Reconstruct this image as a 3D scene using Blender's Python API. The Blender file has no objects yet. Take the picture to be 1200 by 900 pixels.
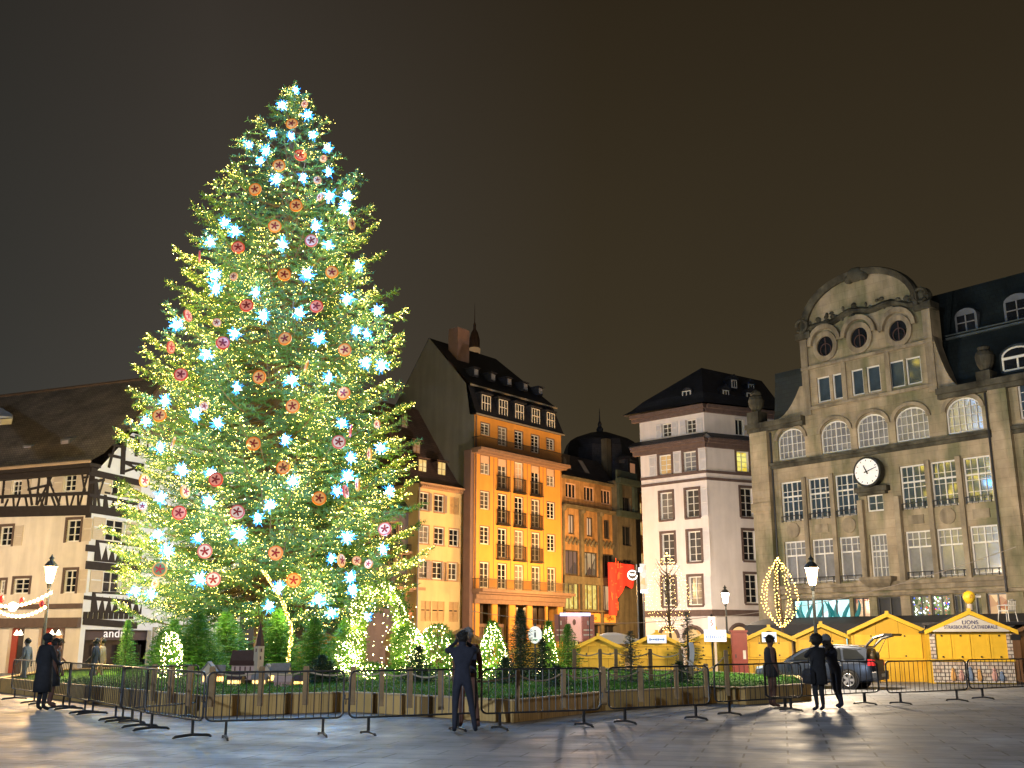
import bpy, bmesh, math, random
import numpy as np
from mathutils import Vector, Matrix
random.seed(7); RNG = np.random.default_rng(7)
R = math.radians
scene = bpy.context.scene
COL = scene.collection

# ------------------------------------------------------------------ camera, world, exposure
EYE = 1.61; FOC = 1229.0; PITCH = R(13.8)
cam_d = bpy.data.cameras.new("camera"); cam = bpy.data.objects.new("camera", cam_d); COL.objects.link(cam)
cam_d.sensor_width = 36; cam_d.lens = 36*FOC/1200; cam_d.clip_end = 3000; cam_d.clip_start = .1
cam.location = (0, 0, EYE); cam.rotation_euler = (R(90)+PITCH, 0, 0)
scene.camera = cam
scene.view_settings.view_transform = 'Standard'; scene.view_settings.look = 'None'
scene.view_settings.exposure = 0; scene.view_settings.gamma = 1
cy = scene.cycles
cy.max_bounces = 5; cy.diffuse_bounces = 2; cy.glossy_bounces = 3; cy.transmission_bounces = 2; cy.transparent_max_bounces = 4
cy.sample_clamp_indirect = 3; cy.caustics_reflective = False; cy.caustics_refractive = False
cy.use_denoising = True
try: cy.use_light_tree = True
except Exception: pass

world = bpy.data.worlds.new("World"); scene.world = world; world.use_nodes = True
def build_world():
    nt = world.node_tree; N = nt.nodes; L = nt.links
    for n in list(N): N.remove(n)
    out = N.new('ShaderNodeOutputWorld'); bg = N.new('ShaderNodeBackground')
    tc = N.new('ShaderNodeTexCoord')
    sep = N.new('ShaderNodeSeparateXYZ'); L.new(tc.outputs['Generated'], sep.inputs[0])
    # low cloud lit by the town: paler and warmer towards the horizon
    ramp = N.new('ShaderNodeValToRGB'); L.new(sep.outputs['Z'], ramp.inputs[0])
    e = ramp.color_ramp.elements
    e[0].position = 0.0; e[0].color = (.064, .052, .031, 1)
    e[1].position = .60; e[1].color = (.0235, .0175, .0100, 1)
    m = e.new(.30); m.color = (.040, .0315, .0185, 1)
    # glow round the great tree, put into the sky colour as a cooler, paler band
    rx = N.new('ShaderNodeValToRGB'); L.new(sep.outputs['X'], rx.inputs[0])
    r = rx.color_ramp.elements
    r[0].position = 0; r[0].color = (.70, .85, 1.25, 1)
    r[1].position = .55; r[1].color = (.80, .76, .70, 1)
    mapn = N.new('ShaderNodeMapRange'); mapn.inputs[1].default_value = -.45; mapn.inputs[2].default_value = .5
    L.new(sep.outputs['X'], mapn.inputs[0]); L.new(mapn.outputs[0], rx.inputs[0])
    k = r.new(.2); k.color = (1.12, 1.22, 1.68, 1)
    mul = N.new('ShaderNodeMixRGB'); mul.blend_type = 'MULTIPLY'; mul.inputs[0].default_value = 1
    L.new(ramp.outputs[0], mul.inputs[1]); L.new(rx.outputs[0], mul.inputs[2])
    nz = N.new('ShaderNodeTexNoise'); nz.inputs['Scale'].default_value = 1.6; nz.inputs['Detail'].default_value = 4
    L.new(tc.outputs['Generated'], nz.inputs['Vector'])
    nr = N.new('ShaderNodeMapRange'); nr.inputs[3].default_value = .82; nr.inputs[4].default_value = 1.18
    L.new(nz.outputs['Fac'], nr.inputs[0])
    m2 = N.new('ShaderNodeMixRGB'); m2.blend_type = 'MULTIPLY'; m2.inputs[0].default_value = 1
    L.new(mul.outputs[0], m2.inputs[1]); L.new(nr.outputs[0], m2.inputs[2])
    L.new(m2.outputs[0], bg.inputs['Color']); bg.inputs['Strength'].default_value = 1.22
    L.new(bg.outputs[0], out.inputs['Surface'])
build_world()

# ------------------------------------------------------------------ pixel -> place
CP, SP = math.cos(PITCH), math.sin(PITCH)
def ray(px, py):
    v = (px-600)/FOC; w = (450-py)/FOC
    return Vector((v, CP - w*SP, SP + w*CP))
def at(px, py, Y):
    d = ray(px, py); k = Y/d.y
    return Vector((d.x*k, Y, EYE + d.z*k))
def gnd(px, py, z=0.0):
    d = ray(px, py); k = (z-EYE)/d.z
    return Vector((d.x*k, d.y*k, z))

# ------------------------------------------------------------------ object helpers
def link(o, parent=None, M=None):
    COL.objects.link(o)
    if parent is not None: o.parent = parent
    if M is not None: o.matrix_basis = M
    return o
def thing(name, label, cat, loc=(0,0,0), rz=0.0, group=None):
    o = bpy.data.objects.new(name, None); o.empty_display_size = .3
    COL.objects.link(o); o.location = loc; o.rotation_euler = (0,0,rz)
    return tag(o, label, cat, group)
def tag(o, label=None, cat=None, group=None, kind=None):
    if label: o['label'] = label
    if cat: o['category'] = cat
    if group: o['group'] = group
    if kind: o['kind'] = kind
    return o
def kids(o): return [c for c in ALLCH.get(o.name, [])]
ALLCH = {}
def copy_tree(src, loc=None, rz=None, label=None, group=None, scale=None):
    def rec(o, par):
        c = o.copy(); COL.objects.link(c)
        if par is not None: c.parent = par
        for ch in o.children: rec(ch, c)
        return c
    c = rec(src, None)
    if loc is not None: c.location = loc
    if rz is not None: c.rotation_euler = (0,0,rz)
    if scale is not None: c.scale = (scale,)*3 if not hasattr(scale, '__len__') else scale
    if label: c['label'] = label
    if group: c['group'] = group
    return c

class MB:
    def __init__(s): s.v = []; s.f = []; s.m = []
    def add(s, vs, fs, mi=0):
        b = len(s.v); s.v.extend([tuple(p) for p in vs]); s.f.extend([tuple(b+i for i in f) for f in fs]); s.m.extend([mi]*len(fs)); return s
    def quad(s, a, b, c, d, mi=0): return s.add([a,b,c,d], [(0,1,2,3)], mi)
    def poly(s, pts, mi=0): return s.add(pts, [tuple(range(len(pts)))], mi)
    def box(s, x0, x1, y0, y1, z0, z1, mi=0):
        v = [(x0,y0,z0),(x1,y0,z0),(x1,y1,z0),(x0,y1,z0),(x0,y0,z1),(x1,y0,z1),(x1,y1,z1),(x0,y1,z1)]
        return s.add(v, [(0,3,2,1),(4,5,6,7),(0,1,5,4),(1,2,6,5),(2,3,7,6),(3,0,4,7)], mi)
    def prism(s, poly, h0, h1, axis='z', mi=0):
        """poly: 2-D points; extruded along axis. axis y: poly is (x,z); axis x: poly is (y,z)."""
        n = len(poly)
        mk = {'z': lambda p,h: (p[0],p[1],h), 'y': lambda p,h: (p[0],h,p[1]), 'x': lambda p,h: (h,p[0],p[1])}[axis]
        v = [mk(p,h0) for p in poly] + [mk(p,h1) for p in poly]
        f = [tuple(range(n))[::-1], tuple(range(n,2*n))] + [(i,(i+1)%n,n+(i+1)%n,n+i) for i in range(n)]
        return s.add(v, f, mi)
    def loft(s, rings, mi=0, cap=True, closed=True):
        n = len(rings[0]); v = [p for r in rings for p in r]; f = []
        for k in range(len(rings)-1):
            for i in range(n if closed else n-1):
                j = (i+1)%n; f.append((k*n+i, k*n+j, (k+1)*n+j, (k+1)*n+i))
        if cap and closed: f += [tuple(range(n))[::-1], tuple((len(rings)-1)*n+i for i in range(n))]
        return s.add(v, f, mi)
    def lathe(s, prof, n=12, c=(0,0,0), mi=0):
        rings = []
        for r, z in prof:
            r = max(r, 1e-4); rings.append([(c[0]+r*math.cos(2*math.pi*i/n), c[1]+r*math.sin(2*math.pi*i/n), c[2]+z) for i in range(n)])
        return s.loft(rings, mi)
    def tube(s, pts, r, n=6, mi=0):
        pts = [Vector(p) for p in pts]; rr = r if hasattr(r, '__len__') else [r]*len(pts); rings = []
        up = None
        for i, p in enumerate(pts):
            d = (pts[min(i+1,len(pts)-1)] - pts[max(i-1,0)])
            d = d.normalized() if d.length > 1e-9 else Vector((0,0,1))
            if up is None:
                a = Vector((0,0,1)) if abs(d.z) < .9 else Vector((1,0,0)); up = d.cross(a).normalized()
            up = (up - d*up.dot(d)); up = up.normalized() if up.length > 1e-6 else d.orthogonal().normalized()
            w = d.cross(up)
            rings.append([tuple(p + (up*math.cos(2*math.pi*k/n) + w*math.sin(2*math.pi*k/n))*rr[i]) for k in range(n)])
        return s.loft(rings, mi)
    def ball(s, c, r, n=8, m=5, mi=0):
        rx, ry, rz = (r,r,r) if not hasattr(r, '__len__') else r
        rings = []
        for k in range(m+1):
            a = -math.pi/2 + math.pi*k/m; q = max(math.cos(a), .02)
            rings.append([(c[0]+rx*q*math.cos(2*math.pi*i/n), c[1]+ry*q*math.sin(2*math.pi*i/n), c[2]+rz*math.sin(a)) for i in range(n)])
        return s.loft(rings, mi)
    def mesh(s, name, mats):
        me = bpy.data.meshes.new(name); me.from_pydata(s.v, [], s.f)
        for m in (mats if isinstance(mats, (list, tuple)) else [mats]): me.materials.append(m)
        if any(s.m): me.polygons.foreach_set('material_index', s.m)
        me.update(); return me
    def build(s, name, mats, parent=None, M=None, smooth=False, recalc=True):
        me = s.mesh(name, mats)
        if recalc:
            bm = bmesh.new(); bm.from_mesh(me); bmesh.ops.recalc_face_normals(bm, faces=bm.faces); bm.to_mesh(me); bm.free()
        if smooth:
            me.polygons.foreach_set('use_smooth', [True]*len(me.polygons))
        return link(bpy.data.objects.new(name, me), parent, M)

# ------------------------------------------------------------------ materials
MATS = {}
def pm(name, rgb, rough=.75, var=.18, scale=2.5, bump=0.0, spec=.4, metal=0.0, grime=0.0):
    """plain procedural surface: base colour broken up by two noises, optional dirt streaks and bump"""
    if name in MATS: return MATS[name]
    m = bpy.data.materials.new(name); m.use_nodes = True; MATS[name] = m
    nt = m.node_tree; N = nt.nodes; L = nt.links; b = N['Principled BSDF']
    b.inputs['Roughness'].default_value = rough; b.inputs['Metallic'].default_value = metal
    b.inputs['Specular IOR Level'].default_value = spec
    tc = N.new('ShaderNodeTexCoord'); nz = N.new('ShaderNodeTexNoise')
    nz.inputs['Scale'].default_value = scale; nz.inputs['Detail'].default_value = 6; nz.inputs['Roughness'].default_value = .62
    L.new(tc.outputs['Object'], nz.inputs['Vector'])
    rp = N.new('ShaderNodeValToRGB'); L.new(nz.outputs['Fac'], rp.inputs[0])
    e = rp.color_ramp.elements; e[0].position = .25; e[1].position = .75
    e[0].color = (*[c*(1-var) for c in rgb], 1); e[1].color = (*[min(1, c*(1+var)) for c in rgb], 1)
    last = rp.outputs[0]
    if grime:
        mp = N.new('ShaderNodeMapping'); mp.inputs['Scale'].default_value = (1.6, 1.6, .22); L.new(tc.outputs['Object'], mp.inputs[0])
        n2 = N.new('ShaderNodeTexNoise'); n2.inputs['Scale'].default_value = 1.1; n2.inputs['Detail'].default_value = 7
        L.new(mp.outputs[0], n2.inputs['Vector'])
        r2 = N.new('ShaderNodeValToRGB'); L.new(n2.outputs['Fac'], r2.inputs[0])
        r2.color_ramp.elements[0].position = .38; r2.color_ramp.elements[1].position = .62
        r2.color_ramp.elements[0].color = (1-grime,)*3+(1,); r2.color_ramp.elements[1].color = (1,1,1,1)
        mx = N.new('ShaderNodeMixRGB'); mx.blend_type = 'MULTIPLY'; mx.inputs[0].default_value = 1
        L.new(last, mx.inputs[1]); L.new(r2.outputs[0], mx.inputs[2]); last = mx.outputs[0]
    L.new(last, b.inputs['Base Color'])
    if bump:
        n3 = N.new('ShaderNodeTexNoise'); n3.inputs['Scale'].default_value = scale*6; n3.inputs['Detail'].default_value = 4
        L.new(tc.outputs['Object'], n3.inputs['Vector'])
        bp = N.new('ShaderNodeBump'); bp.inputs['Strength'].default_value = bump; bp.inputs['Distance'].default_value = .03
        L.new(n3.outputs['Fac'], bp.inputs['Height']); L.new(bp.outputs[0], b.inputs['Normal'])
    return m
def bricky(name, c1, c2, mortar, bw, bh, ms=.012, rough=.8, plane='xz', var=.25, grime=0.0, bump=.3, spec=.4):
    """coursed surface (tiles, ashlar, planks): brick texture in the object's own metres"""
    if name in MATS: return MATS[name]
    m = bpy.data.materials.new(name); m.use_nodes = True; MATS[name] = m
    nt = m.node_tree; N = nt.nodes; L = nt.links; b = N['Principled BSDF']
    b.inputs['Roughness'].default_value = rough; b.inputs['Specular IOR Level'].default_value = spec
    tc = N.new('ShaderNodeTexCoord'); sp = N.new('ShaderNodeSeparateXYZ'); cb = N.new('ShaderNodeCombineXYZ')
    L.new(tc.outputs['Object'], sp.inputs[0])
    if plane == 'xz':
        ad = N.new('ShaderNodeMath'); ad.operation = 'ADD'; L.new(sp.outputs['X'], ad.inputs[0]); L.new(sp.outputs['Y'], ad.inputs[1])
        L.new(ad.outputs[0], cb.inputs[0]); L.new(sp.outputs['Z'], cb.inputs[1])
    elif plane == 'zx':
        ad = N.new('ShaderNodeMath'); ad.operation = 'ADD'; L.new(sp.outputs['X'], ad.inputs[0]); L.new(sp.outputs['Y'], ad.inputs[1])
        L.new(sp.outputs['Z'], cb.inputs[0]); L.new(ad.outputs[0], cb.inputs[1])
    else:
        L.new(sp.outputs['X'], cb.inputs[0]); L.new(sp.outputs['Y'], cb.inputs[1])
    bt = N.new('ShaderNodeTexBrick'); L.new(cb.outputs[0], bt.inputs['Vector'])
    bt.inputs['Scale'].default_value = 1; bt.inputs['Brick Width'].default_value = bw; bt.inputs['Row Height'].default_value = bh
    bt.inputs['Mortar Size'].default_value = ms; bt.inputs['Mortar Smooth'].default_value = .1; bt.inputs['Bias'].default_value = 0
    bt.inputs['Color1'].default_value = (*c1,1); bt.inputs['Color2'].default_value = (*c2,1); bt.inputs['Mortar'].default_value = (*mortar,1)
    nz = N.new('ShaderNodeTexNoise'); nz.inputs['Scale'].default_value = .7; nz.inputs['Detail'].default_value = 8; nz.inputs['Roughness'].default_value = .65
    L.new(tc.outputs['Object'], nz.inputs['Vector'])
    r = N.new('ShaderNodeMapRange'); r.inputs[1].default_value = .3; r.inputs[2].default_value = .7; r.inputs[3].default_value = 1-var; r.inputs[4].default_value = 1+var
    L.new(nz.outputs['Fac'], r.inputs[0])
    mx = N.new('ShaderNodeMixRGB'); mx.blend_type = 'MULTIPLY'; mx.inputs[0].default_value = 1
    L.new(bt.outputs['Color'], mx.inputs[1]); L.new(r.outputs[0], mx.inputs[2])
    last = mx.outputs[0]
    if grime:
        mp = N.new('ShaderNodeMapping'); mp.inputs['Scale'].default_value = (1.2, 1.2, .3); L.new(tc.outputs['Object'], mp.inputs[0])
        n2 = N.new('ShaderNodeTexNoise'); n2.inputs['Scale'].default_value = .8; n2.inputs['Detail'].default_value = 8
        L.new(mp.outputs[0], n2.inputs['Vector'])
        r2 = N.new('ShaderNodeValToRGB'); L.new(n2.outputs['Fac'], r2.inputs[0])
        r2.color_ramp.elements[0].position = .36; r2.color_ramp.elements[1].position = .6
        r2.color_ramp.elements[0].color = (1-grime, 1-grime*.85, 1-grime, 1); r2.color_ramp.elements[1].color = (1,1,1,1)
        m3 = N.new('ShaderNodeMixRGB'); m3.blend_type = 'MULTIPLY'; m3.inputs[0].default_value = 1
        L.new(last, m3.inputs[1]); L.new(r2.outputs[0], m3.inputs[2]); last = m3.outputs[0]
    L.new(last, b.inputs['Base Color'])
    bp = N.new('ShaderNodeBump'); bp.inputs['Strength'].default_value = bump; bp.inputs['Distance'].default_value = .02
    L.new(bt.outputs['Fac'], bp.inputs['Height']); bp.invert = True; L.new(bp.outputs[0], b.inputs['Normal'])
    return m
def emi(name, rgb, strength, sampled=True, base=None):
    if name in MATS: return MATS[name]
    m = bpy.data.materials.new(name); m.use_nodes = True; MATS[name] = m
    b = m.node_tree.nodes['Principled BSDF']
    b.inputs['Base Color'].default_value = (*(base or rgb), 1); b.inputs['Roughness'].default_value = .4
    b.inputs['Emission Color'].default_value = (*rgb, 1); b.inputs['Emission Strength'].default_value = strength
    if not sampled:
        m.cycles.emission_sampling = 'NONE'
    return m
def room(name, c1, c2, strength, scale=3.0, rough=.08):
    """window pane of a lit room or display: uneven emission behind glossy glass"""
    if name in MATS: return MATS[name]
    m = bpy.data.materials.new(name); m.use_nodes = True; MATS[name] = m
    nt = m.node_tree; N = nt.nodes; L = nt.links; b = N['Principled BSDF']
    b.inputs['Base Color'].default_value = (.02,.02,.02,1); b.inputs['Roughness'].default_value = rough
    tc = N.new('ShaderNodeTexCoord'); vo = N.new('ShaderNodeTexVoronoi'); vo.inputs['Scale'].default_value = scale
    L.new(tc.outputs['Object'], vo.inputs['Vector'])
    rp = N.new('ShaderNodeValToRGB'); sp = N.new('ShaderNodeSeparateXYZ'); L.new(vo.outputs['Color'], sp.inputs[0]); L.new(sp.outputs['X'], rp.inputs[0])
    rp.color_ramp.elements[0].color = (*c1,1); rp.color_ramp.elements[1].color = (*c2,1)
    L.new(rp.outputs[0], b.inputs['Emission Color']); b.inputs['Emission Strength'].default_value = strength
    m.cycles.emission_sampling = 'NONE'
    return m
def glass(name, rgb, rough=.06, var=.5):
    m = pm(name, rgb, rough=rough, var=var, scale=.9, spec=.45)
    return m

GL_DARK = glass('window_glass_dark', (.012,.014,.018))
GL_GREY = glass('window_glass_curtained', (.24,.24,.25), .12, .4)
GL_BLUE = glass('window_glass_blue', (.05,.075,.10))
GL_MID = glass('window_glass_blind', (.075,.068,.06), .1, .5); GL_NET = glass('window_glass_net', (.20,.18,.16), .15, .45)
for g_ in (GL_GREY, GL_BLUE): g_.node_tree.nodes['Principled BSDF'].inputs['Specular IOR Level'].default_value = .95
PICK = random.Random(11)
def pick(): return PICK.choice((GL_DARK, GL_DARK, GL_DARK, GL_MID, GL_NET, GL_DARK, GL_MID))
WHITE = pm('white_window_paint', (.78,.76,.70), .5, .08, 3)
IRON = pm('black_iron', (.012,.012,.014), .45, .3, 8, spec=.5)
DARKWOOD = pm('dark_timber', (.020,.015,.014), .75, .4, 5, .3)
SLATE = bricky('roof_slate', (.018,.021,.032), (.028,.031,.044), (.008,.009,.014), .32, .22, .014, .55, 'xz', .35, 0, .4)
# ------------------------------------------------------------------ facades: a vertical plane with its own frame (x along, y inward, z up)
class Fac:
    def __init__(s, A, B):
        s.A = Vector((A[0], A[1])); s.B = Vector((B[0], B[1])); s.L = (s.B-s.A).length
        s.e = (s.B-s.A)/s.L; s.n = Vector((-s.e.y, s.e.x))          # n points inward, away from the street
        s.M = Matrix.Translation((s.A.x, s.A.y, 0)) @ Matrix.Rotation(math.atan2(s.e.y, s.e.x), 4, 'Z')
    @staticmethod
    def line(p1, p2, pxA, pxB, py=752, inset=0.0):
        a = Vector((p1[0], p1[1])); b = Vector((p2[0], p2[1])); e = (b-a).normalized(); n = Vector((-e.y, e.x)); a = a + n*inset
        def hit(px):
            d = ray(px, py); d2 = Vector((d.x, d.y)); den = d2.x*n.x + d2.y*n.y
            return d2*((a.x*n.x + a.y*n.y)/den)
        return Fac(hit(pxA), hit(pxB))
    def uv(s, px, py, dep=0.0):
        d = ray(px, py); a = s.A + s.n*dep
        k = (a.x*s.n.x + a.y*s.n.y)/(d.x*s.n.x + d.y*s.n.y)
        p = Vector((d.x*k, d.y*k)) - s.A
        return p.x*s.e.x + p.y*s.e.y, EYE + d.z*k
    def u(s, px, py, dep=0.0): return s.uv(px, py, dep)[0]
    def z(s, px, py, dep=0.0): return s.uv(px, py, dep)[1]
    def rect(s, x0, y0, x1, y1, dep=0.0):
        """pixel box (its centre line) -> u0, u1, z0, z1"""
        xm, ym = (x0+x1)/2, (y0+y1)/2
        return s.u(x0, ym, dep), s.u(x1, ym, dep), s.z(xm, y1, dep), s.z(xm, y0, dep)
    def world(s, u, d, z):
        p = s.A + s.e*u + s.n*d; return Vector((p.x, p.y, z))

SPLIT = {'pilaster','corner_pier','cornice','downpipe','wall_panel','urn','string_course','moulding','render_joint','gable_moulding','eaves','arch_moulding','gutter','roof','roof_moulding','lettering','infill_panel'}
def islands(mb, tol=.03):
    """the separate pieces of a mesh builder (pieces that touch stay together)"""
    par = list(range(len(mb.v)))
    def find(i):
        while par[i] != i: par[i] = par[par[i]]; i = par[i]
        return i
    for f in mb.f:
        for i in f[1:]: par[find(i)] = find(f[0])
    groups = {}
    for k, f in enumerate(mb.f): groups.setdefault(find(f[0]), []).append(k)
    boxes = []
    for r, fs in groups.items():
        P = np.array([mb.v[i] for k in fs for i in mb.f[k]]); boxes.append([fs, P.min(0)-tol/2, P.max(0)+tol/2])
    ch = True
    while ch:
        ch = False
        for i in range(len(boxes)):
            for j in range(i+1, len(boxes)):
                if np.all(boxes[i][1] <= boxes[j][2]) and np.all(boxes[j][1] <= boxes[i][2]):
                    boxes[i] = [boxes[i][0]+boxes[j][0], np.minimum(boxes[i][1],boxes[j][1]), np.maximum(boxes[i][2],boxes[j][2])]; boxes.pop(j); ch = True; break
            if ch: break
    out = []
    for fs, _, _ in boxes:
        q = MB(); mp = {}
        for k in fs:
            f = []
            for i in mb.f[k]:
                if i not in mp: mp[i] = len(q.v); q.v.append(mb.v[i])
                f.append(mp[i])
            q.f.append(tuple(f)); q.m.append(mb.m[k])
        out.append(q)
    return out
class Building:
    """an Empty at the foot of a facade; parts of any facade of the house hang under it"""
    def __init__(s, name, label, cat, fac, group=None):
        s.root = thing(name, label, cat, (fac.A.x, fac.A.y, 0), math.atan2(fac.e.y, fac.e.x), group)
        s.M0 = fac.M.copy(); s.inv = s.M0.inverted(); s.cache = {}
    def rel(s, fac): return s.inv @ fac.M
    def part(s, mb, name, mats, fac, smooth=False, label=None):
        if name in SPLIT:
            for q in islands(mb, .004 if name == 'infill_panel' else .03): o = q.build(name, mats, s.root, s.rel(fac), smooth)
            return o
        o = mb.build(name, mats, s.root, s.rel(fac), smooth)
        if label: o['label'] = label
        return o
    def sub(s, mb, name, mats, parent, smooth=False):
        return mb.build(name, mats, parent, None, smooth)
    def window(s, fac, u0, u1, z0, z1, dep=.16, cols=2, rows=4, bar=.06, mun=.03, pane=GL_DARK, frame=None, arch=0.0, transom=None,
               surround=0.0, smat=None, sill=0.0, name='window', proud=.04, upper=False):
        """glazed window: frame with muntins (part) > pane, surround, sill (sub-parts); shared meshes for same sizes"""
        frame = frame or WHITE
        w, h = u1-u0, z1-z0; key = (round(w,2), round(h,2), dep, cols, rows, frame.name, pane.name, arch, transom, surround, sill, mun, upper)
        M = s.rel(fac) @ Matrix.Translation((u0, 0, z0))
        if key not in s.cache:
            f = MB(); d0, d1 = dep-.05, dep+.03
            ht = h - arch
            if arch:
                n = 10; pi_, po_ = [], []
                for i in range(n+1):
                    a = math.pi*(1-i/n); po_.append((w/2+(w/2)*math.cos(a), ht+arch*math.sin(a))); pi_.append((w/2+(w/2-bar)*math.cos(a), ht+(arch-bar)*math.sin(a)))
                for i in range(n):
                    f.prism([po_[i], po_[i+1], pi_[i+1], pi_[i]], d0, d1, 'y')
            else:
                f.box(bar, w-bar, d0, d1, h-bar, h)
            f.box(0, bar, d0, d1, 0, ht if arch else h); f.box(w-bar, w, d0, d1, 0, ht if arch else h); f.box(bar, w-bar, d0, d1, 0, bar*1.3)
            def top(x):
                return h-bar if not arch else ht + (arch-bar)*math.sqrt(max(0, 1-((x-w/2)/(w/2-bar))**2))
            if cols >= 2:
                for k in range(1, cols):
                    c = w*k/cols; t = bar*.75 if cols == 2 or k == cols//2 else mun
                    f.box(c-t/2, c+t/2, d0+.004, d1, bar*1.3, top(c))
            if transom:
                f.box(bar, w-bar, d0-.01, d1+.004, h*transom-bar*.55, h*transom+bar*.55)
            sub = cols if transom is None else cols*2
            if sub > cols:
                for k in range(1, sub, 2):
                    c = w*k/sub; f.box(c-mun/2, c+mun/2, d0+.01, d1, h*transom if upper else bar*1.3, top(c))
            if upper: f.box(bar, w-bar, d0+.012, d1, h*(1+transom)/2-mun/2, h*(1+transom)/2+mun/2)
            if arch and cols == 2:
                for k in (1, 2, 4, 5):
                    c = w*k/6; f.box(c-mun/2, c+mun/2, d0+.01, d1, bar*1.3, top(c))
            for k in range(1, rows):
                zc = h*k/rows
                hw = w/2-bar
                if arch and zc > ht: hw = (w/2-bar)*math.sqrt(max(0, 1-((zc-ht)/arch)**2))
                f.box(w/2-hw, w/2+hw, d0+.012, d1, zc-mun/2, zc+mun/2)
            p = MB(); pd = dep+.012
            if arch:
                pts = [(0,pd,0),(w,pd,0)] + [(w/2+w/2*math.cos(math.pi*i/12), pd, ht+arch*math.sin(math.pi*i/12)) for i in range(13)]
                p.poly(pts)
            else: p.quad((0,pd,0),(w,pd,0),(w,pd,h),(0,pd,h))
            ms = [f.mesh(name, frame), p.mesh('pane', pane)]
            if surround:
                g = MB(); q = surround
                g.box(-q, 0, -proud, .05, -q*.2, h+q); g.box(w, w+q, -proud, .05, -q*.2, h+q); g.box(0, w, -proud, .05, h, h+q)
                ms.append(g.mesh('surround', smat or DARKWOOD))
            else: ms.append(None)
            if sill:
                g = MB(); g.box(-sill*.8, w+sill*.8, -.09-proud, .06, -sill-.003, -.003); ms.append(g.mesh('sill', smat or frame))
            else: ms.append(None)
            s.cache[key] = ms
        ms = s.cache[key]
        o = link(bpy.data.objects.new(name, ms[0]), s.root, M)
        for nm, me in (('pane', ms[1]), ('surround', ms[2]), ('sill', ms[3])):
            if me: link(bpy.data.objects.new(nm, me), o)
        return o
    def shutter(s, fac, u0, u1, z0, z1, mat, name='shutter', d=-.05):
        w, h = u1-u0, z1-z0; key = ('sh', round(w,2), round(h,2), mat.name)
        if key not in s.cache:
            g = MB(); b = .06
            g.box(0, b, 0, .04, 0, h); g.box(w-b, w, 0, .04, 0, h); g.box(b, w-b, 0, .04, 0, b); g.box(b, w-b, 0, .04, h-b, h); g.box(b, w-b, 0, .04, h*.5-b/2, h*.5+b/2)
            n = max(4, int(h/.11))
            for k in range(n):
                z = b + (h-2*b)*k/n
                if abs(z+.04-h/2) < b*.7: continue
                g.quad((b,.008,z),(w-b,.008,z),(w-b,.034,z+(h-2*b)/n),(b,.034,z+(h-2*b)/n))
            s.cache[key] = g.mesh('shutter', mat)
        return link(bpy.data.objects.new(name, s.cache[key]), s.root, s.rel(fac) @ Matrix.Translation((u0, d, z0)))
    def railing(s, fac, u0, u1, z0, z1, out=.25, step=.11, mat=None, name='balcony_railing', sides=True, slab=0.0, smat=None, r=.012):
        mat = mat or IRON; g = MB(); w = u1-u0
        g.box(u0, u1, -out, -out+.035, z1-.04, z1); g.box(u0, u1, -out, -out+.03, z0+.06, z0+.09)
        n = max(2, int(w/step))
        for k in range(n+1):
            x = u0+.01+(w-.02)*k/n; g.box(x-r, x+r, -out+.004, -out+.026, z0, z1-.04)
        if sides:
            for x in (u0, u1-.03):
                g.box(x, x+.03, -out+.035, 0, z1-.04, z1-.002)
                m = max(1, int(out/step))
                for k in range(1, m+1): y = -out*k/(m+1); g.box(x+.004, x+.026, y-r, y+r, z0, z1-.04)
        o = s.part(g, name, mat, fac)
        if slab:
            q = MB(); q.box(u0-.05, u1+.05, -out-.06, -.002, z0-slab, z0-.003); q.box(u0, u1, -out*.7, -.002, z0-slab*1.6, z0-slab-.002)
            s.part(q, 'balcony_slab', smat or mat, fac)
        return o

def wall_mb(mb, u0, u1, z0, z1, holes, dep=.2, mi=0, y0=0.0, rmi=None):
    """front sheet with real openings and their reveals; holes: (u0,u1,z0,z1[,arch])"""
    rmi = mi if rmi is None else rmi
    us = sorted({round(x,4) for x in [u0,u1]+[c for h in holes for c in h[:2] if u0 < c < u1]})
    zs = sorted({round(x,4) for x in [z0,z1]+[c for h in holes for c in h[2:4] if z0 < c < z1]})
    for i in range(len(us)-1):
        run = None
        for j in range(len(zs)-1):
            cu, cz = (us[i]+us[i+1])/2, (zs[j]+zs[j+1])/2
            inside = any(h[0] < cu < h[1] and h[2] < cz < h[3] for h in holes)
            if not inside:
                if run is None: run = zs[j]
                last = zs[j+1]
            if (inside or j == len(zs)-2) and run is not None:
                mb.quad((us[i],y0,run),(us[i+1],y0,run),(us[i+1],y0,last),(us[i],y0,last), mi); run = None
    for h in holes:
        a, b, c, d = h[:4]; ar = h[4] if len(h) > 4 else 0
        y1 = y0+dep; t = d-ar
        mb.quad((a,y0,c),(a,y1,c),(a,y1,t),(a,y0,t), rmi); mb.quad((b,y0,c),(b,y0,t),(b,y1,t),(b,y1,c), rmi); mb.quad((a,y0,c),(b,y0,c),(b,y1,c),(a,y1,c), rmi)
        if not ar: mb.quad((a,y0,d),(a,y1,d),(b,y1,d),(b,y0,d), rmi)
        else:
            n = 10; w = b-a; pts = [(a+w/2+w/2*math.cos(math.pi*(1-i/n)), t+ar*math.sin(math.pi*(1-i/n))) for i in range(n+1)]
            for i in range(n):
                p, q = pts[i], pts[i+1]
                mb.quad((p[0],y0,p[1]),(q[0],y0,q[1]),(q[0],y0,d),(p[0],y0,d), mi); mb.quad((p[0],y0,p[1]),(p[0],y1,p[1]),(q[0],y1,q[1]),(q[0],y0,q[1]), rmi)
    return mb
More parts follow.
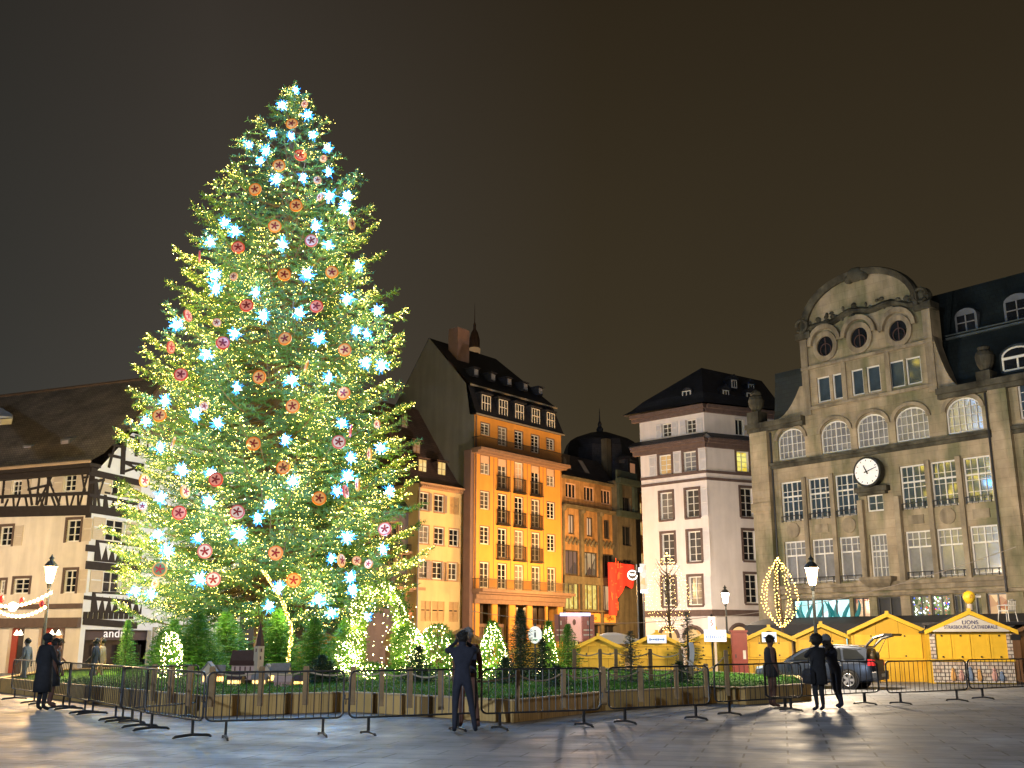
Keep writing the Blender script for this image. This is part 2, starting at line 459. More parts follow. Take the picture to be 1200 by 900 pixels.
def shell(mb, u0, u1, dep, z0, z1, mi=0, skip_front=True, y0=0.0):
    """side and back walls of a box-shaped house"""
    mb.quad((u0,y0,z0),(u0,dep,z0),(u0,dep,z1),(u0,y0,z1), mi); mb.quad((u1,y0,z0),(u1,y0,z1),(u1,dep,z1),(u1,dep,z0), mi)
    mb.quad((u0,dep,z0),(u1,dep,z0),(u1,dep,z1),(u0,dep,z1), mi); return mb
def text(body, size, mat, parent, M, name='lettering', ext=.01, sx=1.0):
    c = bpy.data.curves.new(name, 'FONT'); c.body = body; c.size = size; c.extrude = ext; c.align_x = 'CENTER'; c.align_y = 'CENTER'
    c.materials.append(mat); c.space_character = 1.05
    q = bpy.data.objects.new('tmp', c); COL.objects.link(q)
    me = bpy.data.meshes.new_from_object(q.evaluated_get(bpy.context.evaluated_depsgraph_get())); bpy.data.objects.remove(q); me.name = name
    o = bpy.data.objects.new(name, me)
    return link(o, parent, M @ Matrix.Rotation(R(90), 4, 'X') @ Matrix.Diagonal((sx,1,1,1)))
# ------------------------------------------------------------------ ground
def ground():
    m = bricky('plaza_granite', (.16,.18,.22), (.225,.245,.285), (.07,.076,.09), 1.25, .62, .017, .33, 'xy', .42, 0, .35, .5)
    nt = m.node_tree; N = nt.nodes; L = nt.links; b = N['Principled BSDF']
    tc = N.new('ShaderNodeTexCoord'); nz = N.new('ShaderNodeTexNoise'); nz.inputs['Scale'].default_value = .9; nz.inputs['Detail'].default_value = 8
    nz.inputs['Roughness'].default_value = .7
    L.new(tc.outputs['Object'], nz.inputs['Vector'])
    mr = N.new('ShaderNodeMapRange'); mr.inputs[1].default_value = .3; mr.inputs[2].default_value = .7; mr.inputs[3].default_value = .46; mr.inputs[4].default_value = .8
    L.new(nz.outputs['Fac'], mr.inputs[0]); L.new(mr.outputs[0], b.inputs['Roughness'])
    # trodden dirt, gum spots and damp patches
    vo = N.new('ShaderNodeTexVoronoi'); vo.inputs['Scale'].default_value = 2.2; L.new(tc.outputs['Object'], vo.inputs['Vector'])
    vr = N.new('ShaderNodeValToRGB'); L.new(vo.outputs['Distance'], vr.inputs[0]); vr.color_ramp.elements[0].position = .035; vr.color_ramp.elements[1].position = .06
    vr.color_ramp.elements[0].color = (.45,.45,.45,1); vr.color_ramp.elements[1].color = (1,1,1,1)
    n2 = N.new('ShaderNodeTexNoise'); n2.inputs['Scale'].default_value = .28; n2.inputs['Detail'].default_value = 9; n2.inputs['Roughness'].default_value = .7; L.new(tc.outputs['Object'], n2.inputs['Vector'])
    r2 = N.new('ShaderNodeMapRange'); r2.inputs[1].default_value = .35; r2.inputs[2].default_value = .65; r2.inputs[3].default_value = .62; r2.inputs[4].default_value = 1.2; L.new(n2.outputs['Fac'], r2.inputs[0])
    m1 = N.new('ShaderNodeMixRGB'); m1.blend_type = 'MULTIPLY'; m1.inputs[0].default_value = 1; m2 = N.new('ShaderNodeMixRGB'); m2.blend_type = 'MULTIPLY'; m2.inputs[0].default_value = 1
    src = b.inputs['Base Color'].links[0].from_socket
    L.new(src, m1.inputs[1]); L.new(vr.outputs[0], m1.inputs[2]); L.new(m1.outputs[0], m2.inputs[1]); L.new(r2.outputs[0], m2.inputs[2]); L.new(m2.outputs[0], b.inputs['Base Color'])
    g = MB(); s = 700
    n = 14
    for i in range(n):
        for j in range(n):
            x0, x1 = -s+2*s*i/n, -s+2*s*(i+1)/n; y0, y1 = -s+2*s*j/n, -s+2*s*(j+1)/n
            g.quad((x0,y0,0),(x1,y0,0),(x1,y1,0),(x0,y1,0))
    o = g.build('plaza_paving', m); tag(o, kind='structure')
    o.rotation_euler.z = R(-14)
ground()

# ------------------------------------------------------------------ department store with the clock (right)
def clock_building():
    p1, p2 = at(910,540,60), at(1152,502.5,60/1.186)
    F = Fac.line(p1, p2, 893, 1330)
    stone = bricky('sandstone_ashlar', (.39,.31,.21), (.43,.345,.24), (.28,.22,.15), 1.1, .46, .007, .85, 'xz', .3, .6, .2, .2)
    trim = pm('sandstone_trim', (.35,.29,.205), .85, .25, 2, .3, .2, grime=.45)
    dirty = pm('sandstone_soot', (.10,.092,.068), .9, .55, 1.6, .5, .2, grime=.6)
    wf = pm('store_window_paint', (.78,.76,.72), .5, .1, 3)
    B = Building('department_store', 'weathered sandstone department store with arched windows, wall clock and round-topped gable', 'building', F)
    u, z = F.u, F.z
    # storeys measured on the facade
    zA0, zA1 = z(934,684), z(934,634)               # first-floor windows
    zB0, zB1 = z(928,611), z(928,564)
    zC0, zC1 = z(927,538), z(927,502)
    colsA = [(921,945),(953,978),(986,1013),None,(1063,1095),(1102,1133),(1139,1174)]
    holes = []; W = []
    def addw(a, b, c, d, **k):
        holes.append((a,b,c,d,k.get('arch',0))); W.append((a,b,c,d,k))
    pxB = [(916,940),(948,973),(979,1006),(1055,1086),(1092,1122),(1129,1163)]
    pyB = [588,583,579,571,565,560]
    hB = zB1-zB0; hA = zA1-zA0
    uBs = [(u(a,y), u(b,y)) for (a,b),y in zip(pxB,pyB)]
    uBs.append((uBs[5][1]+1.6, uBs[5][1]+1.6+(uBs[5][1]-uBs[5][0])))
    uBs.append((uBs[6][1]+.55, uBs[6][1]+.55+(uBs[5][1]-uBs[5][0])))
    uBs.append((uBs[7][1]+.55, uBs[7][1]+.55+(uBs[5][1]-uBs[5][0])))
    for i, (a, b) in enumerate(uBs):
        c = (a+b)/2; w = 1.39
        a, b = c-w/2, c+w/2
        addw(a,b,zB0,zB1, cols=2, rows=4, transom=.62, pane=GL_BLUE)
        addw(a,b,zA0,zA1, cols=2, rows=1, transom=.66, pane=GL_GREY, upper=True)
    uc = u(1022.5, 554)                                       # clock axis
    addw(uc-.48, uc+.48, z(1029,599), z(1029,579), cols=2, rows=2, pane=GL_BLUE)
    addw(uc-.5, uc+.5, zA0+.05, zA1, cols=2, rows=4, pane=GL_GREY, transom=.62)
    arches = []
    for (a, b, py) in ((911,944,522),(964,994,512),(1005,1039,505),(1050,1087,499),(1109,1151,490)):
        c = (u(a,py)+u(b,py))/2; arches.append(c)
        w = 1.86; h = zC1-zC0
        addw(c-w/2, c+w/2, zC0, zC1, arch=.72, cols=2, rows=4, pane=GL_GREY, mun=.026)
    zD0 = zC0+.2
    for k in range(3):
        c = uBs[6+k][0]+.62; addw(c-.55, c+.55, zD0, zD0+1.75, cols=3, rows=4, pane=GL_BLUE, mun=.026)
    uL = 0.0; uR = F.L; zT = zC1+.55                           # main wall top (cornice)
    zS0, zS1 = z(962,731), z(962,702)                           # shop windows strip
    shopm = {'teal': room('display_teal', (.30,.85,.85), (.80,1.0,1.0), 1.5, 1.6), 'fest': room('display_festive', (.02,.10,.02), (.5,.42,.25), .9, 6),
             'dim': room('display_dim', (.015,.02,.03), (.09,.07,.05), 1, 2.0), 'warm': room('display_warm', (.45,.10,.06), (1,.65,.35), .8, 2.2)}
    shops = [(929,996,'teal'),(1000,1019,'warm'),(1028,1056,'dark'),(1067,1089,'fest'),(1091,1113,'fest'),(1117,1131,'dim'),(1134,1150,'dim'),(1156,1180,'warm'),(1200,1250,'dim')]
    for a, b, k in shops:
        py = 716-(a-930)*.05
        ua, ub = u(a,py), u(b,py)
        holes.append((ua,ub,1.2,zS1,0))
        g = MB(); g.quad((ua,.22,1.2),(ub,.22,1.2),(ub,.22,zS1),(ua,.22,zS1))
        o = B.part(g, 'display_window', pm('dark_shop_panel', (.05,.05,.052), .5) if k == 'dark' else shopm[k], F)
        if k == 'teal':
            h = MB()
            for q in range(9):                                  # teal leaf-like figures printed across the display
                x = ua+.2+(ub-ua-.4)*q/8
                pts = []
                for t in range(9):
                    pts.append((x+.28*math.sin(t*.55+q*1.3)+.05*q%2, .20, 1.9+(zS1-2.0)*t/8))
                h.tube(pts, [.02+.11*math.sin(math.pi*t/8) for t in range(9)], 5)
            o2 = h.build('display_figure', emi('teal_print', (.01,.16,.18), .5, False), o)
        if k == 'fest':
            h = MB()
            for q in range(70):
                x, zz = random.uniform(ua+.05,ub-.05), random.uniform(zS0,zS1-.05)
                h.ball((x,.2,zz), random.uniform(.015,.05), 6, 4, random.choice((0,0,1,2,3)))
            q_ = h.build('display_bauble', [emi('bauble_white', (.9,1,.9), 2.2, False), emi('bauble_red', (.9,.08,.05), 1.4, False), emi('bauble_blue', (.08,.12,.8), 1.4, False), emi('bauble_green', (.1,.5,.1), 1.0, False)], o); q_['kind'] = 'stuff'
        fr = MB()
        for x in ([ua, ub-.06] + [ua+(ub-ua)*t for t in ((.25,.5,.75) if k == 'teal' else (.5,))]):
            fr.box(x, x+.06, .12, .2, 1.2, zS1)
        fr.box(ua+.06, ub-.06, .12, .2, zS1-.07, zS1)
        fr.build('display_frame', pm('grey_metal', (.12,.12,.125), .4, .1, 4, metal=.5), o)
    wall = MB(); wall_mb(wall, uL, uR, 0, zT, holes, .22); shell(wall, uL, uR, 14, 0, zT)
    wall.quad((uL,0,zT),(uR,0,zT),(uR,14,zT),(uL,14,zT))
    # gable body
    g0, g1 = u(941,440), u(1094,400)
    gz = z(1018,405); gmid = (g0+g1)/2; gw = (g1-g0)/2
    ztop = z(1012,322); zspr = z(1090,356)
    gw_holes = []
    for (a,b,y0,y1) in ((958,973,441,471),(976,990,437,467),(998,1012,431,462),(1016,1032,428,459),(1042,1060,424,454),(1062,1080,420,452)):
        gw_holes.append((u(a,(y0+y1)/2), u(b,(y0+y1)/2), z(966,471)+.0, z(966,441)))
    ar_z = zspr; gh = [(*h,0) for h in gw_holes]
    # oculi as stone rings with dark glass set in
    wall_mb(wall, g0, g1, zT, ar_z, gh, .2, y0=-.02)
    n = 20; aw = gw*.84; arc = [(gmid-.1-aw*math.cos(math.pi*i/n), ar_z+(ztop-ar_z)*math.sin(math.pi*i/n)**.85) for i in range(n+1)]
    wall.poly([(x,-.02,zz) for x, zz in arc])
    wall.loft([[(x,y,zz) for x, zz in [(g0,zT),(g0,ar_z)]+arc+[(g1,ar_z),(g1,zT)]] for y in (-.02, .9)], 0, False, False)
    wall.poly([(x,.9,zz) for x, zz in [(g0,zT),(g0,ar_z)]+arc+[(g1,ar_z),(g1,zT)]])
    B.part(wall, 'wall', [stone], F)
    for a,b,c,d in gw_holes: B.window(F, a,b,c,d, dep=.12, cols=1, rows=1, bar=.07, pane=GL_BLUE, frame=wf)
    for (px,py) in ((968,406),(1008,396),(1053.6,388)):
        x, zz = F.uv(px,py); r = .52
        o = MB(); ring = []
        for k in range(20):
            a = 2*math.pi*k/20; ring.append((math.cos(a), math.sin(a)))
        for k in range(20):
            (c0,s0),(c1,s1) = ring[k], ring[(k+1)%20]
            for (ra,rb,ya,yb) in ((.52,.78,-.14,-.14),(.78,.78,-.14,0),(.52,.52,-.14,-.03)):
                o.quad((x+c0*ra,ya,zz+s0*ra*1.12),(x+c1*ra,ya,zz+s1*ra*1.12),(x+c1*rb,yb,zz+s1*rb*1.12),(x+c0*rb,yb,zz+s0*rb*1.12))
        w = B.part(o, 'oculus_window', trim, F)
        q = MB(); q.poly([(x+c*.53,-.035,zz+s_*.53*1.12) for c,s_ in ring]); q.build('pane', GL_DARK, w)
        q = MB(); q.tube([(x+.34*math.cos(t*math.pi/8),-.06,zz-.2+.36*math.sin(t*math.pi/8)) for t in range(17)], .03, 5)
        q.box(x-.025,x+.025,-.07,-.04,zz-.5,zz+.5); q.build('muntin', pm('oculus_red_bar',(.075,.04,.035),.6), w)
        hd = MB(); m = 10                                      # eyebrow hood over each oculus
        hd.loft([[(x+ra*math.cos(math.pi*(1-i/m)), y, zz+.15+ra*1.05*math.sin(math.pi*(1-i/m))) for i in range(m+1)] for (ra,y) in ((.84,0),(.84,-.26),(1.08,-.26),(1.08,0))], 0, False, False)
        B.part(hd, 'hood_mould', trim, F)
    # arched cornice of the gable, carved crest, end scrolls
    c = MB()
    prof = [(0,-.02),(-.05,-.25),(.28,-.42),(.34,-.30),(.34,.05)]
    rings = []
    for i in range(n+1):
        a = math.pi*i/n; x, zz = arc[i]; nx, nz_ = -math.cos(a), math.sin(a)
        rings.append([(x+nx*o_, yy, zz+nz_*o_) for o_, yy in prof])
    c.loft(rings)
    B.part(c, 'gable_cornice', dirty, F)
    c = MB()
    zi = ar_z-.1
    rings = []
    for i in range(17):                                          # wavy string course above the oculi
        t = i/16; x = g0+.3+(g1-g0-.6)*t; zz = zi+.15+.5*math.sin(math.pi*t)+.12*math.sin(t*19)
        rings.append([(x,-.02,zz-.12),(x,-.2,zz),(x,-.2,zz+.14),(x,-.02,zz+.3)])
    c.loft(rings)
    for k in range(60):
        t = random.uniform(.05,.95); x = g0+(g1-g0)*t; zz = zi+.2+.5*math.sin(math.pi*t)+random.uniform(-.15,.45)
        c.ball((x,-.05,zz), (random.uniform(.08,.2),.1,random.uniform(.06,.16)), 6, 4)
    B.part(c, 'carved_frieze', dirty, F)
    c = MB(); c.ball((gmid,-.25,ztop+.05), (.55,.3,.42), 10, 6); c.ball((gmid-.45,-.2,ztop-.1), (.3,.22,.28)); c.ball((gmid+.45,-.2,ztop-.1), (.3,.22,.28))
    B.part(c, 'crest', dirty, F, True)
    for x, sg in ((g0,-1),(g1,1)):
        c = MB(); xs = x-sg*.32
        c.ball((xs,.1,ar_z+.52),(.42,.42,.46),10,7); c.tube([(xs+sg*.36*math.cos(t*.7), -.3, ar_z+.52+.36*math.sin(t*.7)) for t in range(9)], .1, 6)
        c.box(xs-.5,xs+.5,-.3,.6,ar_z-.25,ar_z+.12)
        B.part(c, 'scroll', dirty, F, False)
    # pilasters, string courses, sills, cornice
    c = MB()
    c.box(g0-.02,g1+.02,-.14,-.022,z(966,472)-.3,z(966,472)-.12); c.box(g0-.02,g1+.02,-.16,-.022,z(966,441)+.55,z(966,441)+.72)
    for x in (g0,g1-.45): c.box(x,x+.45,-.12,-.022,zT,ar_z-.26)
    for k in (1,2): x = g0+(g1-g0)*k/3; c.box(x-.14,x+.14,-.1,-.022,zT+.3,z(966,441)+.55)
    B.part(c, 'gable_moulding', trim, F)
    c = MB()
    c.box(uL-.05,g0-.05,-.45,-.002,zT-.28,zT+.02); c.box(uL-.05,g0-.05,-.3,-.002,zT-.5,zT-.282)
    c.box(g1+.05,uR,-.45,-.002,zT-.28,zT+.02); c.box(g1+.05,uR,-.3,-.002,zT-.5,zT-.282)
    c.box(uL,uR,-.22,-.002,zC0-.26,zC0-.1); c.box(uL,uR,-.12,-.002,zC0-.45,zC0-.262)
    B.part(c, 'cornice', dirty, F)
    c = MB()
    zsb = z(1000,690)
    c.box(.55,uR,-.28,-.002,zA0-.3,zA0-.12); c.box(.55,uR,-.16,-.002,zsb-.15,zA0-.302); c.box(.3,uR,-.22,-.002,zS1+.05,zS1+.2)
    B.part(c, 'string_course', trim, F)
    c = MB()
    edges = [(uBs[i][1]+uBs[i+1][0])/2 for i in range(len(uBs)-1)]
    for i, x in enumerate(edges):
        if i == 2: continue
        wd = .3 if i in (5,) else .13
        c.box(x-wd,x+wd,-.13,-.002,zA0-.118,zB1+.12); 
    for x in (uBs[2][1]+.16, uBs[3][0]-.16): c.box(x-.15,x+.15,-.26,-.002,zA0-.118,zB0+.72)
    B.part(c, 'pilaster', trim, F)
    # big end piers with capital, and the urn on the corner
    c = MB(); pw = u(907,600)
    c.box(.12,pw,-.3,-.002,0,zT-.5); c.box(.05,pw+.1,-.42,-.302,z(897,600),z(897,590)); c.box(uBs[5][1]+.35,uBs[6][0]-.35,-.3,-.002,zS1+.21,zT-.51)
    B.part(c, 'corner_pier', stone, F)
    urn = MB(); urn.box(.1,.9,-.4,.5,zT+.025,zT+.75); urn.lathe([(.2,.75),(.25,.85),(.42,1.15),(.48,1.5),(.4,1.7),(.28,1.8),(.36,1.88),(.3,2.0),(.12,2.15)],12,(.5,.05,zT))
    B.part(urn, 'urn', dirty, F, False)
    urn = MB(); xx = u(1155,430); urn.box(xx-.35,xx+.35,-.4,.4,zT+.025,zT+.5); urn.lathe([(.2,.5),(.25,.6),(.4,.9),(.46,1.3),(.38,1.5),(.26,1.6),(.3,1.75),(.1,1.85)],12,(xx,0,zT))
    B.part(urn, 'urn', dirty, F, False)
    # arch hoods and panels with roundels under the windows
    c = MB(); m = 10
    for x in arches:
        c.loft([[(x+ra*math.cos(math.pi*(1-i/m)), y, zC1-.62+ra*.78*math.sin(math.pi*(1-i/m))) for i in range(m+1)] for (ra,y) in ((.9,0),(.9,-.12),(1.12,-.12),(1.12,0))], 0, False, False)
    B.part(c, 'arch_moulding', trim, F)
    c = MB()
    for i, (a,b) in enumerate(uBs):
        m_ = (a+b)/2
        if i % 2 == 1: c.box(m_-.42,m_+.42,-.05,-.002,zA1+.35,zB0-.32)
        else:
            ring = [(m_+.42*math.cos(2*math.pi*k/18), (zA1+zB0)/2+.05+.42*math.sin(2*math.pi*k/18)) for k in range(18)]
            c.prism(ring, -.06, -.002, 'y')
    B.part(c, 'wall_panel', trim, F)
    for a,b,c_,d,k in W:
        kk = {q:v for q,v in k.items() if q not in ('up',)}
        o = B.window(F, a,b,c_,d, dep=.16, frame=wf, bar=.075, **kk)
    # little iron window rails
    for a,b in uBs:
        m_ = (a+b)/2
        for zb in (zA0, zB0):
            B.railing(F, m_-.64, m_+.64, zb-.05, zb+.3, out=.2, step=.32, name='window_rail', r=.014)
    # clock projecting on its bracket
    zc = z(1022.5,554); r = .70
    ring = [(math.cos(2*math.pi*k/28), math.sin(2*math.pi*k/28)) for k in range(28)]
    c = MB(); c.prism([(uc+x*r*1.16, zc+y*r*1.16) for x,y in ring], -.55, -.15, 'y'); c.box(uc-.3,uc+.3,-.15,0,zc-.4,zc+.4)
    cl = B.part(c, 'clock', pm('clock_case', (.016,.015,.015), .4, .2, 5), F)
    c = MB(); c.prism([(uc+x*r, zc+y*r) for x,y in ring], -.575, -.552, 'y'); c.build('clock_face', emi('clock_dial', (.82,.80,.78), .42, False, (.75,.73,.7)), cl)
    hm = pm('clock_black', (.01,.01,.01), .5)
    c = MB()
    for ang, ln, wd in ((-25,.38,.085),(73,.62,.06)):
        a = R(90-ang); dx, dz = math.cos(a), math.sin(a)
        q = [(-.14,-1),(-.14,1),(ln,.5),(ln,-.5)]
        c.prism([(uc+dx*t-dz*s_*wd/2, zc+dz*t+dx*s_*wd/2) for t,s_ in q], -.60 - (.012 if ln > .5 else 0), -.59-(.012 if ln > .5 else 0), 'y')
    c.build('clock_hand', hm, cl)
    c = MB()
    for k in range(12):
        a = 2*math.pi*k/12; dx, dz = math.cos(a), math.sin(a); wd = .035
        c.prism([(uc+dx*t-dz*s_*wd/2, zc+dz*t+dx*s_*wd/2) for t,s_ in ((.56,-1),(.56,1),(.65,1),(.65,-1))], -.582, -.578, 'y')
    for q in islands(c, .001): q.build('hour_mark', hm, cl)
    c = MB(); z1 = z(1030,570); c.box(uc-.95,uc+.95,-.4,-.002,z1-.28,z1+.0); c.box(uc-.8,uc+.8,-.3,-.002,z1-.42,z1-.282)
    B.part(c, 'clock_bracket', dirty, F)
    c = MB(); zb = z(1037,676); c.loft([[(uc-w,-d,zb-h),(uc+w,-d,zb-h),(uc+w,-.002,zb-h),(uc-w,-.002,zb-h)] for w,d,h in ((.9,.62,0),(.9,.62,.14),(.82,.5,.3),(.6,.3,.5))])
    B.part(c, 'stone_console', trim, F)
    # awning roof strip above the market huts and dark fascia
    c = MB(); c.loft([[(.4,-d,h),(uR,-d,h)] for d,h in ((.01,zS0+.35),(2.0,zS0-.05),(2.0,zS0-.55),(.01,zS0-.56))], 0, False, False)
    B.part(c, 'awning', pm('dark_awning', (.035,.035,.038), .7), F)
    # downpipe
    c = MB(); x = uBs[5][1]+.25; c.tube([(x,-.36,zS1),(x,-.36,zT-.6)], .06, 6); c.tube([(pw+.12,-.08,zS1),(pw+.12,-.08,zT-.6)], .05, 6)
    B.part(c, 'downpipe', IRON, F)
    # mansard roofs either side of the gable
    copper = bricky('roof_green_slate', (.009,.015,.018), (.013,.02,.022), (.005,.007,.009), .34, .24, .014, .5, 'xz', .4)
    rf = MB(); zr = z(1150,331)
    mp = ((1.0,zT+.02),(1.0,zT+1.75),(1.5,zT+3.0),(1.75,zT+3.1),(1.8,zT+3.3),(2.7,zT+6.0),(8,zT+6.4),(8,zT))
    rf.loft([[(a,y,h) for y,h in mp] for a in (g1-3.5,g1+.05)], 0, False, False); rf.poly([(g1-3.5,y,h) for y,h in mp])
    zr = min(zr, zT+6.5)
    for a, b in ((g1-.05,uR),):
        rf.loft([[(a,y,h),(b,y,h)] for y,h in ((.0,zT+.02),(.5,zT+.5),(1.5,zT+3.0),(1.75,zT+3.1),(1.8,zT+3.3),(2.7,zT+6.0),(8,zT+6.4),(8,zT))], 0, False, False)
    rf.poly([(g1-.05,y,h) for y,h in ((.0,zT+.02),(.5,zT+.5),(1.5,zT+3.0),(1.8,zT+3.3),(2.7,zT+6.0),(8,zT+6.4),(8,zT))])
    zl = z(930,434)
    rf.loft([[(a,y,h) for a,y,h in ((u(908,470)-d,d*.6,zz),(g0+.05,d*.6,zz),(g0+.05,6,zz),(u(908,470)-d,6,zz))] for d,zz in ((.3,zT+.02),(.1,zT+.6),(-.2,zl-.3),(-.2,zl))])
    B.part(rf, 'roof', copper, F)
    c = MB(); c.box(g1,uR,1.3,1.72,zT+2.95,zT+3.06); c.box(g1,uR,1.3,1.7,zT+3.14,zT+3.2)
    B.part(c, 'roof_moulding', pm('zinc_dark', (.06,.075,.08), .5, .2, 3), F)
    dm = pm('dormer_zinc', (.14,.15,.17), .5, .2, 3); 
    for (px,py,w,h,yy) in ((1132,377,.95,1.05,1.7),(1192,362,1.1,1.2,1.7)):
        x = u(px,py,yy); zz = z(px,py,yy)-h/2
        d = MB(); n2 = 8
        prof = [(x-w/2-.12,zz-.1),(x+w/2+.12,zz-.1)]+[(x+(w/2+.12)*math.cos(math.pi*i/n2), zz+h-.2+.42*math.sin(math.pi*i/n2)) for i in range(n2+1)]
        d.prism(prof, yy, yy+2.2, 'y'); o = B.part(d, 'dormer', dm, F)
        q = MB(); q.quad((x-w/2,yy-.004,zz),(x+w/2,yy-.004,zz),(x+w/2,yy-.004,zz+h-.15),(x-w/2,yy-.004,zz+h-.15)); q.build('pane', GL_DARK, o)
        q = MB(); q.box(x-w/2-.02,x+w/2+.02,yy-.05,yy-.008,zz-.08,zz); q.box(x-.03,x+.03,yy-.04,yy-.008,zz,zz+h-.15); q.box(x-w/2,x+w/2,yy-.04,yy-.008,zz+h*.45,zz+h*.45+.05); q.build('window_frame', pm('dormer_frame_dim',(.20,.20,.21),.6), o)
    x = u(1193,413,.4); zz = z(1193,430,.4)
    d = MB(); d.prism([(x-.9,zz-.3),(x+.9,zz-.3)]+[(x+.9*math.cos(math.pi*i/10), zz+.6+.55*math.sin(math.pi*i/10)) for i in range(11)], .3, 2.0, 'y')
    o = B.part(d, 'dormer', copper, F)
    q = MB(); q.poly([(x-.72,.296,zz-.1),(x+.72,.296,zz-.1)]+[(x+.72*math.cos(math.pi*i/10),.296,zz+.55+.42*math.sin(math.pi*i/10)) for i in range(11)]); q.build('pane', GL_DARK, o)
    q = MB(); q.tube([(x+.74*math.cos(math.pi*i/10),.28,zz+.55+.44*math.sin(math.pi*i/10)) for i in range(11)], .05, 4); q.box(x-.76,x-.68,.24,.29,zz-.1,zz+.55); q.box(x+.68,x+.76,.24,.29,zz-.1,zz+.55)
    q.box(x-.7,x+.7,.23,.29,zz+.42,zz+.54); q.box(x-.04,x+.04,.235,.29,zz-.1,zz+.42); q.box(x-.7,x+.7,.24,.29,zz-.16,zz-.08); q.build('window_frame', WHITE, o)
    # volutes: curved stone flanks of the gable
    for sg, xg, x2 in ((-1,g0,u(905,492)),(1,g1,u(1128,452))):
        c = MB(); pts = [(xg,zT+.02)]
        for i in range(9):
            t = i/8; pts.append((x2+(xg-x2)*t, zT+.05+ (2.2 if sg < 0 else 2.9)*t**2.2))
        c.prism(pts, -.05, .7, 'y'); B.part(c, 'volute', trim, F)
    return B, F
CLOCK, CLOCKF = clock_building()
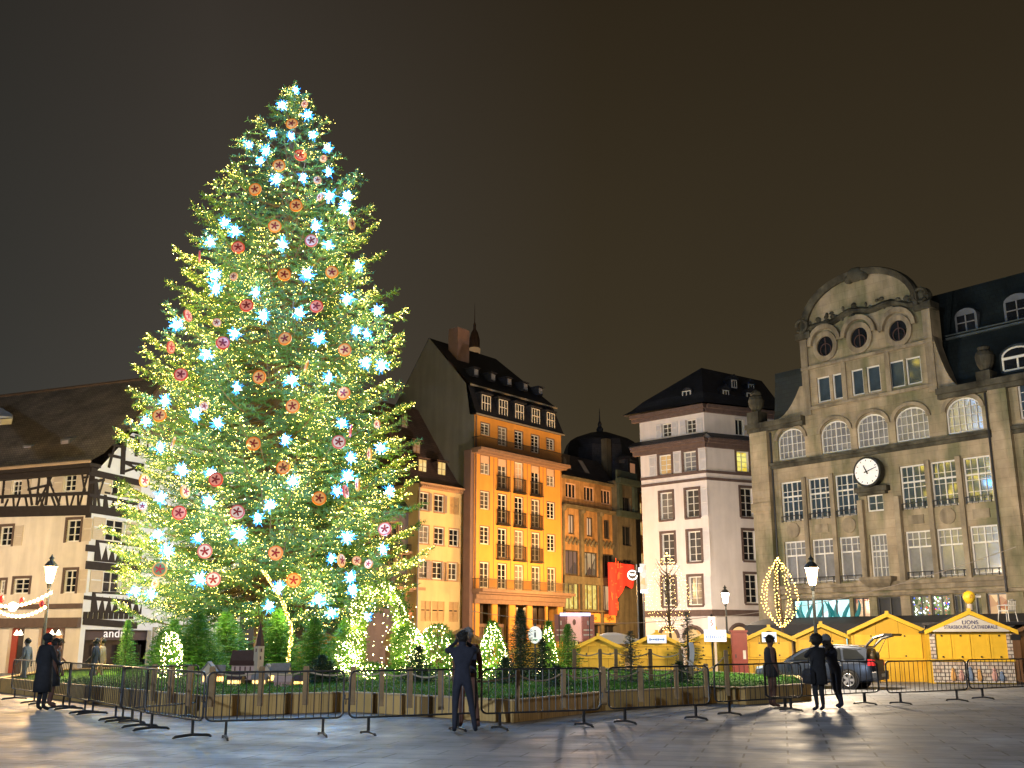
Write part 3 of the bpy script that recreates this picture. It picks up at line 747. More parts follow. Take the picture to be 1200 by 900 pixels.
# ------------------------------------------------------------------ white corner house (two faces)
def white_house():
    C = at(836,551,70); Lp = at(755.8,560.8,70*1.0546); Rp = at(895,556.7,70*1.0315)
    F1 = Fac.line(Lp, C, 757, 836.5); F2 = Fac.line(C, Rp, 836.5, 925)
    F2 = Fac((F1.B.x, F1.B.y), (F2.B.x, F2.B.y))
    plas = pm('white_render', (.72,.67,.66), .85, .09, .7, .25, .2, grime=.1)
    stone = pm('pink_sandstone', (.125,.088,.078), .8, .25, 3, .2, .2)
    shut = pm('pale_shutter', (.60,.59,.62), .6, .08, 4)
    B = Building('townhouse', 'white corner townhouse with a steep hipped slate roof, stone bands and pale shutters', 'house', F1)
    zc1 = F2.z(836.5,484)      # under the top cornice
    zc2t = F1.z(833,513); zc2b = F1.z(833,523)
    zb1, zb2 = F1.z(835,551), F1.z(835,558)
    zbase = F1.z(838,717)
    L1, L2 = F1.L, F2.L
    rows1 = [('attic',(775,496,787,512),(804,490,815,507)), ('f3',(772,533,787,556),(800,528,817,552)), ('f2',(772,577,790,609),(802,572,821,605)),
             ('f1',(774,625,792,660),(804,621,824,657)), ('f0',(774,677,794,710),(805,674,825,707))]
    rows2 = [(862,491,872,510),(863,529,878,553),(867,572,884,606),(870,622,887,657),(872,673,890,707)]
    lit1 = room('lit_room_orange', (.75,.38,.12), (1,.62,.25), .75, 1.2); lit2 = room('lit_room_yellow', (.8,.55,.02), (1,.92,.25), 1.0, 2.5)
    h1, h2 = [], []
    for k, (nm, a, b) in enumerate(rows1):
        for q, r in enumerate((a, b)):
            u0,u1,z0,z1 = F1.rect(*r); c = (u0+u1)/2; w = 1.02 if k else .8
            if k == 0: z0, z1 = F1.rect(*rows1[0][1])[2:]
            else: z0, z1 = F1.rect(*rows1[k][1])[2:]
            u0, u1 = c-w/2, c+w/2; h1.append((u0,u1,z0,z1))
            pane = lit1 if (k == 1 and q == 0) else (GL_GREY if (k == 1) else pick())
            B.window(F1,u0,u1,z0,z1, dep=.2, cols=2, rows=4 if k else 3, pane=pane, surround=.17 if k else 0, smat=stone, sill=.12 if k else 0, proud=.03)
            if k in (0,1):
                for x in (u0-.25-w*.5+(-.06 if k else .2), u1+(.1 if not k else .25)):
                    sw = .45 if k == 0 else .55
                    B.shutter(F1, x, x+sw, z0, z1, shut)
            elif q == 1:
                B.shutter(F1, u1+.2, u1+.72, z0, z1, shut)
    for k, r in enumerate(rows2):
        u0,u1,z0,z1 = F2.rect(*r); c = (u0+u1)/2; w = 1.02 if k else .75; u0, u1 = c-w/2, c+w/2
        h2.append((u0,u1,z0,z1))
        B.window(F2,u0,u1,z0,z1, dep=.2, cols=2, rows=4 if k else 1, pane=lit2 if k == 1 else GL_DARK, surround=.17 if k else 0, smat=stone, sill=.12 if k else 0, proud=.03)
    # ground floor arches
    for x in (.35*L1,.72*L1): h1.append((x-.8,x+.8,0,2.55,.7))
    h2.append((1.2,2.9,0,2.7,.8))
    w = MB(); wall_mb(w,0,L1,0,zc1,h1,.25); shell(w,0,L1,9,0,zc1); B.part(w,'wall',plas,F1)
    w = MB(); wall_mb(w,0,L2,0,zc1,h2,.25); shell(w,0,L2,6,0,zc1); B.part(w,'wall',plas,F2)
    warm = room('lit_shop_amber', (.9,.4,.08), (1,.75,.35), 1.1, 1.5)
    for F,hs in ((F1,h1[-2:]),(F2,h2[-1:])):
        for a,b,c,d,ar in hs:
            p = MB(); p.quad((a,.24,c),(b,.24,c),(b,.24,d),(a,.24,d)); o = B.part(p,'shop_window',warm,F)
            g = MB(); g.tube([(a+(b-a)/2+(b-a)/2*math.cos(math.pi*i/10), -.03, d-ar+ar*math.sin(math.pi*i/10)) for i in range(11)], .13, 4)
            g.build('arch_surround', stone, o)
    for F, Ln, e0, e1 in ((F1,L1,-.5,.0),(F2,L2,.0,.3)):
        c = MB()
        j = .42 if F is F1 else 0                               # corner kept free of overlaps
        def band(z0,z1,o):
            c.box(e0 if o > .1 else -.0, Ln+(o*.55 if F is F1 else 0) , -o, -.002, z0, z1)
        band(zb1-.12,zb1+.06,.09); band(zb2-.2,zb2-.02,.07); band(zbase-.25,zbase+.15,.10)
        band(zc2b,zc2b+.28,.25); band(zc2b+.282,zc2t-.15,.5); band(zc2t-.148,zc2t,.62)
        band(zc1-.02,zc1+.22,.3); band(zc1+.222,zc1+.48,.55)
        B.part(c,'cornice',stone,F)
        lead = MB()
        o1, o2 = (-.6, Ln+.3) if F is F1 else (0, Ln)
        lead.loft([[(o1,-d,h),(o2,-d,h)] for d,h in ((.66,zc2t+.003),(.66,zc2t+.05),(.03,zc2t+.45),(.005,zc2t+.45))], 0, False, False)
        B.part(lead,'cornice_roof',SLATE,F)
    # hipped roof with flared eaves (both faces share the ridge)
    a = F1.world(0,-.9,0); k = F1.world(L1,0,0); 
    cn = (F1.n+F2.n).normalized()
    kx = Vector((k.x,k.y)) - cn*1.05
    A0 = F1.A - F1.e*.9 - F1.n*.9; C0 = kx; R0 = F2.B + F2.e*0 - F2.n*.9
    ze = zc1+.49
    apex = at(822,431,70.5+2.6); ridge2 = at(893,452,77)
    zr = apex.z
    ap = Vector((apex.x,apex.y)); rg = Vector((ridge2.x, ridge2.y))
    back = F1.A + F1.n*9 - F1.e*.5; rb = F2.B + F2.n*7
    def mid(P, Q, t, s_): p = P + (Q-P)*t; return (p.x,p.y, ze + (zr-ze)*s_)
    rf = MB()
    ts = [(0,0),(.12,.10),(.26,.28),(1,1)]
    lines = [(A0,ap),(C0,ap),(R0,rg),(rb,rg),(back,ap)]
    ringz = []
    rf2 = MB()
    for (P1,Q1),(P2,Q2) in zip(lines, lines[1:]+lines[:1]):
        rows = [[mid(P1,Q1,t,s_), mid(P2,Q2,t,s_)] for t,s_ in ts]
        rf2.loft(rows,0,False,False)
    Minv = B.inv
    rf2.v = [tuple(Minv @ Vector(p)) for p in rf2.v]
    rf2.build('roof', SLATE, B.root)
    dm = pm('dormer_white', (.55,.53,.5), .6, .1, 3)
    def dorm(px,py,Y,w,h,F,round_=False):
        p = at(px,py,Y); M = Minv @ Matrix.Translation(p) @ Matrix.Rotation(math.atan2(F.e.y,F.e.x),4,'Z')
        d = MB(); d.box(-w/2-.08,w/2+.08,0,1.6,-h/2-.05,h/2)
        if round_: d.prism([(w/2+.1*1-(w+.2)*i/8, h/2+.25*math.sin(math.pi*i/8)) for i in range(9)],0,1.6,'y')
        else: d.prism([(-w/2-.2,h/2+.002),(w/2+.2,h/2+.002),(0,h/2+.42)],-.12,1.7,'y')
        o = d.build('dormer', SLATE, B.root, M)
        q = MB(); q.box(-w/2,w/2,-.05,-.002,-h/2,h/2); q.build('window_frame', dm, o)
        q = MB(); 
        for s_ in (-1,1): x0, x1 = (-w/2+.07,-.035) if s_ < 0 else (.035,w/2-.07); q.quad((x0,-.053,-h/2+.07),(x1,-.053,-h/2+.07),(x1,-.053,h/2-.07),(x0,-.053,h/2-.07))
        q.build('pane', GL_DARK, o)
    dorm(805,465,71.2,.7,.85,F1,True); dorm(850.5,463,71.3,.5,.7,F2); dorm(881,470,72.4,.85,1.15,F2); dorm(860,450,72.6,.45,.6,F2); dorm(880,455,74,.5,.6,F2)
    # dark gutter pipe
    return B, F1, F2
WH, WF1, WF2 = white_house()

# ------------------------------------------------------------------ orange block, yellow house, dark store: one terrace line
OP1, OP2 = at(548,484,75), at(649,508,75*1.108)
def orange_house():
    F = Fac.line(OP1, OP2, 553.5, 660)
    och = pm('orange_render', (.66,.32,.07), .85, .12, .5, .25, .2, grime=.08)
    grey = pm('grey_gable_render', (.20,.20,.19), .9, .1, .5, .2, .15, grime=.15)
    trim = pm('brown_trim', (.22,.14,.10), .8, .2, 3)
    B = Building('apartment_building', 'tall orange apartment block with two long balconies and a blank grey gable', 'building', F)
    L = F.L
    cols = [((562,574),'w'),((583,594),'f'),((603,613),'f'),((623,632),'f'),((641,650),'w')]
    def row(y0,y1): return F.z(568,y1), F.z(568,y0)
    ztop = F.z(550,484)
    rows = [row(496,510), row(534,556), row(576,597), row(617,638), row(659,689)]
    holes = []
    ucs = [ (F.u(a,600)+F.u(b,600))/2 for (a,b),_ in cols]
    for k, (z0,z1) in enumerate(rows):
        for (c, (_, kind)) in zip(ucs, cols):
            w = .98; a, b = c-w/2, c+w/2; zz0 = z0
            if k in (1,2,3) and kind == 'f': zz0 = z0-.85
            if k == 0 and kind == 'f': zz0 = z0 - .5
            holes.append((a,b,zz0,z1))
            shut = (k == 1 and c in (ucs[2],))
            B.window(F,a,b,zz0,z1, dep=.1, cols=2, rows=4 if zz0 == z0 else 5, bar=.065, mun=.022, pane=pick() if not shut else pm('pink_blind',(.62,.42,.30),.8,.08), surround=.07, smat=trim, proud=.012)
            if k == 1 and not shut:
                g = MB(); g.box(a+.02,b-.02,.04,.09,z1-.55,z1-.01); B.part(g,'roller_blind',pm('pink_blind',(.62,.42,.30),.8,.08),F)
            if k in (1,2,3) and kind == 'f':
                B.railing(F, a-.18, b+.18, zz0-.08, z0+.12, out=.22, step=.1, slab=.06, r=.014)
    zg = F.z(600,703)                                            # underside of the loggia beam
    pil = []
    for px0,px1 in ((562,577),(583,597),(604,618),(624,640),(642,654)):
        holes.append((F.u(px0,716),F.u(px1,716),.6,zg))
        g = MB(); a, b = F.u(px0,716),F.u(px1,716); g.quad((a,.9,.6),(b,.9,.6),(b,.9,zg),(a,.9,zg)); o = B.part(g,'loggia_window',glass('loggia_glass',(.05,.035,.03),.15),F)
        g = MB(); g.box(a,b,.5,.56,F.z(600,735),F.z(600,733)+.1)
        for t in range(9): x = a+(b-a)*(t+.5)/9; g.box(x-.03,x+.03,.51,.55,1.2,F.z(600,735))
        g.build('loggia_rail', trim, o)
    w = MB(); wall_mb(w,0,L,0,ztop,holes,.14); w.quad((L,0,0),(L,0,ztop),(L,9,ztop),(L,9,0)); B.part(w,'wall',och,F)
    # gable wall: blank grey, with the roof profile
    pk = at(503,396,75); 
    G = 15.5                                                     # depth of the house
    # gable plane at u = 0 running inward; find heights from the picture
    FG = Fac((F.A.x+F.n.x*G, F.A.y+F.n.y*G), (F.A.x, F.A.y))
    up, zp = FG.uv(503,396); zk = FG.uv(546,449)[1]; uk = FG.uv(546,449)[0]
    dp = G-up; dk = max(.6, min(2.4, G-uk))
    prof = [(0,0),(0,ztop),(.45,ztop+.05),(dk,zk),(dp,zp),(2*dp-1.0,ztop+1.5),(2*dp-1,0)]
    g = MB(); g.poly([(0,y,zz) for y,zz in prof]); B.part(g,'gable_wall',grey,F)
    # mansard: steep lower slope, upper slope to the ridge, hipped at the far end
    uR2 = L-2.6
    rf = MB()
    rf.quad((-.05,-.25,ztop+.06),(L+.1,-.25,ztop+.06),(L-.15,dk*.75,zk-.15),(-.05,dk*.75,zk-.15))
    rf.quad((-.05,dk*.75-.25,zk-.12),(L-.05,dk*.75-.25,zk-.12),(uR2,dp,zp),(-.05,dp,zp))
    rf.quad((-.05,dp,zp),(uR2,dp,zp),(L,2*dp-1,ztop+1.5),(-.05,2*dp-1,ztop+1.5))
    rf.poly([(L-.05,dk*.75-.25,zk-.12),(L,2*dp-1,ztop+1.5),(uR2,dp,zp)])
    rf.quad((L+.1,-.25,ztop+.06),(L+.1,2*dp,ztop+.06),(L,2*dp-1,ztop+1.5),(L-.15,dk*.75,zk-.15))
    rf.quad((-.05,-.25,ztop+.0),(L+.1,-.25,ztop+.0),(L+.1,.0,ztop+.0),(-.05,0,ztop+.0))
    B.part(rf,'roof',SLATE,F)
    g = MB(); g.box(-.06,L,dk*.75-.32,dk*.75-.24,zk-.22,zk-.10); g.box(-.1,L+.12,-.32,-.252,ztop-.03,ztop+.07); B.part(g,'gutter',pm('gutter_zinc',(.25,.24,.22),.5,.1),F)
    # dormer windows in the steep slope
    for c in ucs:
        zz0, zz1 = F.z(559,480), F.z(559,461)
        d = MB(); d.box(c-.62,c+.62,-.05,1.5,zz0-.12,zz1+.1); d.box(c-.72,c+.72,-.2,1.5,zz1+.102,zz1+.2); o = B.part(d,'dormer',SLATE,F)
        f = MB()
        for x in (-.5,-.18,.14,.46): f.box(c+x-.0,c+x+.06,-.1,-.052,zz0,zz1)
        for t in (0,.5,.97): f.box(c-.5,c+.52,-.09,-.053,zz0+(zz1-zz0)*t,zz0+(zz1-zz0)*t+.05)
        f.build('window_frame',WHITE,o)
        p = MB(); p.quad((c-.5,-.056,zz0),(c+.5,-.056,zz0),(c+.5,-.056,zz1),(c-.5,-.056,zz1)); p.build('pane',GL_DARK,o)
    for c in ucs:
        t = .22; y = dk*.75-.25+(dp-dk*.75)*t; zz = zk-.12+(zp-zk)*t
        d = MB(); d.box(c-.3,c+.3,y-.35,y+.6,zz-.05,zz+.6); d.box(c-.38,c+.38,y-.45,y+.7,zz+.602,zz+.68); o = B.part(d,'skylight',SLATE,F)
        p = MB(); p.box(c-.22,c+.22,y-.38,y-.352,zz+.08,zz+.52); p.build('pane',pm('skylight_pane',(.22,.24,.28),.2,.2),o)
    ch = pm('pink_chimney',(.30,.19,.16),.85,.15,2)
    g = MB(); x0 = F.u(527,400,dp*.8); g.box(max(.3,x0),max(.3,x0)+1.35,dp*.62,dp*.62+1.0,zk,F.z(532,384,dp*.7)); B.part(g,'chimney',ch,F)
    # long balconies
    B.railing(F,-.25,L-.05,F.z(549,524),F.z(549,511),out=.9,step=.12,slab=.22,smat=trim,r=.016)
    B.railing(F,-.1,L+.25,F.z(556,690),F.z(556,678),out=1.0,step=.12,slab=.22,smat=trim,r=.014)
    g = MB(); g.box(0,L,-.35,-.002,zg-.05,zg+.5); g.box(0,L,-.2,-.002,zg-.35,zg-.052); B.part(g,'beam',trim,F)
    g = MB()
    for i in range(6):
        x = [0]+[ (ucs[j]+ucs[j+1])/2 for j in range(4)]+[L-.12]; x = x[i]; g.box(x-.02,x+.03,-.02,-.001,F.z(556,676),ztop-2.6)
    B.part(g,'render_joint',trim,F)
    g = MB(); g.tube([(.1,-.12,0),(.1,-.12,ztop-.1)],.06,6); B.part(g,'downpipe',trim,F)
    # brown side strip standing in front of the gable
    g = MB(); g.box(-.35,-.004,.0,.65,0,F.z(549,526)); B.part(g,'corner_pier',pm('brown_render',(.17,.11,.10),.85,.15,1.2),F)
    return B, F, G
OB, OF, OG = orange_house()

def yellow_house():
    F = Fac.line(OP1, OP2, 486.5, 546, inset=1.0)
    yel = pm('yellow_render', (.74,.55,.27), .85, .1, .6, .25, .2, grime=.08)
    tile = bricky('roof_brown_tile', (.085,.052,.045), (.11,.07,.058), (.04,.027,.025), .2, .17, .012, .8, 'xz', .35)
    trim = pm('tan_trim',(.42,.25,.14),.8,.15,3); shut = pm('tan_shutter',(.55,.36,.17),.7,.12,3); shg = pm('grey_shutter',(.36,.29,.26),.7,.12,3)
    B = Building('narrow_house', 'narrow yellow house with a steep brown tiled roof, lit dormers and tan shutters', 'house', F)
    L = F.L; ztop = F.z(516,570); holes = []
    colp = [((491,502),(509,520),(527,538)),((491,502),(509,520),(527,537)),((493,501),(508,517),(525,535)),((496,502),(507,520),(526,537))]
    rws = [(577,598),(616,637),(657,678),(704,728)]
    for k,(y0,y1) in enumerate(rws):
        z0, z1 = F.z(497,y1), F.z(497,y0)
        for q,(a,b) in enumerate(colp[k]):
            u0,u1 = F.u(a,(y0+y1)/2), F.u(b,(y0+y1)/2); c = (u0+u1)/2; w = 1.0; u0,u1 = c-w/2,c+w/2
            if k == 3 and q == 1: u0 -= .12; u1 += .12
            holes.append((u0,u1,z0,z1))
            if k == 3 or (k == 0 and q == 2):
                for s_ in (0,1): B.shutter(F,u0+.02+(u1-u0)/2*s_,u0+(u1-u0)/2*(s_+1)-.02,z0,z1,shut,d=.03)
            else:
                B.window(F,u0,u1,z0,z1,dep=.1,cols=2,rows=3,pane=pick(),surround=.08,smat=trim,sill=.08,proud=.015,bar=.07)
                if k == 2 and q > 0:
                    B.shutter(F,u0-.62,u0-.12,z0-.1,z1,shg); B.shutter(F,u1+.12,u1+.6,z0-.1,z1,shut)
                if k == 0: B.shutter(F,u1+.1,u1+.3,z0,z1,shg)
    w = MB(); wall_mb(w,0,L,0,ztop,holes,.16); shell(w,0,L,10,0,ztop); B.part(w,'wall',yel,F)
    zr = F.z(479,478,4.8); dp = 4.8
    rf = MB(); prof = [(-.45,ztop-.05),(.5,ztop+.55),(1.6,ztop+2.0),(dp,zr),(9.0,ztop+2),(10,ztop)]
    rf.loft([[(x,y,zz) for x in (-.3,L-.05)] for y,zz in prof],0,False,False); 
    for x in (-.3,L-.05): rf.poly([(x,y,zz) for y,zz in prof])
    B.part(rf,'roof',tile,F)
    g = MB(); g.box(-.3,L,-.5,-.38,ztop-.1,ztop+.02); g.box(0,L-.02,-.3,-.002,ztop-.32,ztop-.1)
    for t in range(26): x = L*(t+.5)/26; g.box(x-.05,x+.05,-.36,-.302,ztop-.24,ztop-.12)
    B.part(g,'eaves_cornice',trim,F)
    lit = room('lit_dormer',(.9,.5,.1),(1,.8,.35),1.0,2); pale = pm('dormer_pale',(.42,.33,.28),.7,.1)
    for (px,py,yy,w,h,m) in ((495,547,.9,.75,1.0,lit),(517.5,550,.9,.75,1.0,lit),(488,524,2.0,.65,.85,pale),(474,495,3.4,.55,.75,pale)):
        x, zz = F.uv(px,py,yy)
        d = MB(); d.box(x-w/2-.1,x+w/2+.1,yy,yy+1.6,zz-h/2-.1,zz+h/2+.03); d.loft([[(x-w/2-.25,y,zz+h/2+.05+b_),(x+w/2+.25,y,zz+h/2+.05+b_)] for y,b_ in ((yy-.15,0),(yy-.15,.1),(yy+2.2,.55),(yy+2.2,.4))],0,False,False)
        o = B.part(d,'dormer',tile,F)
        p = MB(); p.quad((x-w/2,yy-.012,zz-h/2),(x+w/2,yy-.012,zz-h/2),(x+w/2,yy-.012,zz+h/2),(x-w/2,yy-.012,zz+h/2)); p.build('pane',m,o)
        f = MB(); f.box(x-.03,x+.03,yy-.04,yy-.014,zz-h/2,zz+h/2); f.box(x-w/2,x+w/2,yy-.04,yy-.013,zz-.02,zz+.02); f.build('window_frame',trim,o)
    g = MB(); g.tube([(.02,-.1,0),(.02,-.1,ztop-.3)],.06,6); B.part(g,'downpipe',pm('zinc_grey',(.3,.28,.27),.5,.1),F)
    # the step between this front and the orange block
    return B, F
YB, YF = yellow_house()

def corner_inn():
    """house half hidden by the great tree, next to the yellow one"""
    F = Fac.line(OP1, OP2, 428, 485.5, inset=1.9)
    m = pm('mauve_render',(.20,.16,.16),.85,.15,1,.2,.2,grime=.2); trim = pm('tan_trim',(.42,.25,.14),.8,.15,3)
    B = Building('inn', 'shadowed mauve house with a railed balcony and a gilded hanging ornament beside the yellow house', 'house', F)
    L = F.L; zt = F.z(470,600); holes = []
    for px,y0,y1 in ((460,612,632),(440,612,632),(458,648,664),(478,648,668)):
        u0 = F.u(px,620)-.5; z0,z1 = F.z(px,y1),F.z(px,y0); holes.append((u0,u0+1,z0,z1)); B.window(F,u0,u0+1,z0,z1,dep=.12,cols=2,rows=3,surround=.1,smat=trim,frame=trim)
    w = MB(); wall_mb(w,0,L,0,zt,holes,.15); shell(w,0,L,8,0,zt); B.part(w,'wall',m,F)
    rf = MB(); rf.loft([[(x,y,zz) for x in (-.2,L)] for y,zz in ((-.4,zt),(3.5,zt+4),(8,zt+1))],0,False,False); B.part(rf,'roof',SLATE,F)
    B.railing(F,F.u(448,680),L-.02,F.z(470,688),F.z(470,673),out=.9,slab=.2,smat=trim)
    B.railing(F,F.u(455,640),F.u(476,640),F.z(470,646),F.z(470,638),out=.5,slab=.15,smat=trim)
    # gilded hanging ornament: bracket, stem and flowered basket
    gm = pm('gilded_ornament',(.55,.25,.12),.45,.35,6,.3)
    u0, z0 = F.uv(474,716,-.6)
    g = MB(); g.tube([(u0-.9,-.1,z0+1.5),(u0-.3,-.5,z0+1.75),(u0+.15,-.6,z0+1.45),(u0,-.6,z0+.7)],.09,6)
    for t in range(16):
        a = random.uniform(0,6.28); r = random.uniform(.1,.55); g.ball((u0+r*math.cos(a),-.6+.2*math.sin(a*2),z0-.15+.62*r*math.sin(a)),random.uniform(.14,.26),7,5)
    g.lathe([(.05,-.9),(.3,-.75),(.45,-.45),(.35,-.3)],10,(u0,-.6,z0)); B.part(g,'hanging_ornament',gm,F,False)
    return B
corner_inn()

def dark_store():
    F = Fac.line(OP1, OP2, 659, 726, inset=.25)
    st = pm('brown_store_stone',(.40,.24,.11),.8,.3,1.5,.3,.2,grime=.45); green = pm('verdigris_trim',(.15,.13,.085),.7,.35,2,.2,.3,grime=.3)
    B = Building('store', 'narrow dark stone store with iron-framed display windows and green copper trim', 'building', F)
    L = F.L; zt = F.z(659,557); holes = []
    pink = room('lit_curtain_peach',(.85,.45,.22),(1,.6,.33),.75,1); yl = room('lit_display_yellow',(.7,.42,.06),(1,.85,.25),.95,3.5)
    frm = pm('bronze_frame',(.05,.045,.04),.5,.2,4)
    bays = [(F.u(662,640),F.u(678,640)),(F.u(683,640),F.u(700,640)),(F.u(704,640),F.u(719,640))]
    def put(a,b,z0,z1,pane,cols=3,rows=1,fr=frm,**k):
        holes.append((a,b,z0,z1)); return B.window(F,a,b,z0,z1,dep=.14,cols=cols,rows=rows,pane=pane,frame=fr,bar=.09,mun=.06,**k)
    for i,(px0,y0,px1,y1) in enumerate(((662,566,675,584),(684,572,695,590),(705,577,716,595))):
        c = (bays[i][0]+bays[i][1])/2; put(c-.75,c+.75,F.z(668,584),F.z(668,566),GL_DARK,3,1,pm('peach_paint',(.6,.4,.28),.6,.1))
    for i in range(3):
        a,b = bays[i]; c = (a+b)/2
        put(c-.42,c+.42,F.z(670,626),F.z(670,603),pink if i < 2 else GL_DARK,2,1)
        put(a+.05,b-.05,F.z(672,674),F.z(672,645),[room('dim_purple',(.10,.065,.06),(.32,.17,.12),.8,1.0),room('dim_mixed',(.03,.03,.03),(.75,.5,.25),.8,1.3),GL_DARK][i],3,1)
        put(a,b,F.z(672,715),F.z(672,683),yl if i < 2 else room('peach_display',(.6,.33,.16),(.95,.6,.3),.75,1.2),3,1)
        zz0, zz1 = F.z(690,729), F.z(690,719)
        g = MB(); g.box(a-.1,b+.1,-.14,-.002,zz0,zz1); o = B.part(g,'shop_fascia',emi('orange_fascia',(.8,.28,.04),.55,False),F)
        if i: text('oglio' if i == 1 else 'oglio',.5,pm('sign_black',(.01,.01,.01),.5),o,Matrix.Translation(((a+b)/2,-.155,(zz0+zz1)/2)))
        put(a,b,.3,F.z(690,732),yl if i == 0 else GL_DARK,2,1)
    w = MB(); wall_mb(w,0,L,0,zt,holes,.18); shell(w,0,L,12,0,zt); B.part(w,'wall',st,F)
    g = MB()
    for x in (0,(bays[0][1]+bays[1][0])/2,(bays[1][1]+bays[2][0])/2,L-.3):
        g.box(max(0,x-.2),x+.22,-.22,-.002,0,F.z(672,600)+.6)
        g.ball((x+.02,-.3,F.z(672,600)+.2),(.3,.22,.3),8,5)
    B.part(g,'pilaster',green,F)
    g = MB(); 
    for y in (593,): g.box(-.05,L,-.5,-.002,F.z(662,y)-.12,F.z(662,y)+.12)
    g.box(0,L,-.3,-.002,F.z(672,679)-.35,F.z(672,679)+.25); g.box(0,L,-.4,-.002,F.z(690,717),F.z(690,717)+.12); g.box(0,L,-.35,-.002,F.z(690,730)-.1,F.z(690,730)+.05)
    g.box(-.05,L,-.35,-.002,zt-.2,zt)
    for i in range(3):
        c = sum(bays[i])/2
        for t in range(10): g.ball((c-.8+1.6*t/9,-.08,F.z(672,634)+.2*math.sin(t*2.1)),(.14,.12,.16),6,4)
    B.part(g,'moulding',green,F)
    rf = MB(); rf.loft([[(x,y,zz) for x in (0,L)] for y,zz in ((-.3,zt+.01),(.2,zt+.1),(1.7,zt+2.3),(9,zt+2.6),(11.9,zt))],0,False,False)
    for x in (0,L): rf.poly([(x,y,zz) for y,zz in ((-.3,zt+.01),(.2,zt+.1),(1.7,zt+2.3),(9,zt+2.6),(11.9,zt))])
    B.part(rf,'roof',SLATE,F)
    for i in (0,1):
        x = (bays[i+0][0]+bays[i][1])/2+.5; g = MB(); y = .9; zz = zt+1.15
        g.loft([[(x-.35,.55,zt+.72),(x+.35,.55,zt+.72)],[(x-.35,1.3,zt+1.88),(x+.35,1.3,zt+1.88)]],0,False,False); o = B.part(g,'roof_window',pm('skylight_pane',(.22,.24,.28),.2,.2),F)
        o.location += Vector((0,0,0)); 
        for v in o.data.vertices: v.co.y -= .06; v.co.z += .04
    # red light banner hung on the front
    return B, F
DB, DF = dark_store()

def dome_tower():
    c = at(704,560,97); zc = c.z
    tw = pm('tower_stone',(.13,.12,.09),.85,.3,1.2,.3,.2,grime=.4); cu = pm('copper_green',(.05,.075,.07),.6,.3,2,.1,.4)
    F = Fac.line(OP1, OP2, 727, 749, inset=-.3)
    B = Building('domed_building', 'domed corner building of dark stone with a green copper cornice and a needle spire', 'building', F)
    L = F.L; holes = []
    zt = F.z(738,566); zz = F.z(738,604)
    for y0,y1 in ((583,600),(617,640),(656,690)):
        holes.append((L*.25,L*.75,F.z(738,y1),F.z(738,y0))); B.window(F,*holes[-1],dep=.2,cols=2,rows=1,frame=pm('bronze_frame',(.05,.045,.04)),pane=GL_DARK)
    w = MB(); wall_mb(w,0,L,0,zt,holes,.22); shell(w,0,L,10,0,zt); w.quad((0,0,zt),(L,0,zt),(L,10,zt),(0,10,zt)); B.part(w,'wall',tw,F)
    g = MB()
    for a,b,o in ((zt-.3,zt+.2,.5),(zt+.2,zt+.9,.15),(zz-.25,zz+.25,.4)): g.box(-.15,L+.2,-o,-.002,a,b-.002)
    for x in (0,L-.5): g.box(x,x+.5,-.25,-.002,zz+.3,zt-.32)
    B.part(g,'cornice',cu,F)
    M = B.inv @ Matrix.Translation((c.x,c.y,0)) @ Matrix.Rotation(math.atan2(F.e.y,F.e.x)+R(22.5),4,'Z')
    zb = at(704,580,97).z; z2 = at(704,520,97).z; z3 = at(704,508,97).z
    d = MB(); d.lathe([(3.6,zb-16),(3.6,zb),(3.95,zb+.1),(3.8,zb+1.5),(3.5,z2-.6),(3.25,z2),(2.6,z2+.4),(1.0,z3),(.2,z3+.15)],8)
    d.build('dome',SLATE,B.root,M)
    d = MB(); d.lathe([(.28,z3),(.34,z3+.4),(.16,z3+.7),(.2,z3+.9),(.07,z3+1.2),(.02,z3+2.4)],8); d.build('spire',SLATE,B.root,M)
    d = MB(); d.box(-3.2,-2.5,-2.9,-2.3,zb,z2-.3); d.build('chimney',tw,B.root,B.inv @ Matrix.Translation((c.x,c.y,0)) @ Matrix.Rotation(math.atan2(F.e.y,F.e.x),4,'Z'))
    u0,zq = F.uv(739,550,.6)
    d = MB(); d.box(u0-.7,u0+.7,.4,2,zq-.9,zq+.8); d.ball((u0,1.2,zq+.8),(.95,.9,.6),10,6); o = B.part(d,'dormer',SLATE,F)
    d = MB(); d.quad((u0-.4,.396,zq-.6),(u0+.4,.396,zq-.6),(u0+.4,.396,zq+.5),(u0-.4,.396,zq+.5)); d.build('pane',emi('dim_dormer',(.42,.2,.1),.5,False),o)
dome_tower()

def alley_house():
    p1, p2 = at(745,600,104), at(765,600,112)
    F = Fac.line(p1,p2,744,775)
    m = pm('amber_render',(.72,.36,.08),.85,.15,.8)
    B = Building('alley_house', 'amber-lit house glimpsed in the gap beside the white townhouse', 'house', F)
    L = F.L; zt = F.z(753,578); holes = []; lit = room('lit_dormer',(.9,.5,.1),(1,.8,.35),1.0,2)
    for y0,y1 in ((590,603),(612,628),(648,668),(684,700)):
        for t in (.12,.32,.52): holes.append((L*t,L*t+1.0,F.z(753,y1),F.z(753,y0))); B.window(F,*holes[-1],dep=.15,cols=2,rows=2,pane=lit)
    w = MB(); wall_mb(w,0,L,0,zt,holes,.15); shell(w,0,L,8,0,zt); B.part(w,'wall',m,F)
    rf = MB(); rf.loft([[(x,y,zz) for x in (-.2,L)] for y,zz in ((-.4,zt),(4,zt+5),(8,zt))],0,False,False); B.part(rf,'roof',SLATE,F)
alley_house()

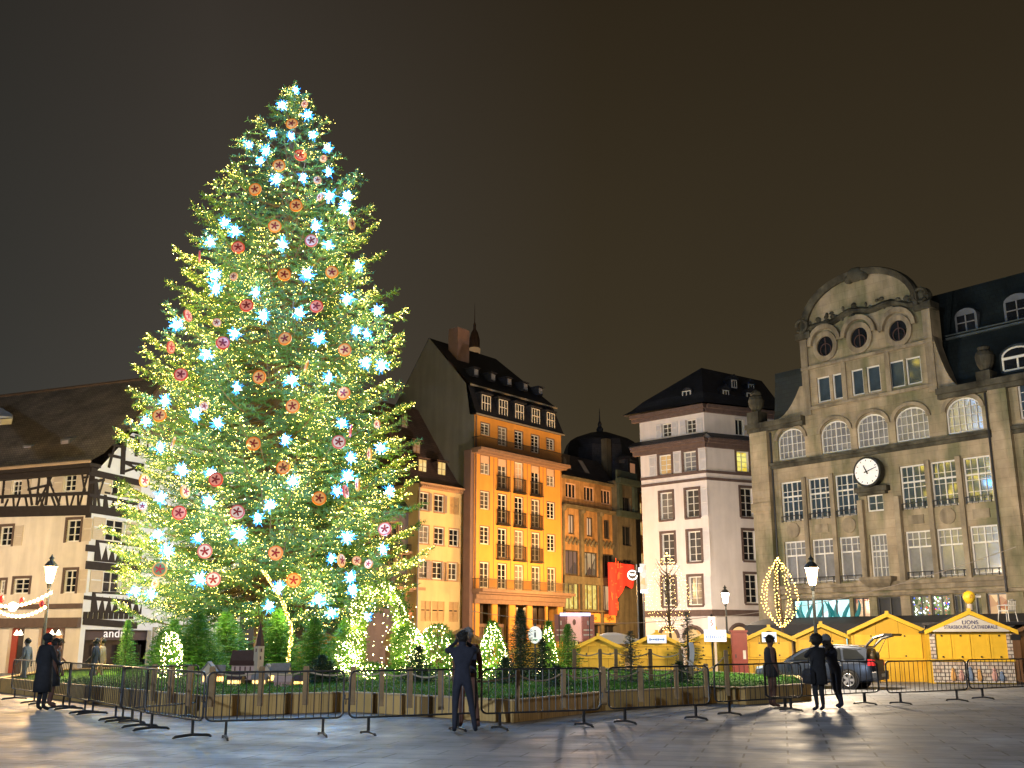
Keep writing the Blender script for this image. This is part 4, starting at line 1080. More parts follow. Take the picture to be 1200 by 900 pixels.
def far_turret():
    c = at(556,408,112); m = pm('turret_dark',(.16,.10,.08),.8,.3,2); lit = emi('turret_light',(.8,.5,.25),.2,False)
    t = thing('church_turret','slender dark church turret with a lit gallery rising behind the orange block','turret',(c.x,c.y,0))
    z = c.z
    g = MB(); g.lathe([(a*.5,b) for a,b in [(1.4,0),(1.4,z-2.6),(1.7,z-2.4),(1.7,z-2.0),(1.1,z-1.9),(1.05,z-.6)]],8); g.build('shaft',m,t)
    g = MB(); g.lathe([(a*.5,b) for a,b in [(1.25,z-.6),(1.3,z-.45),(1.3,z-.1),(1.2,z)]],8); g.build('gallery',lit,t)
    g = MB(); g.lathe([(a*.5,b) for a,b in [(1.15,z+.01),(1.2,z+.9),(.75,z+1.8),(.3,z+2.2),(.32,z+2.7),(.1,z+3.0),(.03,z+5.2)]],8); g.build('cap',m,t)
    g = MB(); g.tube([(-4.2,0,z-2.0),(-.7,0,z-2.3)],.08,4); g.tube([(-4.2,0,z-.2),(-.6,0,z-.3)],.07,4); g.build('gantry',m,t)
far_turret()

# ------------------------------------------------------------------ half-timbered house on the left
def timber_house():
    C = at(104,600,55); Lp = at(0,604,55*1.045)
    FA = Fac.line(Lp, C, -70, 93)
    pB = at(156,606,58.6)
    q = Fac.line(FA.B, pB, 93, 222)
    # facade B stands square to A
    nB = FA.n; LB = 13.0
    FB = Fac((FA.B.x,FA.B.y),(FA.B.x+nB.x*LB, FA.B.y+nB.y*LB))
    cream = pm('cream_render',(.76,.69,.58),.85,.1,.8,.2,.2,grime=.15); white = pm('white_panel_render',(.70,.74,.82),.85,.08,1)
    tim = DARKWOOD; tile = bricky('roof_old_tile',(.19,.155,.13),(.24,.195,.16),(.08,.066,.055),.19,.16,.012,.85,'xz',.45)
    brown = pm('brown_stone',(.11,.075,.06),.8,.2,3); shut = pm('cream_shutter',(.58,.50,.40),.7,.08,3)
    B = Building('half_timbered_house', 'half-timbered corner house with a huge old tiled roof, cream front and a shoe shop below', 'house', FA)
    LA = FA.L
    zE = FA.z(104,546)-.15; z3 = FA.z(104,600); z3b = z3-.05; zS = FA.z(93,726); zg = FA.z(93,734)
    # ---- A: cream front
    holes = []
    def win(F,px0,px1,y0,y1,cols=2,rows=3,sur=.14,smat=brown,hl=holes,**k):
        a,b,c,d = F.rect(px0,y0,px1,y1); hl.append((a,b,c,d)); return B.window(F,a,b,c,d,dep=.14,cols=cols,rows=rows,surround=sur,smat=smat,proud=.03,**k)
    for px0,px1,y0,y1 in ((14,25,563,581),(75,89,556,576)):
        a,b,c,d = FA.rect(px0,y0,px1,y1); win(FA,px0,px1,y0,y1,sur=0)
        B.shutter(FA,a-.75,a-.05,c,d,shut); B.shutter(FA,b+.05,b+.7,c,d,shut)
    for px0,px1,y0,y1 in ((0,14,617,640),(78,94,609,635),(0,6,680,696),(16,34,678,696),(75,89,668,695)):
        a,b,c,d = FA.rect(px0,y0,px1,y1); win(FA,px0,px1,y0,y1,rows=3)
        if y0 < 640: B.shutter(FA,b+.2,b+.8,c,d,shut)
        if px0 == 75: B.shutter(FA,b+.2,b+.75,c,d,shut)
    for px0,px1 in ((8,26),(43,74)): 
        a,b = FA.u(px0,765),FA.u(px1,765); holes.append((a,b,0,FA.z(60,735)))
        g = MB(); g.quad((a,.3,0),(b,.3,0),(b,.3,FA.z(60,735)),(a,.3,FA.z(60,735))); o = B.part(g,'shop_door',room('shop_interior',(.015,.02,.012),(.22,.10,.05),.7,1.5),FA)
        g = MB(); w_ = (b-a)
        g.box(a,a+w_*.38,.2,.26,0,FA.z(60,735)-.05); g.build('door_leaf',pm('red_door',(.30,.05,.03),.6,.2,2),o)
        for t in (.5,.75):
            g = MB(); x = a+w_*t; g.lathe([(.02,.25),(.14,0),(.02,-.02)],8,(x,-.0,FA.z(60,738)-.25)); g.build('shop_lamp',emi('lamp_spot',(1,.85,.6),6,False),o)
        if px0 == 43:
            x = a+w_*.66; g = MB(); g.box(x-.2,x+.22,.2,.24,1.35,1.95); g.build('poster',room('poster_orange',(.9,.15,.02),(1,.55,.2),.8,5),o)
    hA = holes
    w = MB(); wall_mb(w,0,LA,0,zE,hA,.3); w.quad((0,0,0),(0,LB,0),(0,LB,zE),(0,0,zE)); B.part(w,'wall',cream,FA)
    g = MB()
    def beam(F,x0,y0,x1,y1,wd=.2,mb=None,d=.05):
        """timber between two facade points"""
        a = Vector(F.uv(x0,y0)); b = Vector(F.uv(x1,y1)); e = (b-a).normalized(); n = Vector((-e.y,e.x))*wd/2
        mb.prism([tuple(a-n),tuple(b-n),tuple(b+n),tuple(a+n)], -d-random.uniform(0,.012), -.003, 'y')
    tm = MB()
    for (x0,y0,x1,y1,wd) in ((-60,598,104,596,.34),(-60,560,104,552,.26),(-60,585,104,578,.18),(-60,605,104,601,.25),
        (58,556,54,592,.16),(47,556,43,592,.12),(55,556,70,592,.12),(33,560,38,592,.13),(33,574,60,568,.13),(62,556,44,592,.10),(6,560,3,590,.16),(10,585,4,599,.1),(16,583,17,598,.1),(24,582,19,598,.1),(30,581,33,598,.1),
        (60,579,66,595,.1),(72,578,68,595,.1),(78,577,80,595,.1),(88,577,83,595,.1),(92,577,92,595,.1),(98,576,93,595,.1),(97,556,100,576,.12),(104,553,98,576,.1),(98,560,104,559,.12),(45,577,52,596,.1),(54,577,47,596,.1),
        (-20,560,-22,595,.16),(-40,560,-42,595,.16)):
        beam(FA,x0,y0,x1,y1,wd,tm)
    tm.box(LA-.34,LA,-.075,-.003,z3-.3,zE)
    B.part(tm,'timber_frame',tim,FA)
    g = MB(); g.box(-.2,LA-.0,-.18,-.003,FA.z(93,710)-.12,FA.z(93,710)+.12); g.box(-.2,LA,-.25,-.003,zg-.05,zS+.1); B.part(g,'string_course',brown,FA)
    g = MB(); g.box(-.3,LA+.35,-.75,-.002,zE-.02,zE+.16); g.box(-.3,LA+.1,-.4,-.002,zE-.3,zE-.022); B.part(g,'eaves',tim,FA)
    g = MB(); g.tube([(-.3,-.85,zE+.22),(LA+.4,-.85,zE+.22)],.09,6); B.part(g,'gutter',pm('copper_gutter',(.45,.33,.22),.45,.1,3),FA)
    # ---- B: white timbered front under the half hip
    hb = []; zB = FB.z
    zE2 = FB.z(150,555)
    wl = MB(); tb = MB()
    for px0,px1,y0,y1,rows in ((132,150,559,583,2),(124,146,609,635,3),(121,141,670,695,2)):
        a,b,c,d = FB.rect(px0,y0,px1,y1); win(FB,px0,px1,y0,y1,2,rows,0,hl=hb)
        B.shutter(FB,a-.95,a-.1,c,d,shut); B.shutter(FB,b+.1,b+.95,c,d,shut)
    for px0,px1,y0,y1 in ((148,158,513,529),(163,172,515,532)): win(FB,px0,px1,y0,y1,1,2,.1,tim,hl=hb)
    zP = FB.z(130,660)
    a,b = FB.u(98,760),FB.u(176,760); hb.append((a,b,0,FB.z(130,738)))
    a2,b2 = FB.u(199,760),FB.u(213,760); hb.append((a2,b2,0,FB.z(200,744)))
    zEB = FB.z(110,553)
    wall_mb(wl,0,LB,0,zEB,hb[:3]+hb[5:],.3)
    # gable field above
    uM = LB/2; zR = FA.z(150,447,LB/2)
    zH = FB.z(146,505)                                            # foot of the half hip
    sl = (zR-zEB)/uM
    def edge(zz): return (zz-zEB)/sl
    gz = [h for h in hb[3:5]]
    zt_ = zH
    wl.poly([(0,0,zEB),(LB,0,zEB),(LB-edge(zt_),0,zt_),(edge(zt_),0,zt_)])
    wl.quad((LB,0,0),(LB,LA,0),(LB,LA,zEB),(LB,0,zEB))
    B.part(wl,'gable_wall',white,FB)
    for (x0,y0,x1,y1,wd) in ((104,553,172,568,.34),(112,561,110,600,.2),(104,566,122,562,.15),(122,558,114,584,.13),(113,566,116,596,.13),(104,580,168,592,.18),(104,596,168,606,.42),(145,508,143,556,.3),(160,510,159,535,.2),
        (128,520,143,524,.15),(136,514,127,548,.14),(126,533,144,537,.15),(144,541,168,545,.14),(145,542,168,553,.12),(168,545,145,553,.12),(150,542,160,552,.1),
        (100,642,165,648,.34),(100,662,165,668,.42),(98,700,160,706,.2),(97,728,160,733,.34)):
        beam(FB,x0,y0,x1,y1,wd,tb)
    tri = MB()
    for (yy,xa,xb,xs) in ((588,121,166,(128,136,144,152,160)),(645,111,166,(119,127,135,143,151,159)),(705,107,166,(115,123,131,139,147,155,163))):
        ua, zc_ = FB.uv(xa,yy); ub, _ = FB.uv(xb,yy); tb.box(ua,ub,-.048,-.003,zc_-.55,zc_+.55)
        for x in xs:
            u0,_ = FB.uv(x,yy); tri.prism([(u0-.27,zc_+.42),(u0+.27,zc_+.42),(u0,zc_-.45)], -.056, -.050, 'y')
    B.part(tri,'infill_panel',white,FB)
    for x in range(100,158,6): u0,zz = FB.uv(x,722); tb.box(u0-.16,u0+.1,-.06,-.003,zz-.15,zz+.22)
    B.part(tb,'timber_frame',tim,FB)
    g = MB(); g.quad((a,.9,0),(b,.9,0),(b,.9,FB.z(130,738)),(a,.9,FB.z(130,738))); o = B.part(g,'shop_front',glass('shop_glass',(.035,.026,.028),.12,.6),FB)
    g = MB(); zs0,zs1 = FB.z(130,752)-.35,FB.z(130,738); g.box(a,b,.3,.5,FB.z(130,750),zs1); f = g.build('shop_fascia',pm('maroon_fascia',(.06,.04,.045),.6,.2,2),o)
    ux,zx = FB.uv(137,742,.28); text('andré',.64,emi('shop_letters',(.85,.83,.86),.45,False),f,Matrix.Translation((ux,.28,zx-.02)),sx=1.25)
    g = MB(); 
    for t in (.0,.33,.66,.97): g.box(a+(b-a)*t,a+(b-a)*t+.1,.6,.88,0,zs0+.2)
    g.box(a,b,.62,.86,.0,.12)
    g.build('shop_frame',pm('dark_bronze',(.03,.028,.03),.4),o)
    g = MB(); g.quad((a2,.3,0),(b2,.3,0),(b2,.3,4),(a2,.3,4)); B.part(g,'side_window',GL_DARK,FB)
    g = MB(); u0,_ = FB.uv(177,760); u1,_ = FB.uv(197,760); g.box(u0,u1,-.15,-.003,0,FB.z(188,735)); B.part(g,'pier',pm('pale_stone',(.45,.42,.38),.8,.15,2),FB)
    # ---- roof: long ridge along A, half hip over B, flared eaves
    rf = MB(); ov = .95
    zr = zR
    # in A's frame: x along A, y inward
    yR = LB/2; xh = LA - (zr-zH)/2.6
    eave = [(-.95,zE+.18),(.0,zE+.75),(1.1,zE+1.85)]
    k = (zr-(zE+1.85))/(yR-1.1)
    def slope_y(zz): return 1.1+(zz-zE-1.85)/k
    yH = slope_y(zH)
    x0 = -12
    rf.loft([[(x0,y,zz),(LA+.45,y,zz)] for y,zz in eave+[(yH,zH)]],0,False,False)
    rf.quad((x0,yH,zH),(LA+.45,yH,zH),(xh,yR,zr),(x0,yR,zr))
    rf.loft([[(x0,LB-y,zz),(LA+.45,LB-y,zz)] for y,zz in eave+[(yH,zH)]],0,False,False)
    rf.quad((x0,LB-yH,zH),(LA+.45,LB-yH,zH),(xh,yR,zr),(x0,yR,zr))
    rf.quad((LA+.45,yH-.12,zH-.04),(LA+.45,LB-yH+.12,zH-.04),(xh,yR,zr+.02),(xh,yR,zr+.02)) if False else rf.poly([(LA+.45,yH,zH),(LA+.45,LB-yH,zH),(xh,yR,zr)])
    B.part(rf,'roof',tile,FA)
    g = MB(); g.tube([(x0,yR,zr+.03),(xh,yR,zr+.03),(LA+.48,yH,zH)],.11,5); B.part(g,'ridge_tiles',pm('ridge_tile',(.13,.085,.06),.85,.3,4),FA)
    # roof windows (small shed dormers)
    zn = pm('zinc_pale',(.12,.125,.135),.45,.15,3)
    for px,py in ((34,529),(78,522)):
        # point on the slope
        best = None
        for i in range(200):
            y = 1.1+(yR-1.1)*i/200; u0,zz = FA.uv(px,py,y)
            e_ = abs(zz-(zE+1.85+k*(y-1.1)))
            if best is None or e_ < best[0]: best = (e_,u0,y,zz)
        _,u0,y,zz = best
        d = MB(); d.loft([[(u0-.34,y-.15,zz-.35),(u0+.34,y-.15,zz-.35),(u0+.34,y-.15,zz+.35),(u0-.34,y-.15,zz+.35)],[(u0-.34,y+1.5,zz+.95),(u0+.34,y+1.5,zz+.95),(u0+.34,y+1.5,zz+1.0),(u0-.34,y+1.5,zz+1.0)]]); o = B.part(d,'dormer',zn,FA)
        d = MB(); d.quad((u0-.24,y-.155,zz-.22),(u0+.24,y-.155,zz-.22),(u0+.24,y-.155,zz+.25),(u0-.24,y-.155,zz+.25)); d.build('pane',pm('dormer_glass_pale',(.35,.32,.38),.3),o)
    return B, FA, FB
TH, TFA, TFB = timber_house()

def eave_house():
    """tip of a neighbouring roof at the left edge"""
    p = at(14,491,44); z = p.z
    h = thing('neighbour_house','corner of a neighbouring gabled house roof poking in at the left edge','house',(p.x,p.y,0),R(27))
    m = pm('cream_render',(.66,.55,.40))
    w = MB(); w.prism([(-9,0),(-6.2,0),(-6.2,z-.1),(-5.5,z+2.6),(-9,z-.1)],0,8,'y'); w.build('wall',m,h)
    r = MB()
    r.prism([(-1.65,z-.12),(0,z-.02),(0,z+.1),(-5.5,z+3.0),(-11,z+.1),(-11,z-.02),(-9.4,z-.12),(-5.5,z+2.7)],-.5,1.0,'y'); r.build('roof',SLATE,h)
    f = MB(); f.quad((-1.6,-.51,z-.3),(.02,-.51,z-.03),(.02,-.51,z+.0),(-1.6,-.51,z-.02)); f.quad((-1.6,-.4,z-.36),(.02,-.4,z-.04),(.02,1,z-.04),(-1.6,1,z-.36)); f.build('soffit',pm('pale_soffit',(.20,.18,.15),.8,.15,2),h)
eave_house()
# ------------------------------------------------------------------ raised bed round the great tree
BED_H = .42
BED_PX = [(96,823),(234,840),(409,834),(480,838.5),(568,845),(602,847),(710,833),(840,824),(876,826)]
def raised_bed():
    P = [gnd(x,y) for x,y in BED_PX]
    P += [Vector((8.5,31,0)),Vector((10.0,38,0)),Vector((8.0,44,0)),Vector((0,56,0)),Vector((-16,57,0)),Vector((-20,47,0)),Vector((-17,36,0))]
    wood = bricky('bed_planks',(.56,.36,.13),(.62,.42,.17),(.25,.15,.055),.14,4.0,.006,.7,'xz',.2,.15,.2)
    # vertical boards: planks follow the outline, cap on top
    t = thing('raised_bed','low plank-sided raised bed filled with lawn around the giant Christmas tree','planter',(0,0,0))
    n = len(P); g = MB(); cap = MB()
    cen = sum(P, Vector())/n
    for i in range(n):
        a, b = P[i], P[(i+1)%n]; e = (b-a); L_ = e.length; e = e/L_; nin = Vector((-e.y,e.x,0))
        if nin.dot(cen-a) < 0: nin = -nin
        k = max(1,int(L_/.24))
        for q in range(k):
            p0, p1 = a+e*(L_*q/k), a+e*(L_*(q+1)/k-.006); o_ = random.uniform(0,.006)*nin
            g.add([p0+o_,p1+o_,p1+nin*.05,p0+nin*.05]+[v+Vector((0,0,BED_H)) for v in (p0+o_,p1+o_,p1+nin*.05,p0+nin*.05)],[(0,1,5,4),(1,2,6,5),(3,0,4,7),(4,5,6,7)])
        z0,z1 = BED_H+.002,BED_H+.035
        q4 = [a-nin*.02-e*.0,b-nin*.02,b+nin*.14,a+nin*.14]
        cap.add([v+Vector((0,0,z0)) for v in q4]+[v+Vector((0,0,z1)) for v in q4],[(0,1,5,4),(1,2,6,5),(2,3,7,6),(3,0,4,7),(4,5,6,7)])
    g.build('plank_side',wood,t); cap.build('capping_board',pm('pale_board',(.50,.38,.22),.7,.15,3),t)
    # lawn: gently mounded sheet plus blades
    grass = pm('lawn_soil',(.045,.13,.018),.95,.4,3,.6,.1)
    L2 = [p+(cen-p).normalized()*.08 for p in P]
    rings = []
    for f,h in ((0,BED_H-.03),(.12,BED_H-.01),(.3,BED_H+.03),(.6,BED_H+.08),(.97,BED_H+.1)):
        rings.append([tuple(Vector((p.x+(cen.x-p.x)*f,p.y+(cen.y-p.y)*f,h+ (random.uniform(-.015,.015) if f else 0)))) for p in L2])
    lm = MB(); lm.loft(rings,0,True); o = lm.build('lawn',grass); tag(o,kind='structure'); o.data.polygons.foreach_set('use_smooth',[True]*len(o.data.polygons))
    # blades
    def inside(x,y):
        c = False
        for i in range(n):
            a,b = L2[i],L2[(i+1)%n]
            if (a.y>y)!=(b.y>y) and x < (b.x-a.x)*(y-a.y)/(b.y-a.y)+a.x: c = not c
        return c
    V=[];F=[]
    cnt=0
    while cnt < 34000:
        y = 22+ (random.random()**1.6)*22; x = random.uniform(-14,10)
        if not inside(x,y): continue
        dmin = min(1, .0)
        f = 0
        z = BED_H+.02
        # mound height by distance to the outline, roughly
        r = ((x-cen.x)**2+(y-cen.y)**2)**.5/16; z = BED_H + .10*max(0,1-r)
        a = random.uniform(0,6.28); h = random.uniform(.025,.06); w=.014; lx,ly = random.uniform(-.04,.04),random.uniform(-.04,.04)
        b=len(V); V += [(x-w*math.cos(a),y-w*math.sin(a),z),(x+w*math.cos(a),y+w*math.sin(a),z),(x+lx,y+ly,z+h)]; F.append((b,b+1,b+2)); cnt+=1
    me = bpy.data.meshes.new('grass'); me.from_pydata(V,[],F); me.materials.append(pm('grass_blade',(.06,.19,.02),.6,.35,4,0,.3))
    o = link(bpy.data.objects.new('grass',me)); tag(o,'short lit lawn grass on the raised bed','grass',kind='stuff')
    return P, cen
BEDP, BEDC = raised_bed()
def bed_z(x,y):
    r = ((x-BEDC.x)**2+(y-BEDC.y)**2)**.5/16
    return BED_H + .10*max(0,1-r)

def rope_fence(px, label, sag=.22, lights=False):
    t = thing('rope_fence', label, 'fence', (0,0,0)); wm = pm('post_wood',(.26,.17,.085),.8,.3,4,.3); rm = pm('rope',(.45,.37,.26),.9,.2,10)
    pts = []
    for x,y,h in px:
        p = gnd(x,y,BED_H+.03); pts.append((p,h))
        g = MB(); w=.052+random.uniform(-.005,.007); lean = random.uniform(-.02,.02)
        g.loft([[(p.x-w,p.y-w,p.z-.2),(p.x+w,p.y-w,p.z-.2),(p.x+w,p.y+w,p.z-.2),(p.x-w,p.y+w,p.z-.2)],
                [(p.x-w+lean,p.y-w,p.z+h-.03),(p.x+w+lean,p.y-w,p.z+h-.03),(p.x+w+lean,p.y+w,p.z+h-.03),(p.x-w+lean,p.y+w,p.z+h-.03)],
                [(p.x-w*.7+lean,p.y-w*.7,p.z+h),(p.x+w*.7+lean,p.y-w*.7,p.z+h),(p.x+w*.7+lean,p.y+w*.7,p.z+h),(p.x-w*.7+lean,p.y+w*.7,p.z+h)]])
        g.build('post',wm,t)
    for (a,ha),(b,hb) in zip(pts,pts[1:]):
        A = a+Vector((0,0,ha-.1)); Bv = b+Vector((0,0,hb-.1)); g = MB()
        g.tube([A+(Bv-A)*(i/8)-Vector((0,0,sag*4*(i/8)*(1-i/8)*(Bv-A).length/2.4)) for i in range(9)],.017,5); g.build('rope',rm,t)
rope_fence([(179,811,.64),(199,813,.64),(221,816,.64),(248,817,.64),(305,816,.63),(358,815,.63),(413,815,.62),(447,816.5,.62),(480,818,.62),(517,820,.62),(606,822,.62),(660,818,.62),(708,815,.62),(751,812,.62),(793,809,.62),(829,807.5,.62)],
           'rope and wooden post fence along the front edge of the raised bed')
rope_fence([(673,799,.95),(704,799,.95),(722,799,.95),(763,799,.95),(799,800,.95),(853,806,.95)],
           'second rope and post fence standing further back on the right of the raised bed', .3)

# ------------------------------------------------------------------ crowd barriers
def barrier_mesh():
    mt = pm('galvanised_dark',(.06,.06,.065),.38,.35,6,0,.5,.6)
    L_, z0, z1, r = 2.3, .30, 1.10, .10
    t = thing('crowd_barrier','x','barrier')
    fr = []
    for (cx,cz,a0) in ((L_-r,z1-r,0),(r,z1-r,90),(r,z0+r,180),(L_-r,z0+r,270)):
        for k in range(4): a = R(a0+30*k); fr.append((cx+r*math.cos(a),0,cz+r*math.sin(a)))
    fr.append(fr[0]); fr.append(fr[1])
    g = MB(); g.tube(fr,.019,6); g.build('frame',mt,t,smooth=True)
    g = MB()
    for k in range(1,18): x = L_*k/18; g.tube([(x,0,z0+.005),(x,0,z1-.005)],.0085,4)
    g.build('bars',mt,t)
    for x in (.34,L_-.34):
        g = MB(); g.box(x-.02,x+.02,-.018,.018,.035,z0+.01); g.tube([(x,-.34,.0),(x,-.30,.03),(x,0,.055),(x,.30,.03),(x,.34,.0)],[.02,.024,.026,.024,.02],5); g.build('foot',mt,t)
    g = MB(); g.tube([(-.02,0,.62),(-.075,0,.62),(-.075,0,.7)],.011,4); g.build('hook',mt,t); g = MB(); g.tube([(L_+.0,0,.62),(L_+.045,0,.62),(L_+.045,0,.52)],.011,4); g.build('hook',mt,t)
    return t, L_
BAR, BARL = barrier_mesh()
BARS = [((1138,820),(1232,815),'dark steel crowd barrier at the right edge before the painted stall'),
 ((1041,826),(1135,821),'dark steel crowd barrier before the big plain yellow hut, right of the car'),
 ((899,833),(1036,824.5),'dark steel crowd barrier right behind the hugging couple'),
 ((839,839),(940,832),'dark steel crowd barrier overlapping its neighbour near the red cabinet'),
 ((714,849),(832,842),'dark steel crowd barrier in front of the two small firs on the bed'),
 ((564,856),(706,850),'dark steel crowd barrier just right of the photographing couple'),
 ((408,862),(560,855),'dark steel crowd barrier behind the photographing couple, facing the lit ivy arch'),
 ((239,867),(403,861.5),'dark steel crowd barrier in front of the miniature church'),
 ((168,854),(235,867),'dark steel barrier set at an angle left of the miniature village'),
 ((139,845),(170,854),'steel barrier second in the receding row past the corner'),
 ((103,836),(139,845.5),'steel barrier hung with wire loops in the receding left row'),
 ((77,831),(103,837),'steel barrier just right of the man in the long coat'),
 ((45,825),(78,831),'steel barrier behind the man in the long coat'),
 ((12,819),(45,825),'farthest steel barrier at the left end of the row'),
 ((140,849),(232,840),'spare steel barrier standing behind the corner of the row')]
for i,(a,b,lab) in enumerate(BARS):
    A,Bp = gnd(*a),gnd(*b); rz = math.atan2(Bp.y-A.y,Bp.x-A.x); ln = (Bp-A).length
    o = BAR if i == 0 else copy_tree(BAR)
    o.location = A; o.rotation_euler = (R(random.uniform(-1,1)),0,rz+R(random.uniform(-1.5,1.5))); o.scale = (ln/BARL*.985,1,1); o['label'] = lab; o['group'] = 'crowd barriers round the raised bed'

# ------------------------------------------------------------------ street lamps
def street_lamp(px,py_lamp,Y,label,power,color,glow,h=None):
    p = at(px,py_lamp,Y); zc = p.z
    t = thing('street_lamp',label,'street lamp',(p.x,p.y,0),0,'lantern street lamps on the square')
    m = pm('lamp_post_paint',(.05,.055,.055),.45,.2,5,0,.5,.3)
    g = MB(); g.lathe([(.16,0),(.16,.25),(.11,.32),(.10,.9),(.075,1.0),(.05,zc-.55),(.065,zc-.5),(.1,zc-.36)],10); g.build('post',m,t,smooth=False)
    g = MB(); g.lathe([(.10,zc-.35),(.13,zc-.28),(.215,zc+.2),(.215,zc+.25)],8); o = g.build('lantern_glass',emi('lantern_'+label[:12],color,glow,False),t); o.visible_shadow = True
    g = MB(); g.lathe([(.27,zc+.25),(.25,zc+.30),(.12,zc+.45),(.07,zc+.47),(.07,zc+.53),(.11,zc+.56),(.05,zc+.62),(.01,zc+.72)],8); g.build('cap',m,t)
    ld = bpy.data.lights.new('lamp_light','POINT'); ld.energy = power; ld.color = color; ld.shadow_soft_size = .3
    l = bpy.data.objects.new('lamp_light',ld); link(l,t); l.location = (0,0,zc-.02)
    # the light leaves through the glass: the lantern panes cast no shadow of their own
    o.visible_shadow = False
    return t
street_lamp(59,672,40,'lit lantern lamp post before the cream half-timbered house front',4200,(1,.60,.24),30)
street_lamp(850,700,63,'small lit lantern lamp in front of the white corner townhouse',1500,(1,.80,.58),30)
street_lamp(951.5,674,37.5,'lit lantern lamp post behind the hugging couple and the car',4200,(1,.78,.52),30)
# ------------------------------------------------------------------ market huts
YEL = bricky('yellow_boards',(.74,.44,.03),(.80,.49,.04),(.30,.15,.005),.9,3.0,.009,.55,'xz',.16,.12,.25)
YELT = pm('yellow_trim',(.86,.53,.035),.5,.1,3)
ROOFB = pm('hut_roof_felt',(.045,.042,.04),.85,.2,3,.3)
def hut(x0,x1,py_ridge,py_base,Y,label,yaw=0.0,mat=None,roof=None,board=None,shut=2,ylabel=None):
    """gabled wooden market hut; x0..x1 its front in the picture, front plane at depth Y"""
    a, b = at(x0,752,Y), at(x1,752,Y); w = (b.x-a.x)/math.cos(yaw); c = (a+b)/2
    zr = at((x0+x1)/2,py_ridge,Y).z; ze = zr - w*.24
    mat = mat or YEL
    t = thing('market_hut',label,'market hut',(c.x,c.y,0),yaw,'yellow wooden market huts')
    hw = w/2; D = 2.2
    g = MB(); iw = hw-.1
    g.poly([(-iw,0,0),(iw,0,0),(iw,0,ze-.05),(0,0,zr-.12),(-iw,0,ze-.05)]); g.poly([(-iw,D,0),(iw,D,0),(iw,D,ze-.05),(0,D,zr-.12),(-iw,D,ze-.05)])
    g.quad((-iw,0,0),(-iw,D,0),(-iw,D,ze-.05),(-iw,0,ze-.05)); g.quad((iw,0,0),(iw,0,ze-.05),(iw,D,ze-.05),(iw,D,0)); g.build('wall',mat,t)
    for s in (-1,1):
        r = MB(); r.loft([[(0,y,zr-.06),(s*(hw+.04),y,ze-.06),(s*(hw+.04),y,ze),(0,y,zr)] for y in (-.32,D+.2)]); r.build('roof',roof or ROOFB,t)
        f = MB(); f.loft([[(0,y,zr-.14),(s*(hw+.08),y,ze-.13),(s*(hw+.08),y,ze+.03),(0,y,zr+.03)] for y in (-.37,-.325)]); f.build('barge_board',YELT if mat is YEL else mat,t)
    if mat is YEL and shut:
        sw = iw-.12
        for s in range(shut):
            g = MB(); u0 = -sw+2*sw*s/shut+.012; u1 = -sw+2*sw*(s+1)/shut-.012; g.box(u0,u1,-.045,-.004,.95,ze-.12)
            mm = (u0+u1)/2
            g.box(u0,u0+.08,-.06,-.046,.95,ze-.12); g.box(u1-.08,u1,-.06,-.046,.95,ze-.12); g.box(u0+.081,u1-.081,-.06,-.046,1.4,1.48)
            o = g.build('shutter',YELT,t)
            g = MB(); g.box(mm-.03,mm+.03,-.09,-.062,ze-.2,ze-.14); g.build('hinge',IRON,o); g = MB(); g.box(mm-.03,mm+.03,-.09,-.062,1.0,1.06); g.build('hinge',IRON,o)
        g = MB(); g.box(-iw-.02,iw+.02,-.10,-.002,.86,.93); g.build('counter_ledge',YELT,t)
        g = MB(); g.box(-.07,.07,-.40,-.371,zr-.08,zr+.1); g.build('finial',YELT,t)
    if board:
        g = MB(); bw, bh, dz = board; g.box(-bw/2,bw/2,-.43,-.40,zr-dz-bh,zr-dz); o = g.build('name_board',emi('lit_board',(.72,.80,.95),.5,False),t)
        # faint illegible lettering: small blue strokes
        g = MB()
        for k in range(9): x = -bw*.36+bw*.72*k/8; h_ = bh*random.uniform(.14,.3); g.box(x-.03,x+.03,-.436,-.431,zr-dz-bh*.55-h_/2,zr-dz-bh*.55+h_/2)
        g.build('board_lettering',pm('board_blue',(.12,.25,.6),.6),o)
    return t, w, ze, zr
H1 = hut(1090,1184,716,802,42.5,'yellow hut with a white gable board reading LIONS and brick-painted counter',R(-14),shut=4)
H2 = hut(998,1083,719,799,45.0,'plain bright yellow hut with closed shutters right of the open car tailgate',R(-13))
H3 = hut(931,993,731,799,47,'yellow hut behind the parked car and lamp post',R(-11))
H4 = hut(873,929,735,799,47.5,'yellow hut with a small white board beside the red cabinet',R(-10),board=(.62,.42,.22))
H5 = hut(804,873,737,799,48,'yellow hut behind the white post-mounted signboard',R(-8))
H6 = hut(739,800,741,799,49,'yellow hut with a pale blue board under the netted light tree',R(-6),board=(.85,.36,.12))
H7 = hut(668,734,745,799,50,'yellow hut between the red banner and the round information sign',R(-4))
H8 = hut(600,660,748,799,50,'dull yellow hut behind the round information sign',0)
brown = bricky('brown_boards',(.30,.155,.06),(.34,.18,.07),(.16,.08,.03),.16,3,.006,.7,'xz',.2)
H9 = hut(508,572,737,799,50,'brown-roofed hut behind the photographing couple, below the yellow house',R(2),mat=brown,roof=pm('hut_roof_brown',(.34,.2,.09),.8,.2,2))
H10 = hut(1196,1262,722,803,44,'brown hut cut by the right edge of the photo',R(-14),mat=brown)
H11 = hut(347,418,742,799,52,'orange hut glimpsed through the foliage right of the miniature church',0,mat=bricky('orange_boards',(.55,.28,.05),(.6,.31,.06),(.3,.15,.02),.16,3,.006,.7,'xz',.2))
